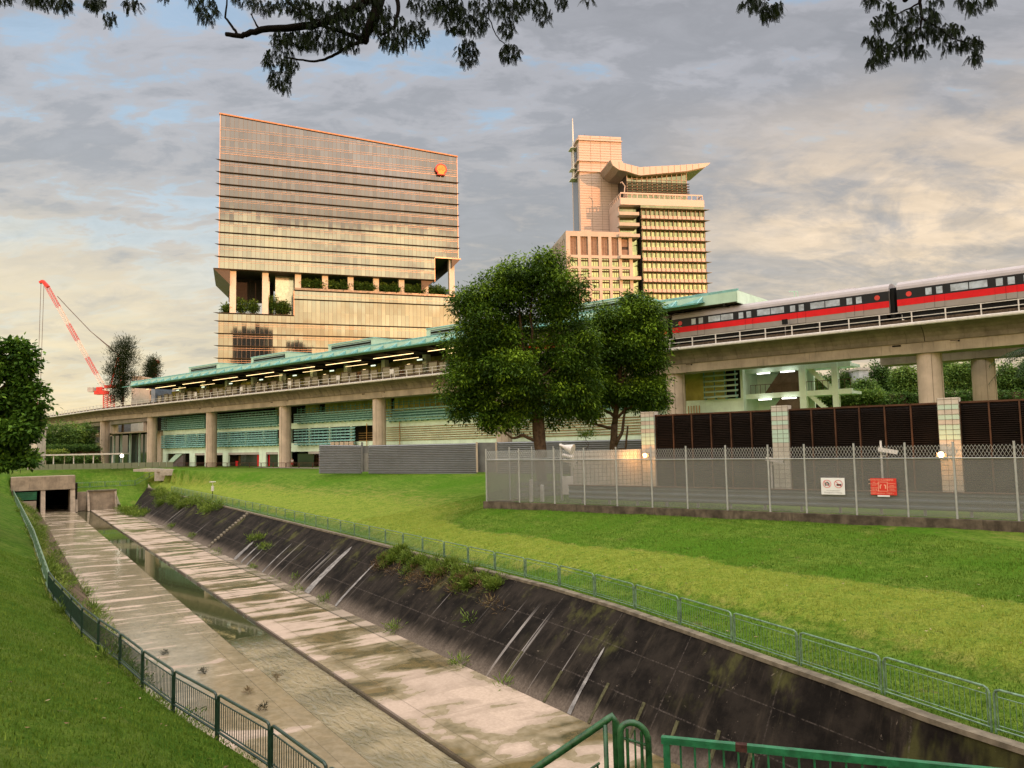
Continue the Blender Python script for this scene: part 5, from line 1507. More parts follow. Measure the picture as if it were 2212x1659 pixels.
# wing roof
wp_top = [(630, 475), (655, 484), (700, 488), (760, 508), (870, 535), (1000, 528), (1200, 518), (1445, 499)]
wp_bot = [(1432, 515), (1400, 536), (1250, 568), (1050, 586), (880, 602), (860, 600), (760, 568), (700, 556), (650, 520)]
poly = [tz(x, y, 0) for x, y in wp_top + wp_bot]
m = MB(); m.prism([FT(a, 0, z) for a, z in poly], FT.b * 1.0); wf = m.obj('wing_roof', M_STONE2, tower)
m = MB(); base = [tz(x, y, 0) for x, y in [(632, 478), (655, 522), (702, 558), (762, 570), (860, 601), (1050, 588), (1250, 571), (1398, 540), (1438, 506)]]
vs = []
for b_, dz in ((1.0, 0), (15.8, 0.0)):
    vs += [FT(a, b_, z + dz) for a, z in base]
    vs += [FT(a, b_, z + dz + .5) for a, z in base]
nb = len(base); fs = []
for i in range(nb - 1):
    fs += [(i, i + 1, 2 * nb + i + 1, 2 * nb + i), (nb + i, 3 * nb + i, 3 * nb + i + 1, nb + i + 1), (i, nb + i, nb + i + 1, i + 1), (2 * nb + i, 2 * nb + i + 1, 3 * nb + i + 1, 3 * nb + i)]
fs += [(0, 2 * nb, 3 * nb, nb), (nb - 1, 2 * nb - 1, 4 * nb - 1, 3 * nb - 1)]
m.add(vs, fs); child(m.obj('wing_soffit', simple('wing_soffit_metal', (0.34, 0.27, 0.23), 0.5, metal=0.3)), wf)
m = MB()
for k in range(14):
    x = 700 + 50 * k; m.bar(FT(tz(x, 500, 0)[0], -.03, tz(x, interp(x, [(700, 490), (870, 537), (1445, 501)]) + 2, 0)[1]), FT(tz(x, 500, 0)[0], -.03, tz(x, interp(x, [(700, 553), (870, 599), (1250, 566), (1400, 535)]), 0)[1]), 0.1, 0.06, up=FT.b)
child(m.obj('panel_joints', M_JOINT), wf)

# ---- unseen flats added behind the camera to keep low sun off the canal
M_FLAT = simple('flats_render', (0.50, 0.46, 0.40), 0.8, var=0.08)
def flats(label, cx_, cy_, half, H, depth, n):
    h = Vector((0.77, 0.64, 0)); c = Vector((cx_, cy_, 0))
    F = Frame((cx_ - h.x * half, cy_ - h.y * half, 0), math.atan2(0.64, 0.77))
    b = thing('sun_blocking_flats', label, 'building', (cx_, cy_, -4))
    m = MB(); m.box(F, 0, 2 * half, -depth, 0, -4.5, H); m.obj('wall', M_FLAT, b)
    m = MB(); z = 1.5
    while z < H - 2:
        m.box(F, 1, 2 * half - 1, 0.01, 0.08, z, z + 1.3); z += 2.9
    m.obj('window_band', M_BGLASS, b)
    m = MB(); m.box(F, -.4, 2 * half + .4, -depth - .4, .5, H, H + .9); m.obj('roof', M_FLAT, b)
flats('unseen block of flats added behind the viewpoint to block low sun, middle of three', 110, -58, 37, 44, 13, 5)
flats('unseen block of flats added behind the viewpoint to block low sun, leftmost of three', 56, -100.5, 34, 42, 13, 5)
flats('unseen block of flats added behind the viewpoint to block low sun, rightmost of three', 163, -13.5, 36, 42, 13, 5)

# two more towers across the road behind the viewpoint: the ones mirrored low in the office glass
def mirrored(x0, x1, ytop, T, label):
    out = []
    for x in (x0, x1):
        d = ray(x, ytop); o = FS.o; k = o.dot(FS.b) / d.dot(FS.b); p = d * k
        r_ = (d - FS.b * 2 * d.dot(FS.b)); h = math.hypot(r_.x, r_.y); out.append(p + r_ * (T / h))
    a, b = out; u = Vector((b.x - a.x, b.y - a.y, 0)); F = Frame((a.x, a.y, 0), math.atan2(u.y, u.x)); wd = u.length; H = (a.z + b.z) / 2
    t = thing('tower_block', label, 'building', ((a.x + b.x) / 2, (a.y + b.y) / 2, -4))
    m = MB(); m.box(F, 0, wd, 0, 14, -4.5, H); m.box(F, wd * .3, wd * .7, 3, 10, H, H + 3.5); m.obj('wall', simple('grey_tower_wall', (0.10, 0.11, 0.12), 0.7), t)
    z = 2
    while z < H - 2:
        m = MB(); m.box(F, .8, wd - .8, -.06, -.01, z, z + 1.5); m.box(F, .8, wd - .8, 14.01, 14.06, z, z + 1.5); m.obj('window_strip', M_BGLASS, t); z += 6.2
mirrored(503, 588, 716, 560, 'grey tower across the road behind the viewpoint, the wider one')
mirrored(618, 672, 748, 545, 'grey tower across the road behind the viewpoint, the lower one')
# ================================================================== SCREEN WALL, FENCE, HOARDING
Wv = Vector((28.7 - 11.4, 50.5 - 64.5, 0)).normalized()
FW = Frame((11.4, 64.5, 0), math.atan2(Wv.y, Wv.x))
M_SLAT = simple('brown_black_slat', (0.014, 0.009, 0.007), 0.75, var=0.25)
M_MULB = simple('rusty_brown_post', (0.075, 0.036, 0.022), 0.7, var=0.3)
M_BACK = simple('slat_backing', (0.008, 0.006, 0.006), 0.9)
def glass_block_mat():
    m = MT('glazed_block')
    p = m.coord('Position')
    sp = m.n('ShaderNodeSeparateXYZ'); m.l(p, sp.inputs[0])
    row = m.math('FLOOR', m.math('DIVIDE', m.math('ADD', sp.outputs[2], 4.6), 0.33))
    wn = m.n('ShaderNodeTexWhiteNoise', noise_dimensions='1D'); m.l(row, wn.inputs['W'])
    mint = m.math('MULTIPLY', m.math('GREATER_THAN', wn.outputs['Value'], 0.45), m.math('GREATER_THAN', sp.outputs[2], -0.3))
    n = m.noise(p, 1.2, 5, 0.6)
    base = m.mix(m.ramp(n, 0.3, 0.7), (0.40, 0.36, 0.33), (0.52, 0.48, 0.44))
    m.color(m.mix(mint, base, (0.40, 0.54, 0.47))); m.rough(0.35)
    return m.mat
M_GBLK = glass_block_mat()
M_GROUT = simple('dark_grout', (0.14, 0.12, 0.10), 0.9)
wallz0 = lambda a: -4.4
scr = thing('louvred_screen_wall', 'tall screen wall of dark brown louvre panels between pale tiled columns', 'wall', FW(10, 0, -4.3))
colsW = [0.0, 11.1, 22.2, 33.3]
zt = 2.18
for i, c in enumerate(colsW):
    w = 0.62
    m = MB(); m.box(FW, c - w, c + w, -0.25, 0.55, -4.5, zt + 0.28)
    k = m.obj('tiled_column', M_GBLK, scr)
    m = MB()
    for q in (-w, -w / 3, w / 3, w):
        m.box(FW, c + q - .012, c + q + .012, -0.262, -0.251, -4.4, zt + .27)
    z = -4.27
    while z < zt + .2:
        m.box(FW, c - w - .005, c + w + .005, -0.264, -0.2515, z, z + .022); z += 0.33
    child(m.obj('grout_lines', M_GROUT), k)
m = MB(); m.box(FW, -.4, 45, 0.30, 0.36, -4.4, zt - .1); m.obj('backing', M_BACK, scr)
for i in range(4):
    a0 = colsW[i] + .62; a1 = (colsW[i + 1] - .62) if i < 3 else 45
    n = 6
    for k in range(n):
        p0 = a0 + (a1 - a0) * k / n; p1 = a0 + (a1 - a0) * (k + 1) / n
        m = MB(); z = -4.1
        while z < zt - .12:
            m.hexa([FW(p0 + .05, -.02, z), FW(p1 - .05, -.02, z), FW(p1 - .05, .16, z + .07), FW(p0 + .05, .16, z + .07), FW(p0 + .05, -.02, z + .035), FW(p1 - .05, -.02, z + .035), FW(p1 - .05, .16, z + .105), FW(p0 + .05, .16, z + .105)])
            z += 0.135
        pn = m.obj('louvre_panel', M_SLAT, scr)
        m = MB(); m.box(FW, p0 - .045, p0 + .045, -.10, .2, -4.2, zt - .02); m.box(FW, p0 + .046, p1 - .046, -.08, .2, zt - .12, zt)
        if i < 3 and k in (1, 2, 4): m.box(FW, p0 + .05, p1 - .05, -.06, -.03, -1.55, -1.47)
        child(m.obj('panel_frame', M_MULB), pn)
m = MB(); m.box(FW, -.6, 45, -.5, -.27, -4.5, -3.95); m.obj('plinth', M_COPE, scr)
# low white tiled wall left of the screen
LT = AT(1238, 1000, 61); RT = FW(-0.65, 0.1, 0)
FL = Frame((LT.x, LT.y, 0), math.atan2(RT.y - LT.y, RT.x - LT.x)); LL = (Vector((RT.x, RT.y, 0)) - Vector((LT.x, LT.y, 0))).length
lt = thing('tiled_wall', 'low wall of pale square tiles joining the left end of the louvred screen', 'wall', FL(LL / 2, 0, -4.3))
ztl = AT(1300, 973, 61.5).z
m = MB(); m.box(FL, 0, LL, 0, .35, -4.5, ztl); b_ = m.obj('tiles', simple('pale_wall_tile', (0.47, 0.43, 0.40), 0.4, var=0.08), lt)
m = MB()
x = 0
while x < LL:
    m.box(FL, x, x + .02, -.012, -.001, -4.4, ztl); x += 0.42
z = -4.1
while z < ztl:
    m.box(FL, 0, LL, -.014, -.0015, z, z + .02); z += .33
child(m.obj('grout_lines', M_GROUT), b_)

# grey corrugated hoarding
M_HOARD = simple('grey_corrugated_sheet', (0.19, 0.20, 0.225), 0.5, metal=0.2, var=0.1, scale=0.6)
M_HFR = simple('hoarding_frame', (0.12, 0.12, 0.125), 0.5)
def hoarding(parent, A, B, zA0, zA1, zB0, zB1, name='corrugated_sheet', n=17):
    A, B = Vector(A), Vector(B); d = (B - A); d.z = 0; nrm = Vector((d.y, -d.x, 0)).normalized()
    if nrm.y > 0: nrm = -nrm
    m = MB()
    for k in range(n):
        for q0, q1, o0, o1 in ((0, .30, 0, .13), (.30, .5, .13, .13), (.5, .80, .13, 0), (.80, 1.0, 0, 0)):
            f0, f1 = (k + q0) / n, (k + q1) / n
            a0 = Vector((A.x, A.y, zA0 + (zA1 - zA0) * f0)) + nrm * o0; a1 = Vector((A.x, A.y, zA0 + (zA1 - zA0) * f1)) + nrm * o1
            b0 = Vector((B.x, B.y, zB0 + (zB1 - zB0) * f0)) + nrm * o0; b1 = Vector((B.x, B.y, zB0 + (zB1 - zB0) * f1)) + nrm * o1
            m.add([a0, b0, b1, a1], [(0, 1, 2, 3)])
    o = m.obj(name, M_HOARD, parent, recalc=False)
    m = MB(); bk_ = -nrm * .06
    m.hexa([Vector((A.x, A.y, zA0)) + bk_, Vector((B.x, B.y, zB0)) + bk_, Vector((B.x, B.y, zB0)) - nrm * .01, Vector((A.x, A.y, zA0)) - nrm * .01,
            Vector((A.x, A.y, zA1)) + bk_, Vector((B.x, B.y, zB1)) + bk_, Vector((B.x, B.y, zB1)) - nrm * .01, Vector((A.x, A.y, zA1)) - nrm * .01])
    child(m.obj('frame', M_HFR), o)
    return o
ho = thing('hoarding', 'long grey corrugated metal hoarding in front of the station wall', 'hoarding', AT(800, 1018, 98))
def hp_(x, yb, yt, Y): p = AT(x, yb, Y); q = AT(x, yt, Y); return p, p.z, q.z
A1 = hp_(690, 1018, 961, 100); B1_ = hp_(781, 1018, 962, 97.5); A2 = hp_(797, 1018, 962, 97); B2 = hp_(1030, 1019, 957, 90.5)
A3 = hp_(1074, 1022, 955, 89); B3 = hp_(1392, 1022, 949, 80)
for a, b in ((A1, B1_), (A2, B2), (A3, B3)):
    hoarding(ho, a[0], b[0], a[1] - .3, a[2], b[1] - .3, b[2])
def quad_slab(name, mat, par, x0, x1, yb, yt, Y0, Y1, th=.15):
    p0, p1 = AT(x0, yb, Y0), AT(x1, yb, Y1); q0, q1 = AT(x0, yt, Y0), AT(x1, yt, Y1); b = Vector((0, th, 0))
    p1.z = min(p1.z, p0.z) if False else p1.z
    m = MB(); m.hexa([p0, p1, p1 + b, p0 + b, q0, q1, q1 + b, q0 + b]); return m.obj(name, mat, par)
quad_slab('gate_door', simple('grey_gate', (0.20, 0.19, 0.18), 0.6), ho, 784, 796, 1019, 979, 97.2, 97, .1)
quad_slab('gate_panel', M_HFR, ho, 781.5, 796.5, 979, 963, 97.3, 97, .1)
quad_slab('gate_panel', M_HFR, ho, 1031, 1072, 1020, 956, 90.6, 89.3, .1)
for x, Y in ((783, 97.2), (1031, 90.4), (1073, 89.1)):
    p = AT(x, 1020, Y); q = AT(x, 955, Y); m = MB(); m.bar((p.x, p.y - .2, p.z), (p.x, p.y - .2, q.z), .22, .22); m.obj('post', M_PIER if x > 1000 else M_HFR, ho)

# ---- security fence
F0 = Vector((-2.1, 59.0, 0)); F1 = Vector((25.2, 38.2, 0)); fd = (F1 - F0).normalized()
FF = Frame(F0, math.atan2(fd.y, fd.x))
M_GALV = simple('galvanised_post', (0.36, 0.37, 0.365), 0.5, metal=0.2, var=0.12, scale=4)
def mesh_mat():
    m = MT('fine_wire_mesh')
    m.color((0.215, 0.215, 0.205)); m.b.inputs['Roughness'].default_value = 0.6; m.b.inputs['Metallic'].default_value = 0.1
    p = m.coord('Position')
    n = m.noise(p, 0.8, 4, 0.6)
    tr = m.n('ShaderNodeBsdfTransparent')
    mx = m.n('ShaderNodeMixShader')
    m.l(m.ramp(n, 0.2, 0.8, 0.34, 0.42), mx.inputs[0]); m.l(tr.outputs[0], mx.inputs[1]); m.l(m.b.outputs[0], mx.inputs[2]); m.l(mx.outputs[0], m.out.inputs[0])
    return m.mat
M_FMESH = mesh_mat()
fence = thing('security_fence', 'tall wire mesh security fence on a stained concrete kerb above the lawn', 'fence', F0 + Vector((0, 0, -4.3)))
fpx = [1047, 1080, 1140, 1199, 1264, 1334, 1410, 1486, 1572, 1664, 1743, 1851, 1962, 2067, 2200]
def fa(x): return on_face(FF, x, 1100)[0]
fas = [0.0] + [fa(x) for x in fpx[3:]]
st_ = fas[-1] - fas[-2]
fas += [fas[-1] + st_, fas[-1] + 2 * st_, fas[-1] + 3 * st_]
fas = [0.0, fas[1] * .5] + fas[1:]
ZB, ZT, ZM = -4.3, -0.42, -1.18
m = MB(); m.box(FF, -.2, fas[-1], -.18, .18, ZB - .75, ZB); 
m.obj('kerb_wall', simple('mossy_kerb', (0.10, 0.08, 0.06), 0.9, var=0.5, scale=1.5, bump=0.5, streak=0.6), fence)
def fence_bay(F, a0, a1, par, diamonds=True):
    m = MB(); m.box(F, a0 + .05, a1 - .05, -.012, .0, ZB + .05, ZM); p = m.obj('mesh_panel', M_FMESH, par)
    m = MB(); w = a1 - a0; n = max(3, int(w / 0.16)); r = 0.011; e = w / n; hh = ZT - .08 - ZM - .06; rows_ = 4
    for j in range(n):
        for q in range(rows_):
            z0 = ZM + .06 + hh * q / rows_; z1 = ZM + .06 + hh * (q + 1) / rows_; x = a0 + e * j
            mid = x + e / 2
            if q % 2 == 0:
                m.bar(F(x, 0, z0), F(mid, 0, z1), r * 1.4, r * 1.4, up=F.b); m.bar(F(x + e, 0, z0), F(mid, 0, z1), r * 1.4, r * 1.4, up=F.b)
            else:
                m.bar(F(mid, 0, z0), F(x, 0, z1), r * 1.4, r * 1.4, up=F.b); m.bar(F(mid, 0, z0), F(x + e, 0, z1), r * 1.4, r * 1.4, up=F.b)
    m.obj('diamond_wire', M_GALV, par)
    m = MB(); m.tube([F(a0, -.03, ZM), F(a1, -.03, ZM)], .03, 6); m.obj('cross_rail', M_GALV, par)
for a0, a1 in zip(fas, fas[1:]): fence_bay(FF, a0, a1, fence)
for a in fas:
    m = MB(); m.tube([FF(a, 0, ZB - .2), FF(a, 0, ZT + .08)], .055, 8); m.obj('post', M_GALV, fence)
# return of the fence behind the corner and the inner gate fence
E1 = AT(1240, 1000, 64); ed = Vector((E1.x, E1.y, 0)) - F0
FR = Frame(F0, math.atan2(ed.y, ed.x))
rl_ = ed.length
rts = [rl_ * k / 4 for k in range(5)]
ret = thing('security_fence', 'short return of wire mesh fence running back from the fence corner', 'fence', FR(rl_ / 2, 0, ZB))
for a0, a1 in zip(rts, rts[1:]): fence_bay(FR, a0, a1, ret)
for a in rts[1:]:
    m = MB(); m.tube([FR(a, 0, ZB - .3), FR(a, 0, ZT + .2)], .05, 8); m.obj('post', M_GALV, ret)
m = MB(); m.box(FR, .2, rl_, -.15, .15, ZB - .7, ZB + .0); m.obj('kerb_wall', M_COPE, ret)
# corrugated crash barrier inside the fence
gr = thing('crash_barrier', 'long grey corrugated crash barrier just behind the wire fence', 'barrier', FF(15, 1.6, ZB))
ga0 = fa(1199) + .2; ga1 = fas[-1]
m = MB()
prof_ = [(1.6, -4.05), (1.5, -3.97), (1.5, -3.88), (1.6, -3.80), (1.6, -3.70), (1.5, -3.62), (1.5, -3.53), (1.6, -3.45), (1.6, -3.35), (1.5, -3.27), (1.5, -3.18), (1.6, -3.10)]
m.sweep(prof_ + [(1.63, -3.10), (1.63, -4.05)], lambda a, b, z: FF(a, b, z), [ga0, ga1]); m.obj('beam', simple('galvanised_beam', (0.20, 0.235, 0.26), 0.5, metal=0.3, var=0.12), gr)
m = MB(); m.box(FF, ga0, ga1, 1.45, 1.66, -3.09, -3.03); m.obj('rusty_top_strip', simple('rusty_strip', (0.17, 0.10, 0.075), 0.9, var=0.4, scale=3), gr)
a = ga0 + 1
while a < ga1:
    m = MB(); m.box(FF, a, a + .14, 1.65, 1.8, -4.5, -3.2); m.obj('post', M_GALV, gr); a += 2.2
gr2 = thing('crash_barrier', 'short grey barrier crossing behind the white bollards near the fence corner', 'barrier', AT(1200, 1060, 60))
p0, p1 = AT(1118, 1046, 61), AT(1236, 1040, 66)
for k in range(3):
    m = MB(); u = Vector((0, 0, -.42 * k)); m.bar(p0 + u, p1 + u, .08, .24); m.obj('beam', M_GALV, gr2)
for f in (0, .33, .66, 1):
    q = p0.lerp(p1, f); m = MB(); m.tube([(q.x, q.y + .1, -4.4), (q.x, q.y + .1, q.z + .2)], .08, 8); m.obj('post', M_GALV, gr2)
M_BOLL = simple('bollard_white', (0.52, 0.50, 0.48), 0.6)
for i, (x, yt, Y, lb) in enumerate(((1147, 1037, 58.5, 'taller pale bollard behind the wire fence corner'), (1171, 1048, 58, 'shorter pale bollard right beside the taller one behind the fence'))):
    p = AT(x, yt, Y); b = thing('bollard', lb, 'bollard', (p.x, p.y, ZB), group='bollards inside the fence')
    m = MB(); m.tube([(p.x, p.y, ZB - .1), (p.x, p.y, p.z), (p.x, p.y, p.z + .03)], [.15, .15, .08], 12); m.obj('shaft', M_BOLL, b)
# pole with loudspeaker, camera and box
PP = AT(1213, 1030, 58); pl = thing('equipment_pole', 'pale pole carrying a horn loudspeaker, a camera and a white box', 'pole', (PP.x, PP.y, ZB))
zt_p = AT(1211, 957, 58).z
m = MB(); m.tube([(PP.x, PP.y, ZB - .1), (PP.x, PP.y, zt_p)], .09, 8); m.obj('shaft', M_GALV, pl)
m = MB(); c = AT(1218, 965, 57.8); m.tube([c + Vector((-.35, 0, .15)), c, c + Vector((.65, -.35, -.22))], [.08, .14, .40], 14); m.obj('horn_loudspeaker', M_WHITE, pl)
m = MB(); c = AT(1216, 983, 57.8); m.tube([c, c + Vector((.7, -.3, -.18))], .14, 8); m.obj('camera', M_WHITE, pl)
q = AT(1216, 1068, 57.5); m = MB(); m.box(FB, q.x - .02, q.x + .78, q.y - .15, q.y + .15, q.z, AT(1216, 1029, 57.5).z); m.obj('control_box', M_WHITE, pl)
# cctv cameras
def cctv(x, yt, yb, Y, xc, yc, label, arm=0.45):
    p = AT(x, yt, Y); t = thing('security_camera', label, 'camera', (p.x, p.y, ZB))
    zb2 = AT(x, yb, Y).z
    m = MB(); m.tube([(p.x, p.y, zb2), (p.x, p.y, p.z)], .06, 8); m.obj('pole', M_WHITE, t)
    c = AT(xc, yc, Y - .1)
    m = MB(); m.tube([(p.x, p.y, c.z - .32), (c.x, c.y, c.z - .32), (c.x + .06, c.y, c.z - .12)], .03, 6); m.obj('bracket', M_WHITE, t)
    m = MB(); m.bar(c + Vector((-.42, 0, .07)), c + Vector((.55, -.25, -.12)), .22, .24); h = m.obj('housing', M_WHITE, t)
    m = MB(); m.tube([c + Vector((.55, -.25, -.12)), c + Vector((.60, -.26, -.13))], .07, 10); child(m.obj('lens', M_TU), h)
cctv(1902, 952, 1036, 45.0, 1913, 973, 'white security camera on a tall pole above the red sign')
cctv(1665, 990, 1068, 48.5, 1669, 993, 'small white security camera in front of the middle tiled column')
cctv(1238, 973, 1010, 58.5, 1229, 996, 'dark and white camera on a post beside the low tiled wall')
# floodlights on the columns
M_LAMPO = emit('sodium_lamp', (1.0, 0.50, 0.13), 4.5)
def flood(x, y, a_col, label, size):
    aa, zz_ = on_face(FW, x, y, -.5)
    p = FW(aa, -.6, zz_); t = thing('wall_lamp', label, 'lamp', (p.x, p.y, p.z), group='lit lamps on the tiled columns')
    m = MB(); m.box(FW, aa - .12, aa + .12, -.62, -.266, zz_ - .04, zz_ + .02); m.obj('bracket', M_HFR, t)
    m = MB(); m.hexa([FW(aa - .28, -.95, zz_ - .18), FW(aa + .28, -.95, zz_ - .18), FW(aa + .2, -.63, zz_ - .12), FW(aa - .2, -.63, zz_ - .12), FW(aa - .28, -.95, zz_ + .1), FW(aa + .28, -.95, zz_ + .1), FW(aa + .2, -.63, zz_ + .1), FW(aa - .2, -.63, zz_ + .1)]); m.obj('housing', M_HFR, t)
    m = MB(); c = FW(aa, -1.0, zz_ - .05)
    vs = []; m.tube([c + FW.b * .12, c + FW.b * .10, c + FW.b * .04, c - FW.b * .03, c - FW.b * .09, c - FW.b * .12], [size * .3, size * .7, size * .95, size * .97, size * .7, size * .3], 24); m.obj('glowing_lens', M_LAMPO, t)
    ld = bpy.data.lights.new('floodlight', 'POINT'); ld.energy = 260; ld.color = (1.0, 0.45, 0.12); ld.shadow_soft_size = 0.15
    lo = bpy.data.objects.new('floodlight', ld); lo.location = FW(aa, -1.25, zz_ - .1); COL.objects.link(lo)
flood(1400, 982, 0, 'glowing orange lamp on the leftmost tiled column', .19)
flood(2036, 980, 22.2, 'glowing orange lamp on the tiled column right of the red sign', .21)
# ---- signs on the fence
M_SW = simple('sign_white', (0.72, 0.73, 0.76), 0.4, var=0.03)
M_SR = simple('sign_red', (0.62, 0.025, 0.018), 0.4, var=0.04)
M_BLK = simple('print_black', (0.02, 0.012, 0.015), 0.5)
M_PRR = simple('print_red', (0.55, 0.03, 0.05), 0.5)
M_PRG = simple('print_grey', (0.28, 0.28, 0.30), 0.5)
M_PRP = simple('print_pale', (0.75, 0.42, 0.30), 0.5)
def text(s, F, a, z, b, size, mat, parent, name='lettering', align='CENTER', sx=1.0):
    cu = bpy.data.curves.new(name, 'FONT'); cu.body = s; cu.size = size; cu.align_x = align; cu.align_y = 'CENTER'; cu.extrude = 0.002
    o = bpy.data.objects.new(name, cu); COL.objects.link(o)
    M = Matrix((( F.a.x * sx, 0, -F.b.x, 0), (F.a.y * sx, 0, -F.b.y, 0), (0, 1, 0, 0), (0, 0, 0, 1)))
    p = F(a, b, z); M.translation = p
    dg = bpy.context.evaluated_depsgraph_get(); me = bpy.data.meshes.new_from_object(o.evaluated_get(dg))
    me.transform(M); bpy.data.objects.remove(o)
    o = bpy.data.objects.new(name, me); COL.objects.link(o); me.materials.clear(); me.materials.append(mat)
    o.parent = parent; o.matrix_parent_inverse = Matrix.Translation(-parent.location)
    return o
sa0, sz1 = on_face(FF, 1773, 1032, -.1); sa1, sz0 = on_face(FF, 1826, 1069, -.1)
sign = thing('warning_sign', 'white rectangular sign with two crossed-out camera symbols, on the wire fence', 'sign', FF((sa0 + sa1) / 2, -.1, sz0), group='signs on the fence')
w, h = sa1 - sa0, sz1 - sz0
m = MB(); m.box(FF, sa0, sa1, -.12, -.09, sz0, sz1); m.obj('plate', M_SW, sign)
def ring(F, a, z, r, t, mat, par, bb, name):
    m = MB(); n = 28
    for k in range(n):
        u0, u1 = 2 * math.pi * k / n, 2 * math.pi * (k + 1) / n
        m.hexa([F(a + r * math.cos(u0), bb, z + r * math.sin(u0)), F(a + r * math.cos(u1), bb, z + r * math.sin(u1)), F(a + r * math.cos(u1), bb + .004, z + r * math.sin(u1)), F(a + r * math.cos(u0), bb + .004, z + r * math.sin(u0)),
                F(a + (r - t) * math.cos(u0), bb, z + (r - t) * math.sin(u0)), F(a + (r - t) * math.cos(u1), bb, z + (r - t) * math.sin(u1)), F(a + (r - t) * math.cos(u1), bb + .004, z + (r - t) * math.sin(u1)), F(a + (r - t) * math.cos(u0), bb + .004, z + (r - t) * math.sin(u0))])
    q = r * .7
    m.bar(F(a - q, bb, z + q), F(a + q, bb, z - q), t, .005, up=F.b)
    m.obj(name, mat, par)
for q, kind in ((0.26, 0), (0.74, 1)):
    a = sa0 + w * q; z = sz0 + h * .64
    m = MB()
    if kind == 0:
        m.box(FF, a - w * .10, a + w * .10, -.126, -.121, z - h * .11, z + h * .07); m.box(FF, a - w * .03, a + w * .05, -.126, -.121, z + h * .07, z + h * .12)
    else:
        m.box(FF, a - w * .08, a + w * .07, -.126, -.121, z - h * .11, z + h * .0); m.prism([FF(a + w * .07, -.126, z - h * .02), FF(a + w * .12, -.126, z + h * .02), FF(a + w * .12, -.126, z - h * .11), FF(a + w * .07, -.126, z - h * .10)], FF.b * .005)
    m.obj('camera_symbol' if kind == 0 else 'video_camera_symbol', M_BLK, sign)
    if kind == 0: ring(FF, a, z - h * .02, w * .055, w * .018, M_SW, sign, -.13, 'lens_ring')
    ring(FF, a, z, w * .175, w * .02, M_PRR, sign, -.137, 'prohibition_ring')
text('No Unauthorised', FF, (sa0 + sa1) / 2, sz0 + h * .24, -.125, h * .105, M_PRG, sign)
text('Photography or Filming', FF, (sa0 + sa1) / 2, sz0 + h * .12, -.125, h * .105, M_PRG, sign)
ra0, rz1 = on_face(FF, 1880, 1033, -.1); ra1, rz0 = on_face(FF, 1938, 1070, -.1)
rsg = thing('warning_sign', 'red rectangular sign with pale lettering around a square figure symbol, on the wire fence', 'sign', FF((ra0 + ra1) / 2, -.1, rz0), group='signs on the fence')
w, h = ra1 - ra0, rz1 - rz0
m = MB(); m.box(FF, ra0, ra1, -.12, -.09, rz0, rz1); m.obj('plate', M_SR, rsg)
def rx(q): return ra0 + w * q
def rz(q): return rz0 + h * q
m = MB()
for (x0, x1, y0, y1) in ((.29, .66, .22, .245), (.29, .66, .765, .79), (.29, .31, .245, .765), (.64, .66, .245, .765)):
    m.box(FF, rx(x0), rx(x1), -.126, -.121, rz(y0), rz(y1))
m.obj('symbol_frame', M_PRP, rsg)
m = MB()
for x0, sgn in ((.37, 1), (.58, -1)):
    m.box(FF, rx(x0 - .022), rx(x0 + .022), -.126, -.121, rz(.38), rz(.58)); m.bar(FF(rx(x0), -.1235, rz(.58)), FF(rx(x0 + .06 * sgn), -.1235, rz(.61)), .05, .005, up=FF.b)
m.obj('hand_symbol', M_PRP, rsg)
text('PROTECTED PLACE', FF, rx(.28), rz(.90), -.125, h * .115, M_PRP, rsg)
text('\u4fdd\u62a4\u533a', FF, rx(.76), rz(.90), -.125, h * .13, M_PRP, rsg)
for i, (t_, x, y) in enumerate((('NO', .14, .76), ('UNAUTHORISED', .14, .67), ('ENTRY', .14, .58), ('OFFENDERS', .14, .42), ('WILL BE', .14, .33), ('PROSECUTED', .14, .24), ('DILARANG', .82, .69), ('TANPA', .82, .56), ('KEBENARAN', .82, .48), ('MASUK', .82, .36), ('KAWASAN', .82, .26))):
    text(t_, FF, rx(x), rz(y), -.125, h * .085, M_PRP, rsg)
text('TEMPAT LARANGAN', FF, rx(.26), rz(.10), -.125, h * .09, M_PRP, rsg); text('\u4e0d\u51c6\u8fdb\u5165', FF, rx(.74), rz(.10), -.125, h * .11, M_PRP, rsg)
m = MB(); m.box(FF, rx(.25), rx(.72), -.118, -.09, rz0 - .09, rz0 - .005); m.obj('small_plate', M_SW, rsg)
# ================================================================== TREES AND PLANTS
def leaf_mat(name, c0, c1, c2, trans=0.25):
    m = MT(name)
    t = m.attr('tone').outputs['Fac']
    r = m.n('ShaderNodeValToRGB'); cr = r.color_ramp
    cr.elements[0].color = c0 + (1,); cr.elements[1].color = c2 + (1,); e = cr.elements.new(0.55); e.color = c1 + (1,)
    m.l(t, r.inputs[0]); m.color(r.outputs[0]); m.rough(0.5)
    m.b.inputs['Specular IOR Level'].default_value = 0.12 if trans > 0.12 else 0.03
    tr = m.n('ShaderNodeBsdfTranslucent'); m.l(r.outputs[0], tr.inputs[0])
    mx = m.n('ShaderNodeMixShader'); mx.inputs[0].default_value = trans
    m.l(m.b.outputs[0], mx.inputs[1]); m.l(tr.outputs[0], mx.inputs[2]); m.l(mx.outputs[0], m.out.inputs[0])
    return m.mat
M_LEAF = leaf_mat('glossy_leaf', (0.013, 0.032, 0.003), (0.048, 0.100, 0.007), (0.23, 0.36, 0.025))
M_LEAFL = leaf_mat('light_leaf', (0.020, 0.055, 0.007), (0.070, 0.150, 0.017), (0.20, 0.34, 0.04))
M_LEAFD = leaf_mat('canopy_leaf', (0.004, 0.007, 0.003), (0.007, 0.012, 0.004), (0.016, 0.026, 0.007), 0.05)
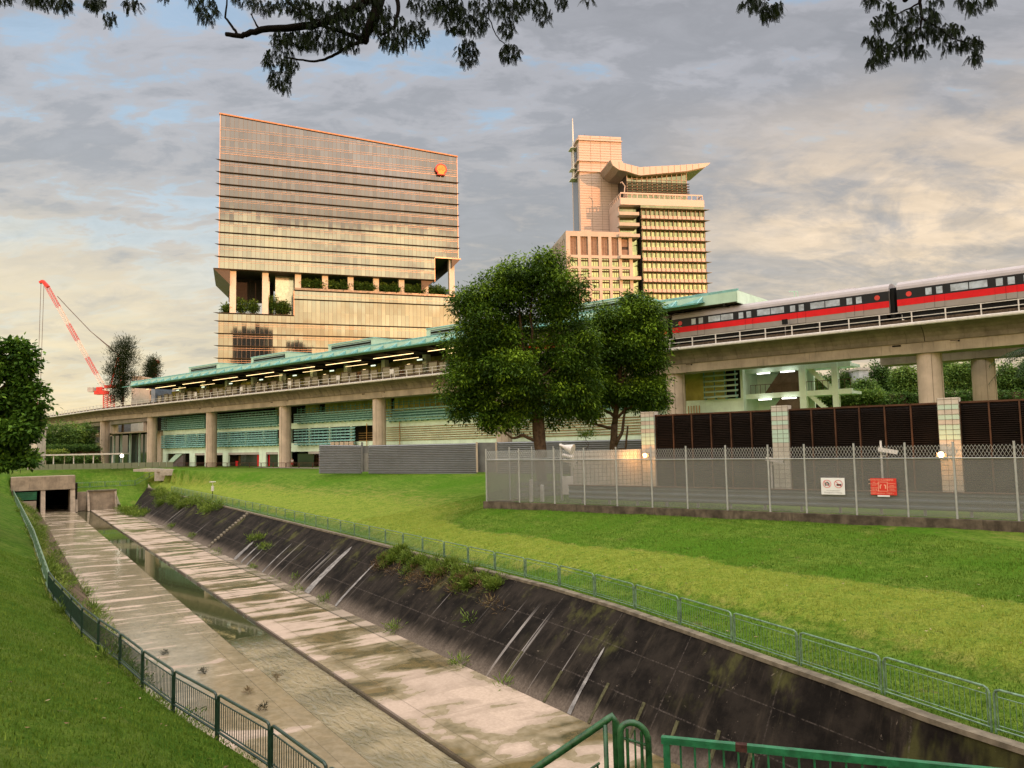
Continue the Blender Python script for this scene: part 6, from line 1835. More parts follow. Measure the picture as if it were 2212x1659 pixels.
M_LEAFF = leaf_mat('forest_leaf', (0.035, 0.078, 0.016), (0.10, 0.18, 0.032), (0.24, 0.34, 0.06))
M_NEED = leaf_mat('grey_green_needle', (0.012, 0.026, 0.010), (0.020, 0.038, 0.014), (0.04, 0.06, 0.025))
M_WEED = leaf_mat('weed_leaf', (0.06, 0.10, 0.012), (0.14, 0.21, 0.03), (0.28, 0.34, 0.06))
M_WEEDR = leaf_mat('dry_weed', (0.10, 0.06, 0.03), (0.17, 0.11, 0.05), (0.25, 0.2, 0.08))
M_BARK = simple('brown_bark', (0.085, 0.055, 0.035), 0.9, var=0.4, scale=3, bump=0.6)
M_BARKD = simple('black_bark', (0.009, 0.007, 0.006), 0.95, spec=0.05, var=0.3, scale=8, bump=0.5)
def leaf_cloud(name, blobs, n, L, wid, mat, parent, seed, per=55, spread=0.42, droop=0.5, shell=0.62, bright=0.0, flat=1.0):
    """blobs [(centre, (rx, ry, rz))]; leaves gathered in clumps over the blobs' outer parts"""
    rng = np.random.default_rng(seed)
    cen = np.array([b[0][:] for b in blobs]); rad = np.array([b[1] for b in blobs])
    wgt = (rad[:, 0] * rad[:, 2]) ** 1.0; wgt = wgt / wgt.sum()
    nc_ = max(4, n // per)
    bi = rng.choice(len(blobs), nc_, p=wgt)
    d = rng.normal(size=(nc_, 3)); d /= np.linalg.norm(d, axis=1)[:, None]
    d[:, 1] = np.where(rng.random(nc_) < 0.6, -np.abs(d[:, 1]), d[:, 1])
    rr_ = shell + (1.02 - shell) * rng.random(nc_) ** 0.6
    cc = cen[bi] + d * rad[bi] * rr_[:, None]
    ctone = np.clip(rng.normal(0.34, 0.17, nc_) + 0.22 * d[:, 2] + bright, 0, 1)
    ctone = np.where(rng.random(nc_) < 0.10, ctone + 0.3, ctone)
    ci = rng.integers(0, nc_, n)
    off = rng.normal(size=(n, 3)) * spread; off[:, 2] *= 0.62 * flat
    p = cc[ci] + off
    # leaf axis: outward from the clump, hanging
    ax = off / (np.linalg.norm(off, axis=1)[:, None] + 1e-6) + rng.normal(size=(n, 3)) * 0.45
    ax[:, 2] -= droop
    ax /= np.linalg.norm(ax, axis=1)[:, None]
    sd = np.cross(ax, np.array([0, 0, 1.0]) + rng.normal(size=(n, 3)) * 0.5); sd /= np.linalg.norm(sd, axis=1)[:, None] + 1e-6
    l = (L * (0.6 + 0.8 * rng.random(n)))[:, None]; w = l * wid / L
    up = np.cross(sd, ax)
    v = np.empty((n, 4, 3))
    v[:, 0] = p; v[:, 1] = p + ax * l * 0.45 + sd * w * 0.5 + up * l * .06; v[:, 2] = p + ax * l; v[:, 3] = p + ax * l * 0.45 - sd * w * 0.5 + up * l * .06
    tone = np.clip(ctone[ci] + rng.normal(size=n) * 0.10, 0, 1)
    return npmesh(name, v.reshape(-1, 3), np.arange(n * 4).reshape(-1, 4), mat, parent, tone)
def pix_blobs(lst, Y, dep=0.85, rng=None):
    k = Y / FPX; out = []
    for i, b in enumerate(lst):
        x, y, rx, ry = b[:4]; dy = b[4] if len(b) > 4 else 0
        out.append((AT(x, y, Y + dy), (rx * k, max(rx, ry) * k * dep, ry * k)))
    return out
def lumpy(blobs, k, f, seed):
    """break each blob into k smaller ones spread over its surface, so the outline is ragged"""
    rng = random.Random(seed); out = []
    for c, rad in blobs:
        for _ in range(k):
            v = Vector((rng.gauss(0, 1), rng.gauss(0, 1) - .3, rng.gauss(0, 1))).normalized(); q = rng.uniform(.45, .88)
            g = f * rng.uniform(.65, 1.25)
            out.append((c + Vector((v.x * rad[0], v.y * rad[1], v.z * rad[2])) * q, (rad[0] * g, rad[1] * g, rad[2] * g)))
    return out
def limb(m, pts, r0, r1, wob_=0.0, seed=0, n=7):
    rng = random.Random(seed); pts = [Vector(p) for p in pts]; o = []
    for i in range(len(pts) - 1):
        for k in range(4):
            q = pts[i].lerp(pts[i + 1], k / 4)
            if i or k: q = q + Vector((rng.uniform(-1, 1), rng.uniform(-1, 1), rng.uniform(-1, 1))) * wob_
            o.append(q)
    o.append(pts[-1])
    N_ = len(o); m.tube(o, [r0 + (r1 - r0) * i / (N_ - 1) for i in range(N_)], n)
def tree(name, label, cat, blobs, base, n, L, wid, leaf, seed, r=0.3, group=None, limbs=8, droop=.5, per=55, spread=.42, shell=.62, bright=0., fork=.45, bark=None, extra=None, flat=1.0, lump=0, lf=.42):
    t = thing(name, label, cat, base, group)
    m = MB(); rng = random.Random(seed)
    top = max(b[0].z for b in blobs); c = sum((b[0] for b in blobs), Vector()) / len(blobs)
    fk = Vector((base.x * .7 + c.x * .3, base.y * .7 + c.y * .3, base.z + (c.z - base.z) * fork * 2 * .6))
    limb(m, [base - Vector((0, 0, .3)), base.lerp(fk, .5), fk], r * 1.15, r * .8, .05, seed, 10)
    limb(m, [fk, Vector((c.x, c.y, (c.z + top) / 2))], r * .75, r * .2, .25, seed + 1)
    for i, b in enumerate(blobs[:limbs]):
        s0 = fk.lerp(Vector((c.x, c.y, c.z)), rng.random() * .6)
        limb(m, [s0, s0.lerp(b[0], .55) + Vector((0, 0, .3)), b[0] + Vector((0, 0, b[1][2] * .3))], r * .42, r * .1, .18, seed + i + 3, 6)
    if extra:
        for pts, ra, rb in extra: limb(m, pts, ra, rb, .05, seed + 50, 7)
    m.obj('trunk', bark or M_BARK, t, smooth=True)
    leaf_cloud('crown', lumpy(blobs, lump, lf, seed + 9) if lump else blobs, n, L, wid, leaf, t, seed, per, spread, droop, shell, bright, flat)
    return t
# ---- the two big leafy trees
bl1 = pix_blobs([(1150, 622, 92, 66), (1062, 668, 74, 76), (1222, 668, 56, 66), (1015, 745, 52, 66), (1120, 735, 105, 80, 1.5), (1238, 765, 50, 80), (1012, 835, 52, 60), (1095, 845, 78, 58), (1205, 850, 66, 66), (1130, 800, 60, 50, -2),
                 (1058, 890, 46, 36), (1125, 905, 48, 26), (1240, 868, 42, 40, 1), (1010, 880, 30, 26), (1172, 575, 40, 26), (1110, 600, 40, 30)], 66)
b1 = Vector((AT(1172, 1000, 66).x, 66, -4.1))
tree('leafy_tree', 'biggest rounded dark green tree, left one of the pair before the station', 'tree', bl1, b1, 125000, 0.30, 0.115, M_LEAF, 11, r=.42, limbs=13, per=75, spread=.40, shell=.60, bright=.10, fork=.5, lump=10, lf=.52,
     extra=[([AT(1166, 958, 66), AT(1130, 940, 65.5), AT(1105, 948, 65), AT(1085, 925, 64.5)], .17, .05), ([AT(1172, 990, 66), AT(1168, 920, 66), AT(1160, 850, 66)], .40, .30)])
bl2 = pix_blobs([(1350, 690, 62, 56), (1300, 722, 46, 50), (1402, 725, 34, 58), (1345, 785, 78, 66), (1395, 830, 44, 58), (1292, 825, 42, 56), (1345, 862, 58, 30), (1418, 850, 22, 40), (1262, 868, 34, 22), (1370, 655, 30, 26), (1270, 895, 26, 14)], 72)
b2 = Vector((AT(1322, 990, 72).x, 72, -3.9))
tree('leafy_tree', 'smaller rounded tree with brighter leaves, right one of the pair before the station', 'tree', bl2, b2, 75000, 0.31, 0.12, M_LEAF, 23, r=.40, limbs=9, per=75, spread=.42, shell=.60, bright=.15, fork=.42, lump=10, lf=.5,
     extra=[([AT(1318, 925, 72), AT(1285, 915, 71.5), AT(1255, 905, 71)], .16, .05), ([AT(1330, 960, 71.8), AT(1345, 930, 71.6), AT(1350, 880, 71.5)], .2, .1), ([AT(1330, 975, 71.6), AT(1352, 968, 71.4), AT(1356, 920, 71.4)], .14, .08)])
# small sapling between them
sb = pix_blobs([(1268, 935, 17, 6)], 70)
tree('sapling', 'small pale feathery sapling between the two big trees', 'sapling', sb, Vector((AT(1266, 990, 70).x, 70, -4.0)), 900, 0.16, 0.05, M_LEAFL, 31, r=.05, limbs=1, per=40, spread=.22, bright=.4)
# ---- tree leaning in from the left edge
bll = pix_blobs([(72, 845, 20, 20), (60, 782, 18, 8), (78, 890, 12, 10), (-30, 770, 50, 30), (20, 750, 34, 14), (48, 757, 22, 9), (10, 800, 50, 30), (-20, 850, 75, 55), (28, 840, 36, 42), (70, 800, 20, 14), (20, 900, 52, 40), (35, 880, 26, 24), (-10, 940, 75, 45), (35, 955, 42, 34), (62, 985, 22, 20), (10, 990, 50, 20), (82, 868, 16, 5), (97, 870, 9, 4), (66, 930, 16, 18), (55, 905, 20, 14)], 62)
tree('broadleaf_tree', 'leafy tree reaching in from the left edge of the picture', 'tree', bll, Vector((-50, 62, -3.3)), 36000, 0.36, 0.23, M_LEAFL, 41, r=.4, limbs=14, per=30, spread=.34, shell=.4, bright=.0, droop=.35, lump=3, lf=.38)
# ---- wispy trees beyond the station's left end
def wisp(name, label, x, yb, yt, halfw, Y, n, seed, group=None):
    b = []
    rng = random.Random(seed); h = yb - yt
    for k in range(9):
        f = k / 8; w = halfw * (0.35 + 0.9 * math.sin(math.pi * (0.15 + 0.75 * (1 - f)))) * .55
        b.append((x + rng.uniform(-1, 1) * halfw * .45 * (1 - f * .5), yb - h * (.18 + .80 * f), w, h * .085))
    return tree(name, label, 'tree', pix_blobs(b, Y), Vector((AT(x, 960, Y).x, Y, -3.2)), n, 0.75, 0.10, M_NEED, seed, r=.35, limbs=9, per=30, spread=.75, shell=.25, droop=-.7, flat=1.6)
wisp('wispy_tree', 'tall wispy grey green tree beside the red crane', 265, 885, 742, 42, 215, 13000, 51)
wisp('wispy_tree', 'smaller wispy tree top beyond the left end of the station roof', 328, 845, 778, 17, 235, 6500, 57)
# ---- planting left of the station
mid = [(103, 945, 24, 36, 'round bushy tree behind the covered walkway, nearest the big left tree'), (136, 940, 26, 34, 'round bushy tree behind the covered walkway, in the middle of the group'), (160, 938, 20, 33, 'pale leaved tree behind the covered walkway'), (186, 942, 19, 30, 'dark bushy tree just left of the first viaduct pier')]
for i, (x, y, rx, ry, lb) in enumerate(mid):
    bb = pix_blobs([(x, y - 6, rx * .8, ry * .7), (x - rx * .4, y + 8, rx * .6, ry * .55), (x + rx * .4, y + 6, rx * .6, ry * .6), (x, y + 14, rx * .9, ry * .4)], 172 + 3 * i)
    tree('bushy_tree', lb, 'tree', bb, Vector((AT(x, 980, 172 + 3 * i).x, 172 + 3 * i, -2.8)), 5000, 0.42, 0.2, M_LEAFF, 60 + i, r=.2, limbs=3, group='bushy trees behind the covered walkway', per=40, spread=.5, bright=(-.1, -.05, .25, -.2)[i])
def hedge(name, label, x0, x1, y0, y1, Y, n, seed, mat, bright=0):
    p, q = AT(x0, y1, Y), AT(x1, y1, Y); zt = AT((x0 + x1) / 2, y0, Y).z; zb_2 = AT((x0 + x1) / 2, y1, Y).z
    bl = []; c = 14
    for k in range(c):
        f = (k + .5) / c; bl.append((Vector((p.x + (q.x - p.x) * f, Y, (zt + zb_2) / 2)), ((q.x - p.x) / c * .75, 1.1, (zt - zb_2) / 2)))
    t = thing(name, label, 'hedge', (p.x, Y, zb_2))
    m = MB(); m.box(FB, p.x, q.x, Y - .2, Y + .6, -3.6, zt - .3); m.obj('stems', M_BARK, t)
    leaf_cloud('foliage', bl, n, .34, .16, mat, t, seed, 30, .25, .1, .7, bright)
hedge('hedge', 'long dark clipped hedge above the covered walkway', 62, 214, 963, 975, 168, 9000, 71, M_LEAFF, -.25)
hedge('hedge', 'bright yellow low hedge strip above the covered walkway roof', 78, 142, 974, 981, 166, 3500, 72, M_WEED, .4)
hedge('hedge', 'green shrub border under the covered walkway roof', 60, 215, 984, 1006, 164, 12000, 73, M_LEAFF, -.1)
# ---- wood beyond the right viaduct: one tree each
spec = [(1775, 838, 30, 36, 150, -.1, 'dark rounded tree just right of the escape stair, beyond the viaduct'), (1822, 832, 36, 40, 145, -.15, 'broad dull green tree left of the small white house'), (1905, 822, 34, 52, 142, -.25, 'tall dark tree right of the small white house'),
        (1955, 828, 30, 46, 132, .22, 'bright green tree left of the nearest viaduct pier'), (2075, 820, 34, 50, 130, .12, 'mid green tree in the gap between the two right piers'), (2030, 815, 36, 52, 140, -.1, 'dark tree right behind the nearest viaduct pier'),
        (2185, 818, 36, 50, 128, .08, 'green tree right of the farther right pier'), (2240, 815, 40, 60, 126, -.1, 'dark tree at the right edge beyond the wall'), (2130, 822, 38, 46, 138, 0, 'tree hidden behind the farther right pier'), (1872, 845, 30, 30, 128, -.05, 'low rounded tree under the small white house'), (1740, 842, 30, 32, 158, -.2, 'dark tree seen through the escape stair')]
for i, (x, y, rx, ry, Y, br_, lb) in enumerate(spec):
    rng = random.Random(i)
    bb = pix_blobs([(x + rng.uniform(-.5, .5) * rx, y + rng.uniform(-.45, .5) * ry, rx * rng.uniform(.4, .6), ry * rng.uniform(.3, .5)) for _ in range(8)], Y)
    tree('woodland_tree', lb, 'tree', bb, Vector((AT(x, 900, Y).x, Y, -3.4)), 8500, 0.40, 0.2, M_LEAFF, 80 + i, r=.25, limbs=4, group='trees beyond the right viaduct', per=42, spread=.55, bright=br_, shell=.5)
hedge('hedge', 'broad leaved shrubs with pale tips just above the brown screen wall', 1700, 1900, 846, 872, 100, 14000, 95, M_LEAFF, .15)
hedge('hedge', 'dark undergrowth closing the view under the right viaduct', 1880, 2290, 845, 880, 122, 16000, 96, M_LEAFF, -.2)
# ---- palm at the right edge
M_PALM = simple('palm_leaf', (0.022, 0.045, 0.014), 0.6, var=0.4)
pm = thing('palm', 'dark palm fronds reaching in from the right edge under the viaduct', 'palm', (34.5, 49, -4.3))
pc = AT(2236, 757, 50)
m = MB(); limb(m, [Vector((pc.x + .2, 50, -4.4)), pc], .2, .14, .04, 3, 9); m.obj('trunk', M_BARKD, pm)
rng = random.Random(9)
for k in range(17):
    a = k * 2.4; el = rng.uniform(-.25, .9); lf = MB(); Ln = rng.uniform(2.2, 2.9)
    pts = [pc + Vector((math.cos(a) * math.cos(el) * Ln * f, math.sin(a) * math.cos(el) * Ln * f, math.sin(el) * Ln * f - 1.3 * f * f * Ln * .5)) for f in [j / 10 for j in range(11)]]
    lf.tube(pts, [.03 - .002 * j for j in range(11)], 4)
    for j in range(2, 11):
        d = (pts[j] - pts[j - 1]).normalized(); s_ = d.cross(Vector((0, 0, 1))).normalized()
        for q in (0, .5):
            c0 = pts[j - 1].lerp(pts[j], q)
            for sg_ in (-1, 1):
                e = c0 + (s_ * sg_ * .45 + d * .28 - Vector((0, 0, .28)))
                lf.add([c0 - d * .02, c0 + d * .04, e], [(0, 1, 2)])
    lf.obj('frond', M_PALM, pm, recalc=False)
# ---- branches of the tree overhead
YB = 9.0
ot = thing('overhanging_tree', 'dark boughs and hanging feathery leaves across the top of the picture', 'tree', (4.5, -3.0, -2.0))
def A2(zx, zy, dy=0.0): return AT(zx * .5952, zy * .5952, YB + dy)
m = MB()
limb(m, [Vector((4.5, -3.0, -2.5)), Vector((4.4, -2.6, 1.5)), Vector((3.8, -1.0, 4.2))], .34, .26, .04, 1, 12)
limb(m, [Vector((3.8, -1.0, 4.2)), Vector((2.6, 4.0, 6.3)), A2(1420, -120, .3), A2(1375, 0, .1)], .22, .075, .05, 2, 10)
limb(m, [A2(1375, 0, .1), A2(1362, 60), A2(1330, 120), A2(1322, 152)], .075, .045, .01, 3, 9)
limb(m, [A2(1350, -10), A2(1290, 30), A2(1210, 70), A2(1130, 93), A2(1040, 100), A2(950, 106), A2(900, 122), A2(868, 130), A2(820, 124)], .060, .026, .008, 4, 9)
limb(m, [A2(860, 124), A2(845, 100), A2(818, 62), A2(822, 0), A2(824, -40)], .018, .008, .006, 5, 6)
limb(m, [A2(940, 106), A2(925, 80), A2(910, 50)], .014, .006, .004, 6, 6)
limb(m, [A2(1322, 152), A2(1290, 130), A2(1200, 105), A2(1150, 80), A2(1100, 50), A2(1040, 0)], .030, .018, .008, 7, 7)
limb(m, [A2(1318, 148), A2(1260, 170), A2(1215, 200), A2(1180, 215), A2(1140, 224), A2(1100, 219), A2(1030, 207)], .022, .010, .004, 8, 7)
limb(m, [A2(1440, -20, .2), A2(1445, 40, .1), A2(1430, 100), A2(1380, 130)], .03, .014, .01, 9, 7)
limb(m, [A2(1770, -10, .1), A2(1775, 70), A2(1800, 130), A2(1830, 160), A2(1850, 190)], .008, .005, .008, 10, 5)
limb(m, [A2(1745, -20, .1), A2(1730, 80), A2(1715, 150)], .008, .004, .008, 11, 5)
limb(m, [Vector((3.8, -1.0, 4.2)), Vector((4.6, 4.0, 5.6)), AT(2000, -60, 8.4), AT(1955, 0, 8.2)], .16, .03, .03, 12, 8)
limb(m, [Vector((4.4, 3.0, 5.4)), AT(1700, -60, 8.3), AT(1660, 0, 8.2)], .08, .014, .03, 13, 6)
limb(m, [Vector((2.6, 4.0, 6.3)), AT(700, -120, 9.0), AT(300, -60, 9.0), AT(120, -20, 9)], .1, .02, .05, 14, 6)
def A3(zx, zy, dy=0.0): return AT(1536 + zx * .3055, zy * .3055, 8.2 + dy)
limb(m, [A3(1475, -30), A3(1480, 60), A3(1490, 130), A3(1480, 190), A3(1500, 300)], .020, .007, .004, 15, 6)
limb(m, [A3(1475, 20), A3(1400, 60), A3(1320, 95), A3(1260, 150)], .012, .004, .005, 16, 5)
limb(m, [A3(1485, 190), A3(1420, 250), A3(1330, 330), A3(1200, 400), A3(1130, 470)], .012, .004, .006, 17, 5)
limb(m, [A3(1490, 130), A3(1600, 190), A3(1700, 270), A3(1760, 290), A3(1850, 310)], .012, .004, .006, 18, 5)
m.obj('boughs', M_BARKD, ot, smooth=True)
# feathery leaves: a drooping stalk with paired leaflets
def sprigs(name, ellipses, seed, par, Y, leafl=.016, stalk=.075, frac=1.9):
    rng = np.random.default_rng(seed); V_, F_, T_ = [], [], []
    for (x, y, rx, ry, cnt) in ellipses:
        for _ in range(int(cnt * frac)):
            a = rng.random() * 6.283; q = math.sqrt(rng.random())
            yy = y + ry * q * math.sin(a); xx = x + rx * q * math.cos(a)
            p = np.array(AT(xx, yy, Y + rng.normal() * .25)[:])
            dx = rng.normal() * .35; st_l = stalk * rng.uniform(.6, 1.25)
            dirv = np.array([dx * 1.3, rng.normal() * .4, -.9]); dirv /= np.linalg.norm(dirv)
            side = np.array([math.cos(a * 3), math.sin(a * 3) * .6, .1]); side /= np.linalg.norm(side)
            k = 9; base = len(V_)
            tone = rng.random()
            for j in range(k):
                f = (j + .6) / k; c = p + dirv * st_l * f + np.array([0, 0, -.02 * f * f])
                ll = leafl * (1 - .35 * abs(f - .5)) * rng.uniform(.8, 1.2)
                for sg_ in (-1, 1):
                    tip = c + side * sg_ * ll + dirv * ll * .75
                    w = dirv * ll * .30
                    b0 = len(V_); V_.extend([c - w * .4, c + side * sg_ * ll * .55 + dirv * ll * .15 - w * .6, tip, c + side * sg_ * ll * .5 + dirv * ll * .6 + w * .5])
                    F_.append((b0, b0 + 1, b0 + 2, b0 + 3)); T_.append(tone)
            b0 = len(V_); e = side * .0035
            V_.extend([p - e, p + e, p + dirv * st_l + e * .5, p + dirv * st_l - e * .5]); F_.append((b0, b0 + 1, b0 + 2, b0 + 3)); T_.append(0)
    return npmesh(name, np.array(V_), np.array(F_), M_LEAFD, par, np.array(T_))
el = []
def E2(zx, zy, rx, ry, c): el.append((zx * .5952, zy * .5952 - 6, rx * .5952, ry * .5952, c))
E2(20, -2, 35, 22, 20); E2(120, 5, 30, 22, 26); E2(190, 12, 70, 28, 75); E2(240, 30, 20, 20, 16); E2(350, 10, 45, 22, 36); E2(400, 72, 26, 26, 22); E2(480, 22, 35, 26, 26); E2(350, 30, 20, 14, 10)
E2(595, -8, 25, 12, 8); E2(750, 40, 42, 50, 62); E2(700, 0, 30, 14, 12); E2(900, 0, 60, 22, 34); E2(960, 30, 50, 22, 30); E2(1060, 20, 80, 30, 80); E2(1020, 150, 42, 32, 52); E2(1090, 150, 60, 32, 80); E2(1180, 60, 110, 55, 190)
E2(1170, 150, 80, 40, 110); E2(1270, 150, 50, 42, 70); E2(1330, 50, 90, 70, 190); E2(1420, 110, 60, 60, 110); E2(1430, 160, 50, 30, 40); E2(1510, 120, 50, 50, 70); E2(1540, 20, 60, 40, 60); E2(1620, 30, 60, 50, 110); E2(1660, 80, 50, 50, 90); E2(1730, 90, 40, 40, 56)
E2(1760, 20, 60, 40, 60); E2(1850, 40, 50, 40, 70); E2(1840, 110, 30, 30, 34); E2(1850, 195, 36, 30, 52); E2(1695, 195, 40, 48, 66); E2(1930, 20, 50, 30, 46); E2(1975, 60, 30, 30, 30); E2(2040, 10, 26, 24, 18); E2(2130, 5, 20, 20, 9)
E2(985, 215, 32, 30, 36); E2(1045, 240, 36, 30, 40); E2(1000, 290, 24, 34, 30); E2(1035, 305, 24, 40, 28); E2(1045, 195, 22, 12, 8)
for k_ in range(16): el.append((60 + 95 * k_, -75 - 50 * (k_ % 3), 60, 40, 45))
sprigs('hanging_leaves', el, 5, ot, YB)
el = []
def E3(zx, zy, rx, ry, c): el.append((1536 + zx * .3055, zy * .3055 - 6, rx * .3055, ry * .3055, c))
E3(260, 30, 60, 50, 24); E3(340, 40, 50, 60, 22); E3(420, 90, 70, 50, 40); E3(370, 120, 40, 40, 12); E3(480, 50, 40, 30, 10); E3(1090, 20, 25, 30, 6); E3(1160, 10, 50, 35, 18); E3(1270, 60, 50, 50, 20); E3(1190, 170, 60, 60, 26); E3(1270, 150, 50, 60, 22)
E3(1360, 150, 60, 60, 24); E3(1440, 110, 50, 50, 20); E3(1350, 250, 60, 50, 26); E3(1440, 250, 60, 50, 20); E3(1540, 120, 60, 60, 30); E3(1590, 130, 40, 30, 10); E3(1560, 240, 80, 60, 46); E3(1680, 220, 70, 50, 36); E3(1740, 210, 40, 40, 12)
E3(1120, 300, 50, 40, 16); E3(1180, 330, 60, 60, 32); E3(1200, 400, 60, 60, 34); E3(1130, 460, 25, 40, 12); E3(1290, 350, 50, 50, 20); E3(1390, 330, 50, 60, 22); E3(1470, 370, 60, 45, 26); E3(1360, 390, 30, 25, 7); E3(1660, 330, 40, 60, 14); E3(1760, 330, 50, 40, 18); E3(1850, 320, 80, 60, 44); E3(1860, 410, 50, 50, 20); E3(1590, 20, 60, 20, 10); E3(1780, 20, 50, 50, 18); E3(1850, 50, 60, 50, 30); E3(1970, 10, 40, 30, 10)
sprigs('hanging_leaves', el, 6, ot, 8.2)

# ---- weeds on the crest and floor of the canal
def weeds(label, spots, n, L, mat, seed, spread=.2):
    bl = [(Vector(p), (r, r, r * .6)) for p, r in spots]
    o = leaf_cloud('weeds', bl, n, L, L * .14, mat, None, seed, 24, spread, -.6, .1, .05, 1.0)
    return tag(o, label, 'weeds', kind='stuff')
rngw = random.Random(4)
sp_ = []
for k in range(60):
    s = rngw.uniform(35, 50); q = rngw.uniform(.80, 1.02) - (.12 if rngw.random() < .2 else 0)
    p = rwall(s, min(q, 1.0), 0); p.z += .04; sp_.append((p, rngw.uniform(.12, .24)))
weeds('weeds', sp_, 15000, .26, M_WEED, 101, .15)
sp_ = []
for k in range(26):
    s = rngw.uniform(33, 50); q = rngw.uniform(.62, .88); p = rwall(s, q, 0); p.z += .05; sp_.append((p, .22))
weeds('weeds', sp_, 2200, .26, M_WEEDR, 102)
sp_ = [(rwall(s, q, 0) + Vector((0, 0, .1)), r) for s, q, r in ((78, .45, .5), (76, .5, .5), (73, .38, .4), (71, .42, .4), (60, .1, .2), (52, .02, .25), (41, .02, .3), (35, .4, .2), (120, .7, 1), (128, .8, 1.2), (135, .6, 1.2), (112, .06, .5), (98, .05, .4))]
sp_ += [(C(s, 18.3, -10.4), .22) for s in (29, 33, 44, 57, 63, 70, 83, 90)]
weeds('weeds', sp_, 7000, .3, M_WEED, 103)
sp_ = []
for k in range(70):
    s = rngw.uniform(100, 150); p = rwall(s, rngw.uniform(.75, 1.0), 0); sp_.append((p, .5))
for k in range(50):
    p = C(rngw.uniform(136, 156), rngw.uniform(17.2, 20), -10.2); sp_.append((p, .6))
weeds('weeds', sp_, 16000, .45, M_WEED, 104, .3)
sp_ = []
for k in range(110):
    s = rngw.uniform(24, 150) ; q = rngw.uniform(0, .75); p = lwall(s, q, 0); p.z += .1; sp_.append((p, .35))
for k in range(30):
    s = rngw.uniform(26, 70); sp_.append((lwall(s, .97, 0), .25))
weeds('weeds', sp_, 20000, .3, M_WEED, 105, .25)
for i, (x, y, lb) in enumerate(((440, 1447, 'middle'), (598, 1458, 'right'), (357, 1408, 'farthest'), (535, 1492, 'nearest'), (568, 1527, 'lowest'))):
    p = GZ(x, y + 5, -10.5); t = thing('floor_tuft', 'small dark tuft of debris on the wet canal floor, %s of five' % lb, 'debris', p, group='tufts of debris on the canal floor')
    leaf_cloud('leaves', [(p + Vector((0, 0, .07)), (.12, .12, .1))], 120, .14, .02, M_WEEDR if i % 2 else M_LEAFD, t, 200 + i, 12, .06, -.5, .1)
# ================================================================== CRANE, WALKWAY, PERSON, SMALL THINGS
M_CR = simple('crane_red', (0.50, 0.035, 0.03), 0.5); M_CW = simple('crane_white', (0.62, 0.55, 0.50), 0.5)
M_CABLE = simple('crane_cable', (0.12, 0.10, 0.10), 0.6)
YC = 320
cr_ = thing('tower_crane', 'red and white luffing tower crane with a long lattice jib, left of the station', 'crane', (AT(235, 900, YC).x, YC, -3))
def X(x, y, dy=0): return AT(x, y, YC + dy)
def lattice(p, q, w, seg, r, name, cols, par):
    d = (q - p); u = d.normalized(); sx_ = u.cross(Vector((0, 1, 0))).normalized(); sy_ = Vector((0, 1, 0))
    cr = [(-1, -1), (1, -1), (1, 1), (-1, 1)]
    per_ = seg // len(cols)
    for ci, mt in enumerate(cols):
        m = MB(); k0, k1 = ci * per_, (ci + 1) * per_ if ci < len(cols) - 1 else seg
        for k in range(k0, k1):
            a, b = p + d * (k / seg), p + d * ((k + 1) / seg)
            for i, (cx_, cy_) in enumerate(cr):
                o = sx_ * cx_ * w / 2 + sy_ * cy_ * w / 2
                m.bar(a + o, b + o, r, r, up=sy_)
                o2 = sx_ * cr[(i + 1) % 4][0] * w / 2 + sy_ * cr[(i + 1) % 4][1] * w / 2
                m.bar(a + o, b + o2, r * .6, r * .6, up=Vector((.3, .5, .8)))
        m.obj(name, mt, par)
lattice(X(229, 845), X(101, 618), 1.25, 44, .15, 'jib', [M_CW, M_CR, M_CW, M_CR, M_CW, M_CR], cr_)
m = MB(); m.bar(X(104, 620), X(92, 607), 1.5, 1.2); m.bar(X(92, 607), X(86, 611), 1.0, 1.0); m.obj('jib_head', M_CR, cr_)
m = MB(); m.tube([X(88.5, 612), X(80, 878)], .10, 4); m.tube([X(95, 612), X(86, 876)], .10, 4); m.obj('hoist_ropes', M_CABLE, cr_)
m = MB(); m.box(FB, X(77, 880).x, X(85, 880).x, YC - .8, YC + .8, X(80, 888).z, X(80, 877).z); m.tube([X(81, 877), X(81, 862)], .15, 4); m.obj('hook_block', M_CR, cr_)
m = MB(); m.tube([X(124, 640), X(150, 668), X(196, 716), X(256, 765)], .16, 4); m.tube([X(196, 716), X(258, 770)], .12, 4); m.obj('pendant_ropes', M_CABLE, cr_)
m = MB(); m.tube([X(238, 838), X(256, 766)], .3, 5); m.tube([X(262, 836), X(256, 766)], .3, 5); m.obj('a_frame', M_CR, cr_)
m = MB(); m.box(FB, X(226, 0).x, X(250, 0).x, YC - 1.5, YC + 1.5, X(236, 852).z, X(236, 844).z); m.box(FB, X(246, 0).x, X(268, 0).x, YC - 1.2, YC + 1.2, X(250, 838).z, X(250, 832).z); m.box(FB, X(229, 0).x, X(241, 0).x, YC - 1, YC + 1, X(235, 844).z, X(235, 836).z); m.obj('machinery_deck', M_CR, cr_)
m = MB(); m.box(FB, X(212, 0).x, X(224, 0).x, YC - 1.4, YC + 1, X(218, 846.5).z, X(218, 837).z); m.obj('cab', simple('crane_cab', (0.35, 0.36, 0.38), 0.3), cr_)
lattice(X(235, 905), X(235, 853), 3.0, 12, .28, 'mast', [M_CR], cr_)
c2 = thing('tower_crane', 'red head of a second crane behind the smaller wispy tree', 'crane', (AT(335, 900, 330).x, 330, -3))
lattice(AT(330, 800, 330), AT(336, 779, 330), 1.4, 6, .3, 'jib', [M_CR], c2)
m = MB(); m.bar(AT(333, 779, 330), AT(344, 784, 330), 1.4, 1.4); m.obj('jib_head', M_CR, c2)
lattice(AT(331, 900, 330), AT(331, 800, 330), 2.0, 14, .3, 'mast', [M_CR], c2)
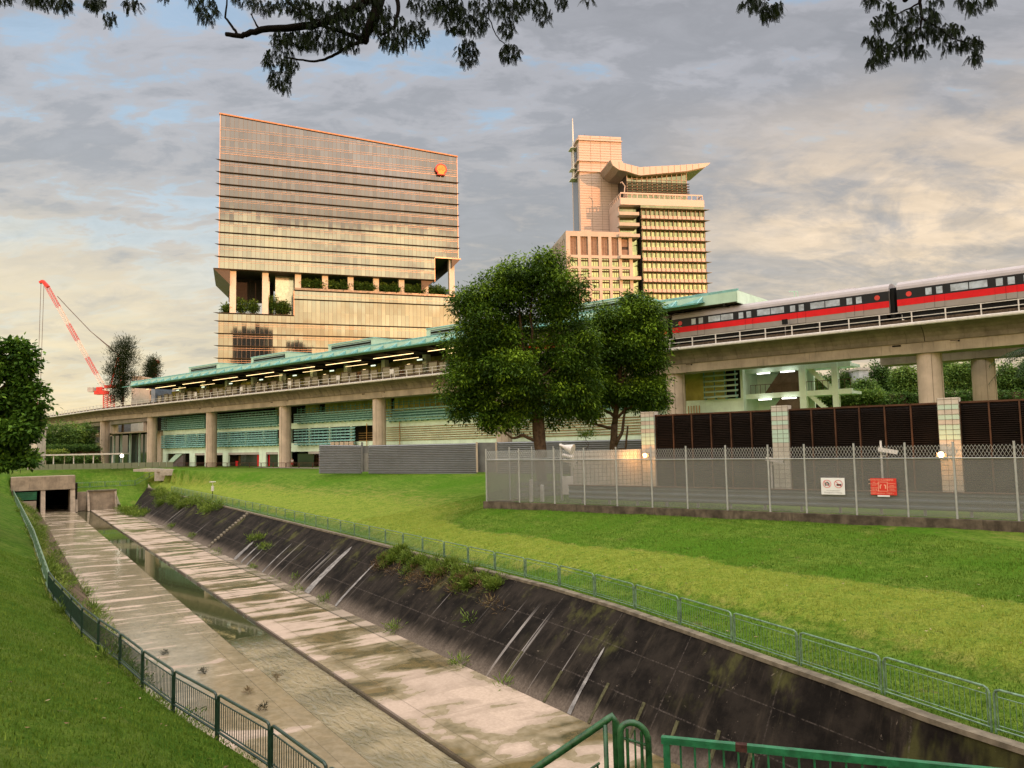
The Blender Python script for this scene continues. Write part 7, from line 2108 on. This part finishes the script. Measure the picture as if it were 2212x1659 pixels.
# distant blocks
def block(name, label, x0, x1, yt, Y, mat, d=12, wins=True, wm=None):
    a, b = AT(x0, 900, Y).x, AT(x1, 900, Y).x; zt = AT((x0 + x1) / 2, yt, Y).z
    t = thing(name, label, 'building', ((a + b) / 2, Y, -3.3))
    m = MB(); m.box(FB, a, b, Y, Y + d, -3.5, zt); m.obj('wall', mat, t)
    m = MB(); m.box(FB, a - .2, b + .2, Y - .2, Y + d + .2, zt, zt + .4); m.obj('roof', M_SHUT, t)
    if wins:
        z = 1.5
        while z < zt - 2:
            m = MB(); m.box(FB, a + .8, b - .8, Y - .06, Y - .01, z, z + 1.3); m.obj('window_strip', wm or M_BGLASS, t); z += 3.1
    return t
block('white_tower_block', 'slim pale tower block just beyond the left end of the station', 283, 299, 815, 225, M_SHUT, wins=False)
block('apartment_building', 'cream block of flats seen through the left end of the platform', 299, 345, 838, 232, M_CREAM)
block('small_white_house', 'small white house among the trees beyond the viaduct', 1860, 1881, 799, 140, simple('house_white', (0.42, 0.44, 0.48), 0.6), d=5)
block('low_building', 'low grey roofed building behind the glass lobby', 190, 345, 912, 232, simple('low_grey', (0.16, 0.16, 0.17), 0.7), d=10)
block('pale_kiosk', 'pale square kiosk between the left tree and the bushy trees', 69, 82, 926, 160, simple('kiosk_cream', (0.5, 0.44, 0.36), 0.6), d=3, wins=False)
# covered walkway
cw = thing('covered_walkway', 'low covered walkway with thin white posts left of the station', 'walkway', (AT(160, 1008, 158).x, 158, -3.1))
a, b = AT(30, 982, 158).x, AT(272, 982, 158).x; z = AT(160, 982.5, 158).z
m = MB(); m.box(FB, a, b, 157, 159.6, z - .1, z + .2); m.obj('roof', simple('walkway_roof', (0.50, 0.46, 0.42), 0.6), cw)
for x in (36, 74, 115.5, 159, 201.5, 242.5):
    m = MB(); p = AT(x, 1000, 157.4); m.tube([(p.x, 157.4, -3.4), (p.x, 157.4, z - .1)], .12, 8); m.obj('post', M_WHITE, cw)
    m = MB(); m.tube([(p.x + 1.2, 159.2, -3.4), (p.x + 1.2, 159.2, z - .1)], .10, 8); m.obj('post', M_WHITE, cw)
m = MB(); p = AT(263, 984.5, 157); m.tube([p, p + Vector((0, .12, 0))], .32, 10); m.obj('ceiling_light', emit('white_lamp', (1.0, 0.95, 0.85), 12.0), cw)
gf_ = thing('glass_fence', 'low glass balustrade running below the covered walkway and lobby', 'fence', AT(250, 1005, 155))
for i in range(20):
    xx0, xx1 = AT(75 + 15 * i, 1000, 154).x, AT(89 + 15 * i, 1000, 154).x
    m = MB(); m.box(FB, xx0, xx1, 154, 154.05, -3.3, -2.2); m.obj('glass_panel', M_FGL, gf_) if 'M_FGL' in globals() else m.obj('glass_panel', M_PGLASS, gf_)
# concrete footbridge in front of the station's left end
fb = thing('concrete_footbridge', 'pale concrete footbridge slab on a short pier below the glass lobby', 'footbridge', AT(330, 1015, 146))
p0, p1 = AT(288, 1007, 150), AT(378, 1009, 142)
u = (p1 - p0); u.z = 0
m = MB(); zt = -3.38; bk_ = Vector((1.5, 3.0, 0))
m.hexa([Vector((p0.x, p0.y, zt - .5)), Vector((p1.x, p1.y, zt - .5)), Vector((p1.x, p1.y, zt - .5)) + bk_, Vector((p0.x, p0.y, zt - .5)) + bk_, Vector((p0.x, p0.y, zt)), Vector((p1.x, p1.y, zt)), Vector((p1.x, p1.y, zt)) + bk_, Vector((p0.x, p0.y, zt)) + bk_])
m.obj('deck', M_PAVE, fb)
q = p0 + u * .62; m = MB(); m.box(FB, q.x - 1, q.x + 1, q.y + .5, q.y + 2.0, -5.6, zt - .51); m.obj('pier', M_PAVE, fb)
q = p0 + u * 1.0; m = MB(); m.box(FB, q.x - 2.5, q.x + .5, q.y - .6, q.y + 2.0, zt - 1.1, zt - .1); m.obj('end_block', M_PAVE, fb)
drape('pavement', [(V(117, 0.0, 0).x, V(117, 0.0, 0).y), (V(90, -1, 0).x, V(90, -1, 0).y), (V(90, 3, 0).x, V(90, 3, 0).y), (V(117, 3, 0).x, V(117, 3, 0).y)], M_PAVE, .05)
# path light on the lawn
g = GH(459, 1078); pt = thing('path_light', 'small white capped post light behind the canal railing, far along the lawn', 'lamp', g)
m = MB(); m.tube([g - Vector((0, 0, .2)), g + Vector((0, 0, 1.1))], .05, 6); m.obj('post', M_TU, pt)
m = MB(); m.tube([g + Vector((0, 0, 1.1)), g + Vector((0, 0, 1.75))], .19, 10); m.obj('white_drum', M_WHITE, pt)
m = MB(); m.tube([g + Vector((0, 0, 1.75)), g + Vector((0, 0, 2.3))], .04, 6); m.tube([g + Vector((0, 0, 2.28)), g + Vector((0, 0, 2.36))], .42, 10); m.obj('cap', M_WHITE, pt)
# person walking past the shops
def skin(name, pts, edges, radii, mat, parent, sub=1):
    me = bpy.data.meshes.new(name); me.from_pydata([tuple(p) for p in pts], edges, []); me.materials.append(mat)
    o = bpy.data.objects.new(name, me); COL.objects.link(o)
    md = o.modifiers.new('s', 'SKIN')
    for i, r in enumerate(radii):
        me.skin_vertices[0].data[i].radius = (r, r) if not isinstance(r, tuple) else r
    me.skin_vertices[0].data[0].use_root = True
    o.modifiers.new('u', 'SUBSURF').levels = sub
    o.parent = parent; o.matrix_parent_inverse = Matrix.Translation(-parent.location) if parent.parent is None and parent.type == 'EMPTY' else Matrix.Identity(4)
    return o
M_SKIN = simple('skin', (0.34, 0.19, 0.12), 0.6, var=0.05); M_HAIR = simple('black_hair', (0.015, 0.012, 0.01), 0.6)
M_SHIRT = simple('white_shirt', (0.66, 0.62, 0.60), 0.8, var=0.05); M_SHORT = simple('red_shorts', (0.42, 0.04, 0.04), 0.8)
g = V(109.5, 3.4, -3.42)
pe = thing('person', 'person in a white shirt and red shorts walking past the shops under the station', 'person', g)
def J(x, y, z): return g + Vector((x, y, z))
P = [J(0, 0, .93), J(0, 0, 1.15), J(0, 0, 1.38), J(0, 0, 1.50), J(.01, 0, 1.60), J(.02, 0, 1.70),
     J(-.10, 0, .88), J(-.14, 0, .50), J(-.22, 0, .09), J(-.10, -.03, .03), J(.10, 0, .88), J(.16, 0, .50), J(.14, 0, .08), J(.26, -.02, .03),
     J(-.19, .04, 1.38), J(-.24, .06, 1.12), J(-.20, .02, .90), J(-.18, 0, .82), J(.19, -.04, 1.38), J(.25, -.06, 1.12), J(.30, -.08, .90), J(.31, -.08, .82)]
E_ = [(0, 1), (1, 2), (2, 3), (3, 4), (4, 5), (0, 6), (6, 7), (7, 8), (8, 9), (0, 10), (10, 11), (11, 12), (12, 13), (2, 14), (14, 15), (15, 16), (16, 17), (2, 18), (18, 19), (19, 20), (20, 21)]
Rr = [.13, .12, .13, .055, .085, .09, .085, .055, .04, .04, .085, .055, .04, .04, .055, .04, .03, .035, .055, .04, .03, .035]
body = skin('body', P, E_, Rr, M_SKIN, pe)
skin('shirt', [J(0, 0, .95), J(0, 0, 1.15), J(0, 0, 1.40), J(-.19, .04, 1.38), J(-.23, .055, 1.2), J(.19, -.04, 1.38), J(.235, -.055, 1.2)], [(0, 1), (1, 2), (2, 3), (3, 4), (2, 5), (5, 6)], [.155, .14, .15, .075, .06, .075, .06], M_SHIRT, pe)
skin('shorts', [J(0, 0, .95), J(-.10, 0, .84), J(-.135, 0, .55), J(.10, 0, .84), J(.155, 0, .55)], [(0, 1), (1, 2), (0, 3), (3, 4)], [.15, .11, .085, .11, .085], M_SHORT, pe)
skin('hair', [J(.0, .01, 1.66), J(.01, .01, 1.74)], [(0, 1)], [.095, .085], M_HAIR, pe)
# railings and parapet of the raised walk in front of the shops
sr_ = thing('shop_front_railing', 'low dark railing along the paved edge before the shops', 'railing', V(120, .8, -3.4))
for k in range(14):
    a = 92 + 3.9 * k
    if a > 145: break
    rail_panel(sr_, V(a, 0.9, -3.45), V(a + 3.9, 0.9, -3.45), 1.0, .035, M_MULB, bar_step=.35, thin=.014, rs=5)
m = MB(); m.box(V, 88, 147, .5, 1.1, -4.3, -3.43); m.obj('edge_kerb', M_PAVE, sr_)
# garden storey shrubs on the office block
def shrub(x, y, rx, ry, b_, label, seed, grp='shrubs in the open garden storey'):
    a, z = on_face(FS, x, y, b_); c = FS(a, b_, z); k = c.y / FPX
    zf = zlo if a < stp else zhi
    t = thing('garden_shrub', label, 'shrub', FS(a, b_, zf), group=grp)
    m = MB(); m.tube([FS(a, b_, zf), FS(a, b_, z)], .25, 6); m.obj('stem', M_BARK, t)
    leaf_cloud('foliage', [(c, (rx * k, 1.6, ry * k)), (c + Vector((rx * k * .4, 0, -ry * k * .4)), (rx * k * .6, 1.4, ry * k * .6))], 1500, .75, .32, M_LEAFF, t, seed, 20, .6, .2, .35, -.1)
for i, (x, y, rx, ry, lb) in enumerate(((492, 667, 7, 7, 'round shrub outside the leftmost column of the garden storey'), (520, 660, 12, 16, 'largest dark shrub right of the first column in the garden storey'), (545, 662, 9, 12, 'shrub left of the second column in the garden storey'), (589, 658, 11, 17, 'tall shrub right of the second column in the garden storey'), (613, 664, 10, 12, 'rounded shrub beside the inner glass wall in the garden storey'))):
    shrub(x, y, rx, ry, 3.5, lb, 300 + i)
for i, x in enumerate((660, 686, 716, 742, 772, 797, 828, 852, 880, 905, 935, 952)):
    shrub(x, 614 + i * 1.4, 12, 9, 2.6, 'feathery planter shrub number in order from the left: %s' % ('first second third fourth fifth sixth seventh eighth ninth tenth eleventh twelfth'.split()[i]), 320 + i)

# fallen leaves scattered on the lawn and banks
rng = np.random.default_rng(77); nL = 420
sL = 8 + 60 * rng.random(nL) ** 1.3; sd_ = rng.random(nL) < .62
oL = np.where(sd_, np_interp(sL, OR) + 16 * rng.random(nL) + .3, np_interp(sL, OL) - 10 * rng.random(nL) - .3)
XL, YL, ZL, _ = height(sL, oL)
vL = np.empty((nL, 4, 3)); aL = rng.random(nL) * 6.28
for k_ in range(4):
    t_ = aL + k_ * 1.5708; q_ = (.055 if k_ % 2 else .03) * (.6 + rng.random(nL))
    vL[:, k_] = np.stack([XL + np.cos(t_) * q_, YL + np.sin(t_) * q_, ZL + .05 + .03 * rng.random(nL)], 1)
tag(npmesh('fallen_leaves', vL.reshape(-1, 3), np.arange(nL * 4).reshape(-1, 4), leaf_mat('dead_leaf', (0.10, 0.06, 0.03), (0.22, 0.13, 0.06), (0.45, 0.36, 0.22)), None, rng.random(nL)), 'brown and pale fallen leaves scattered over the grass', 'fallen leaves', kind='stuff')
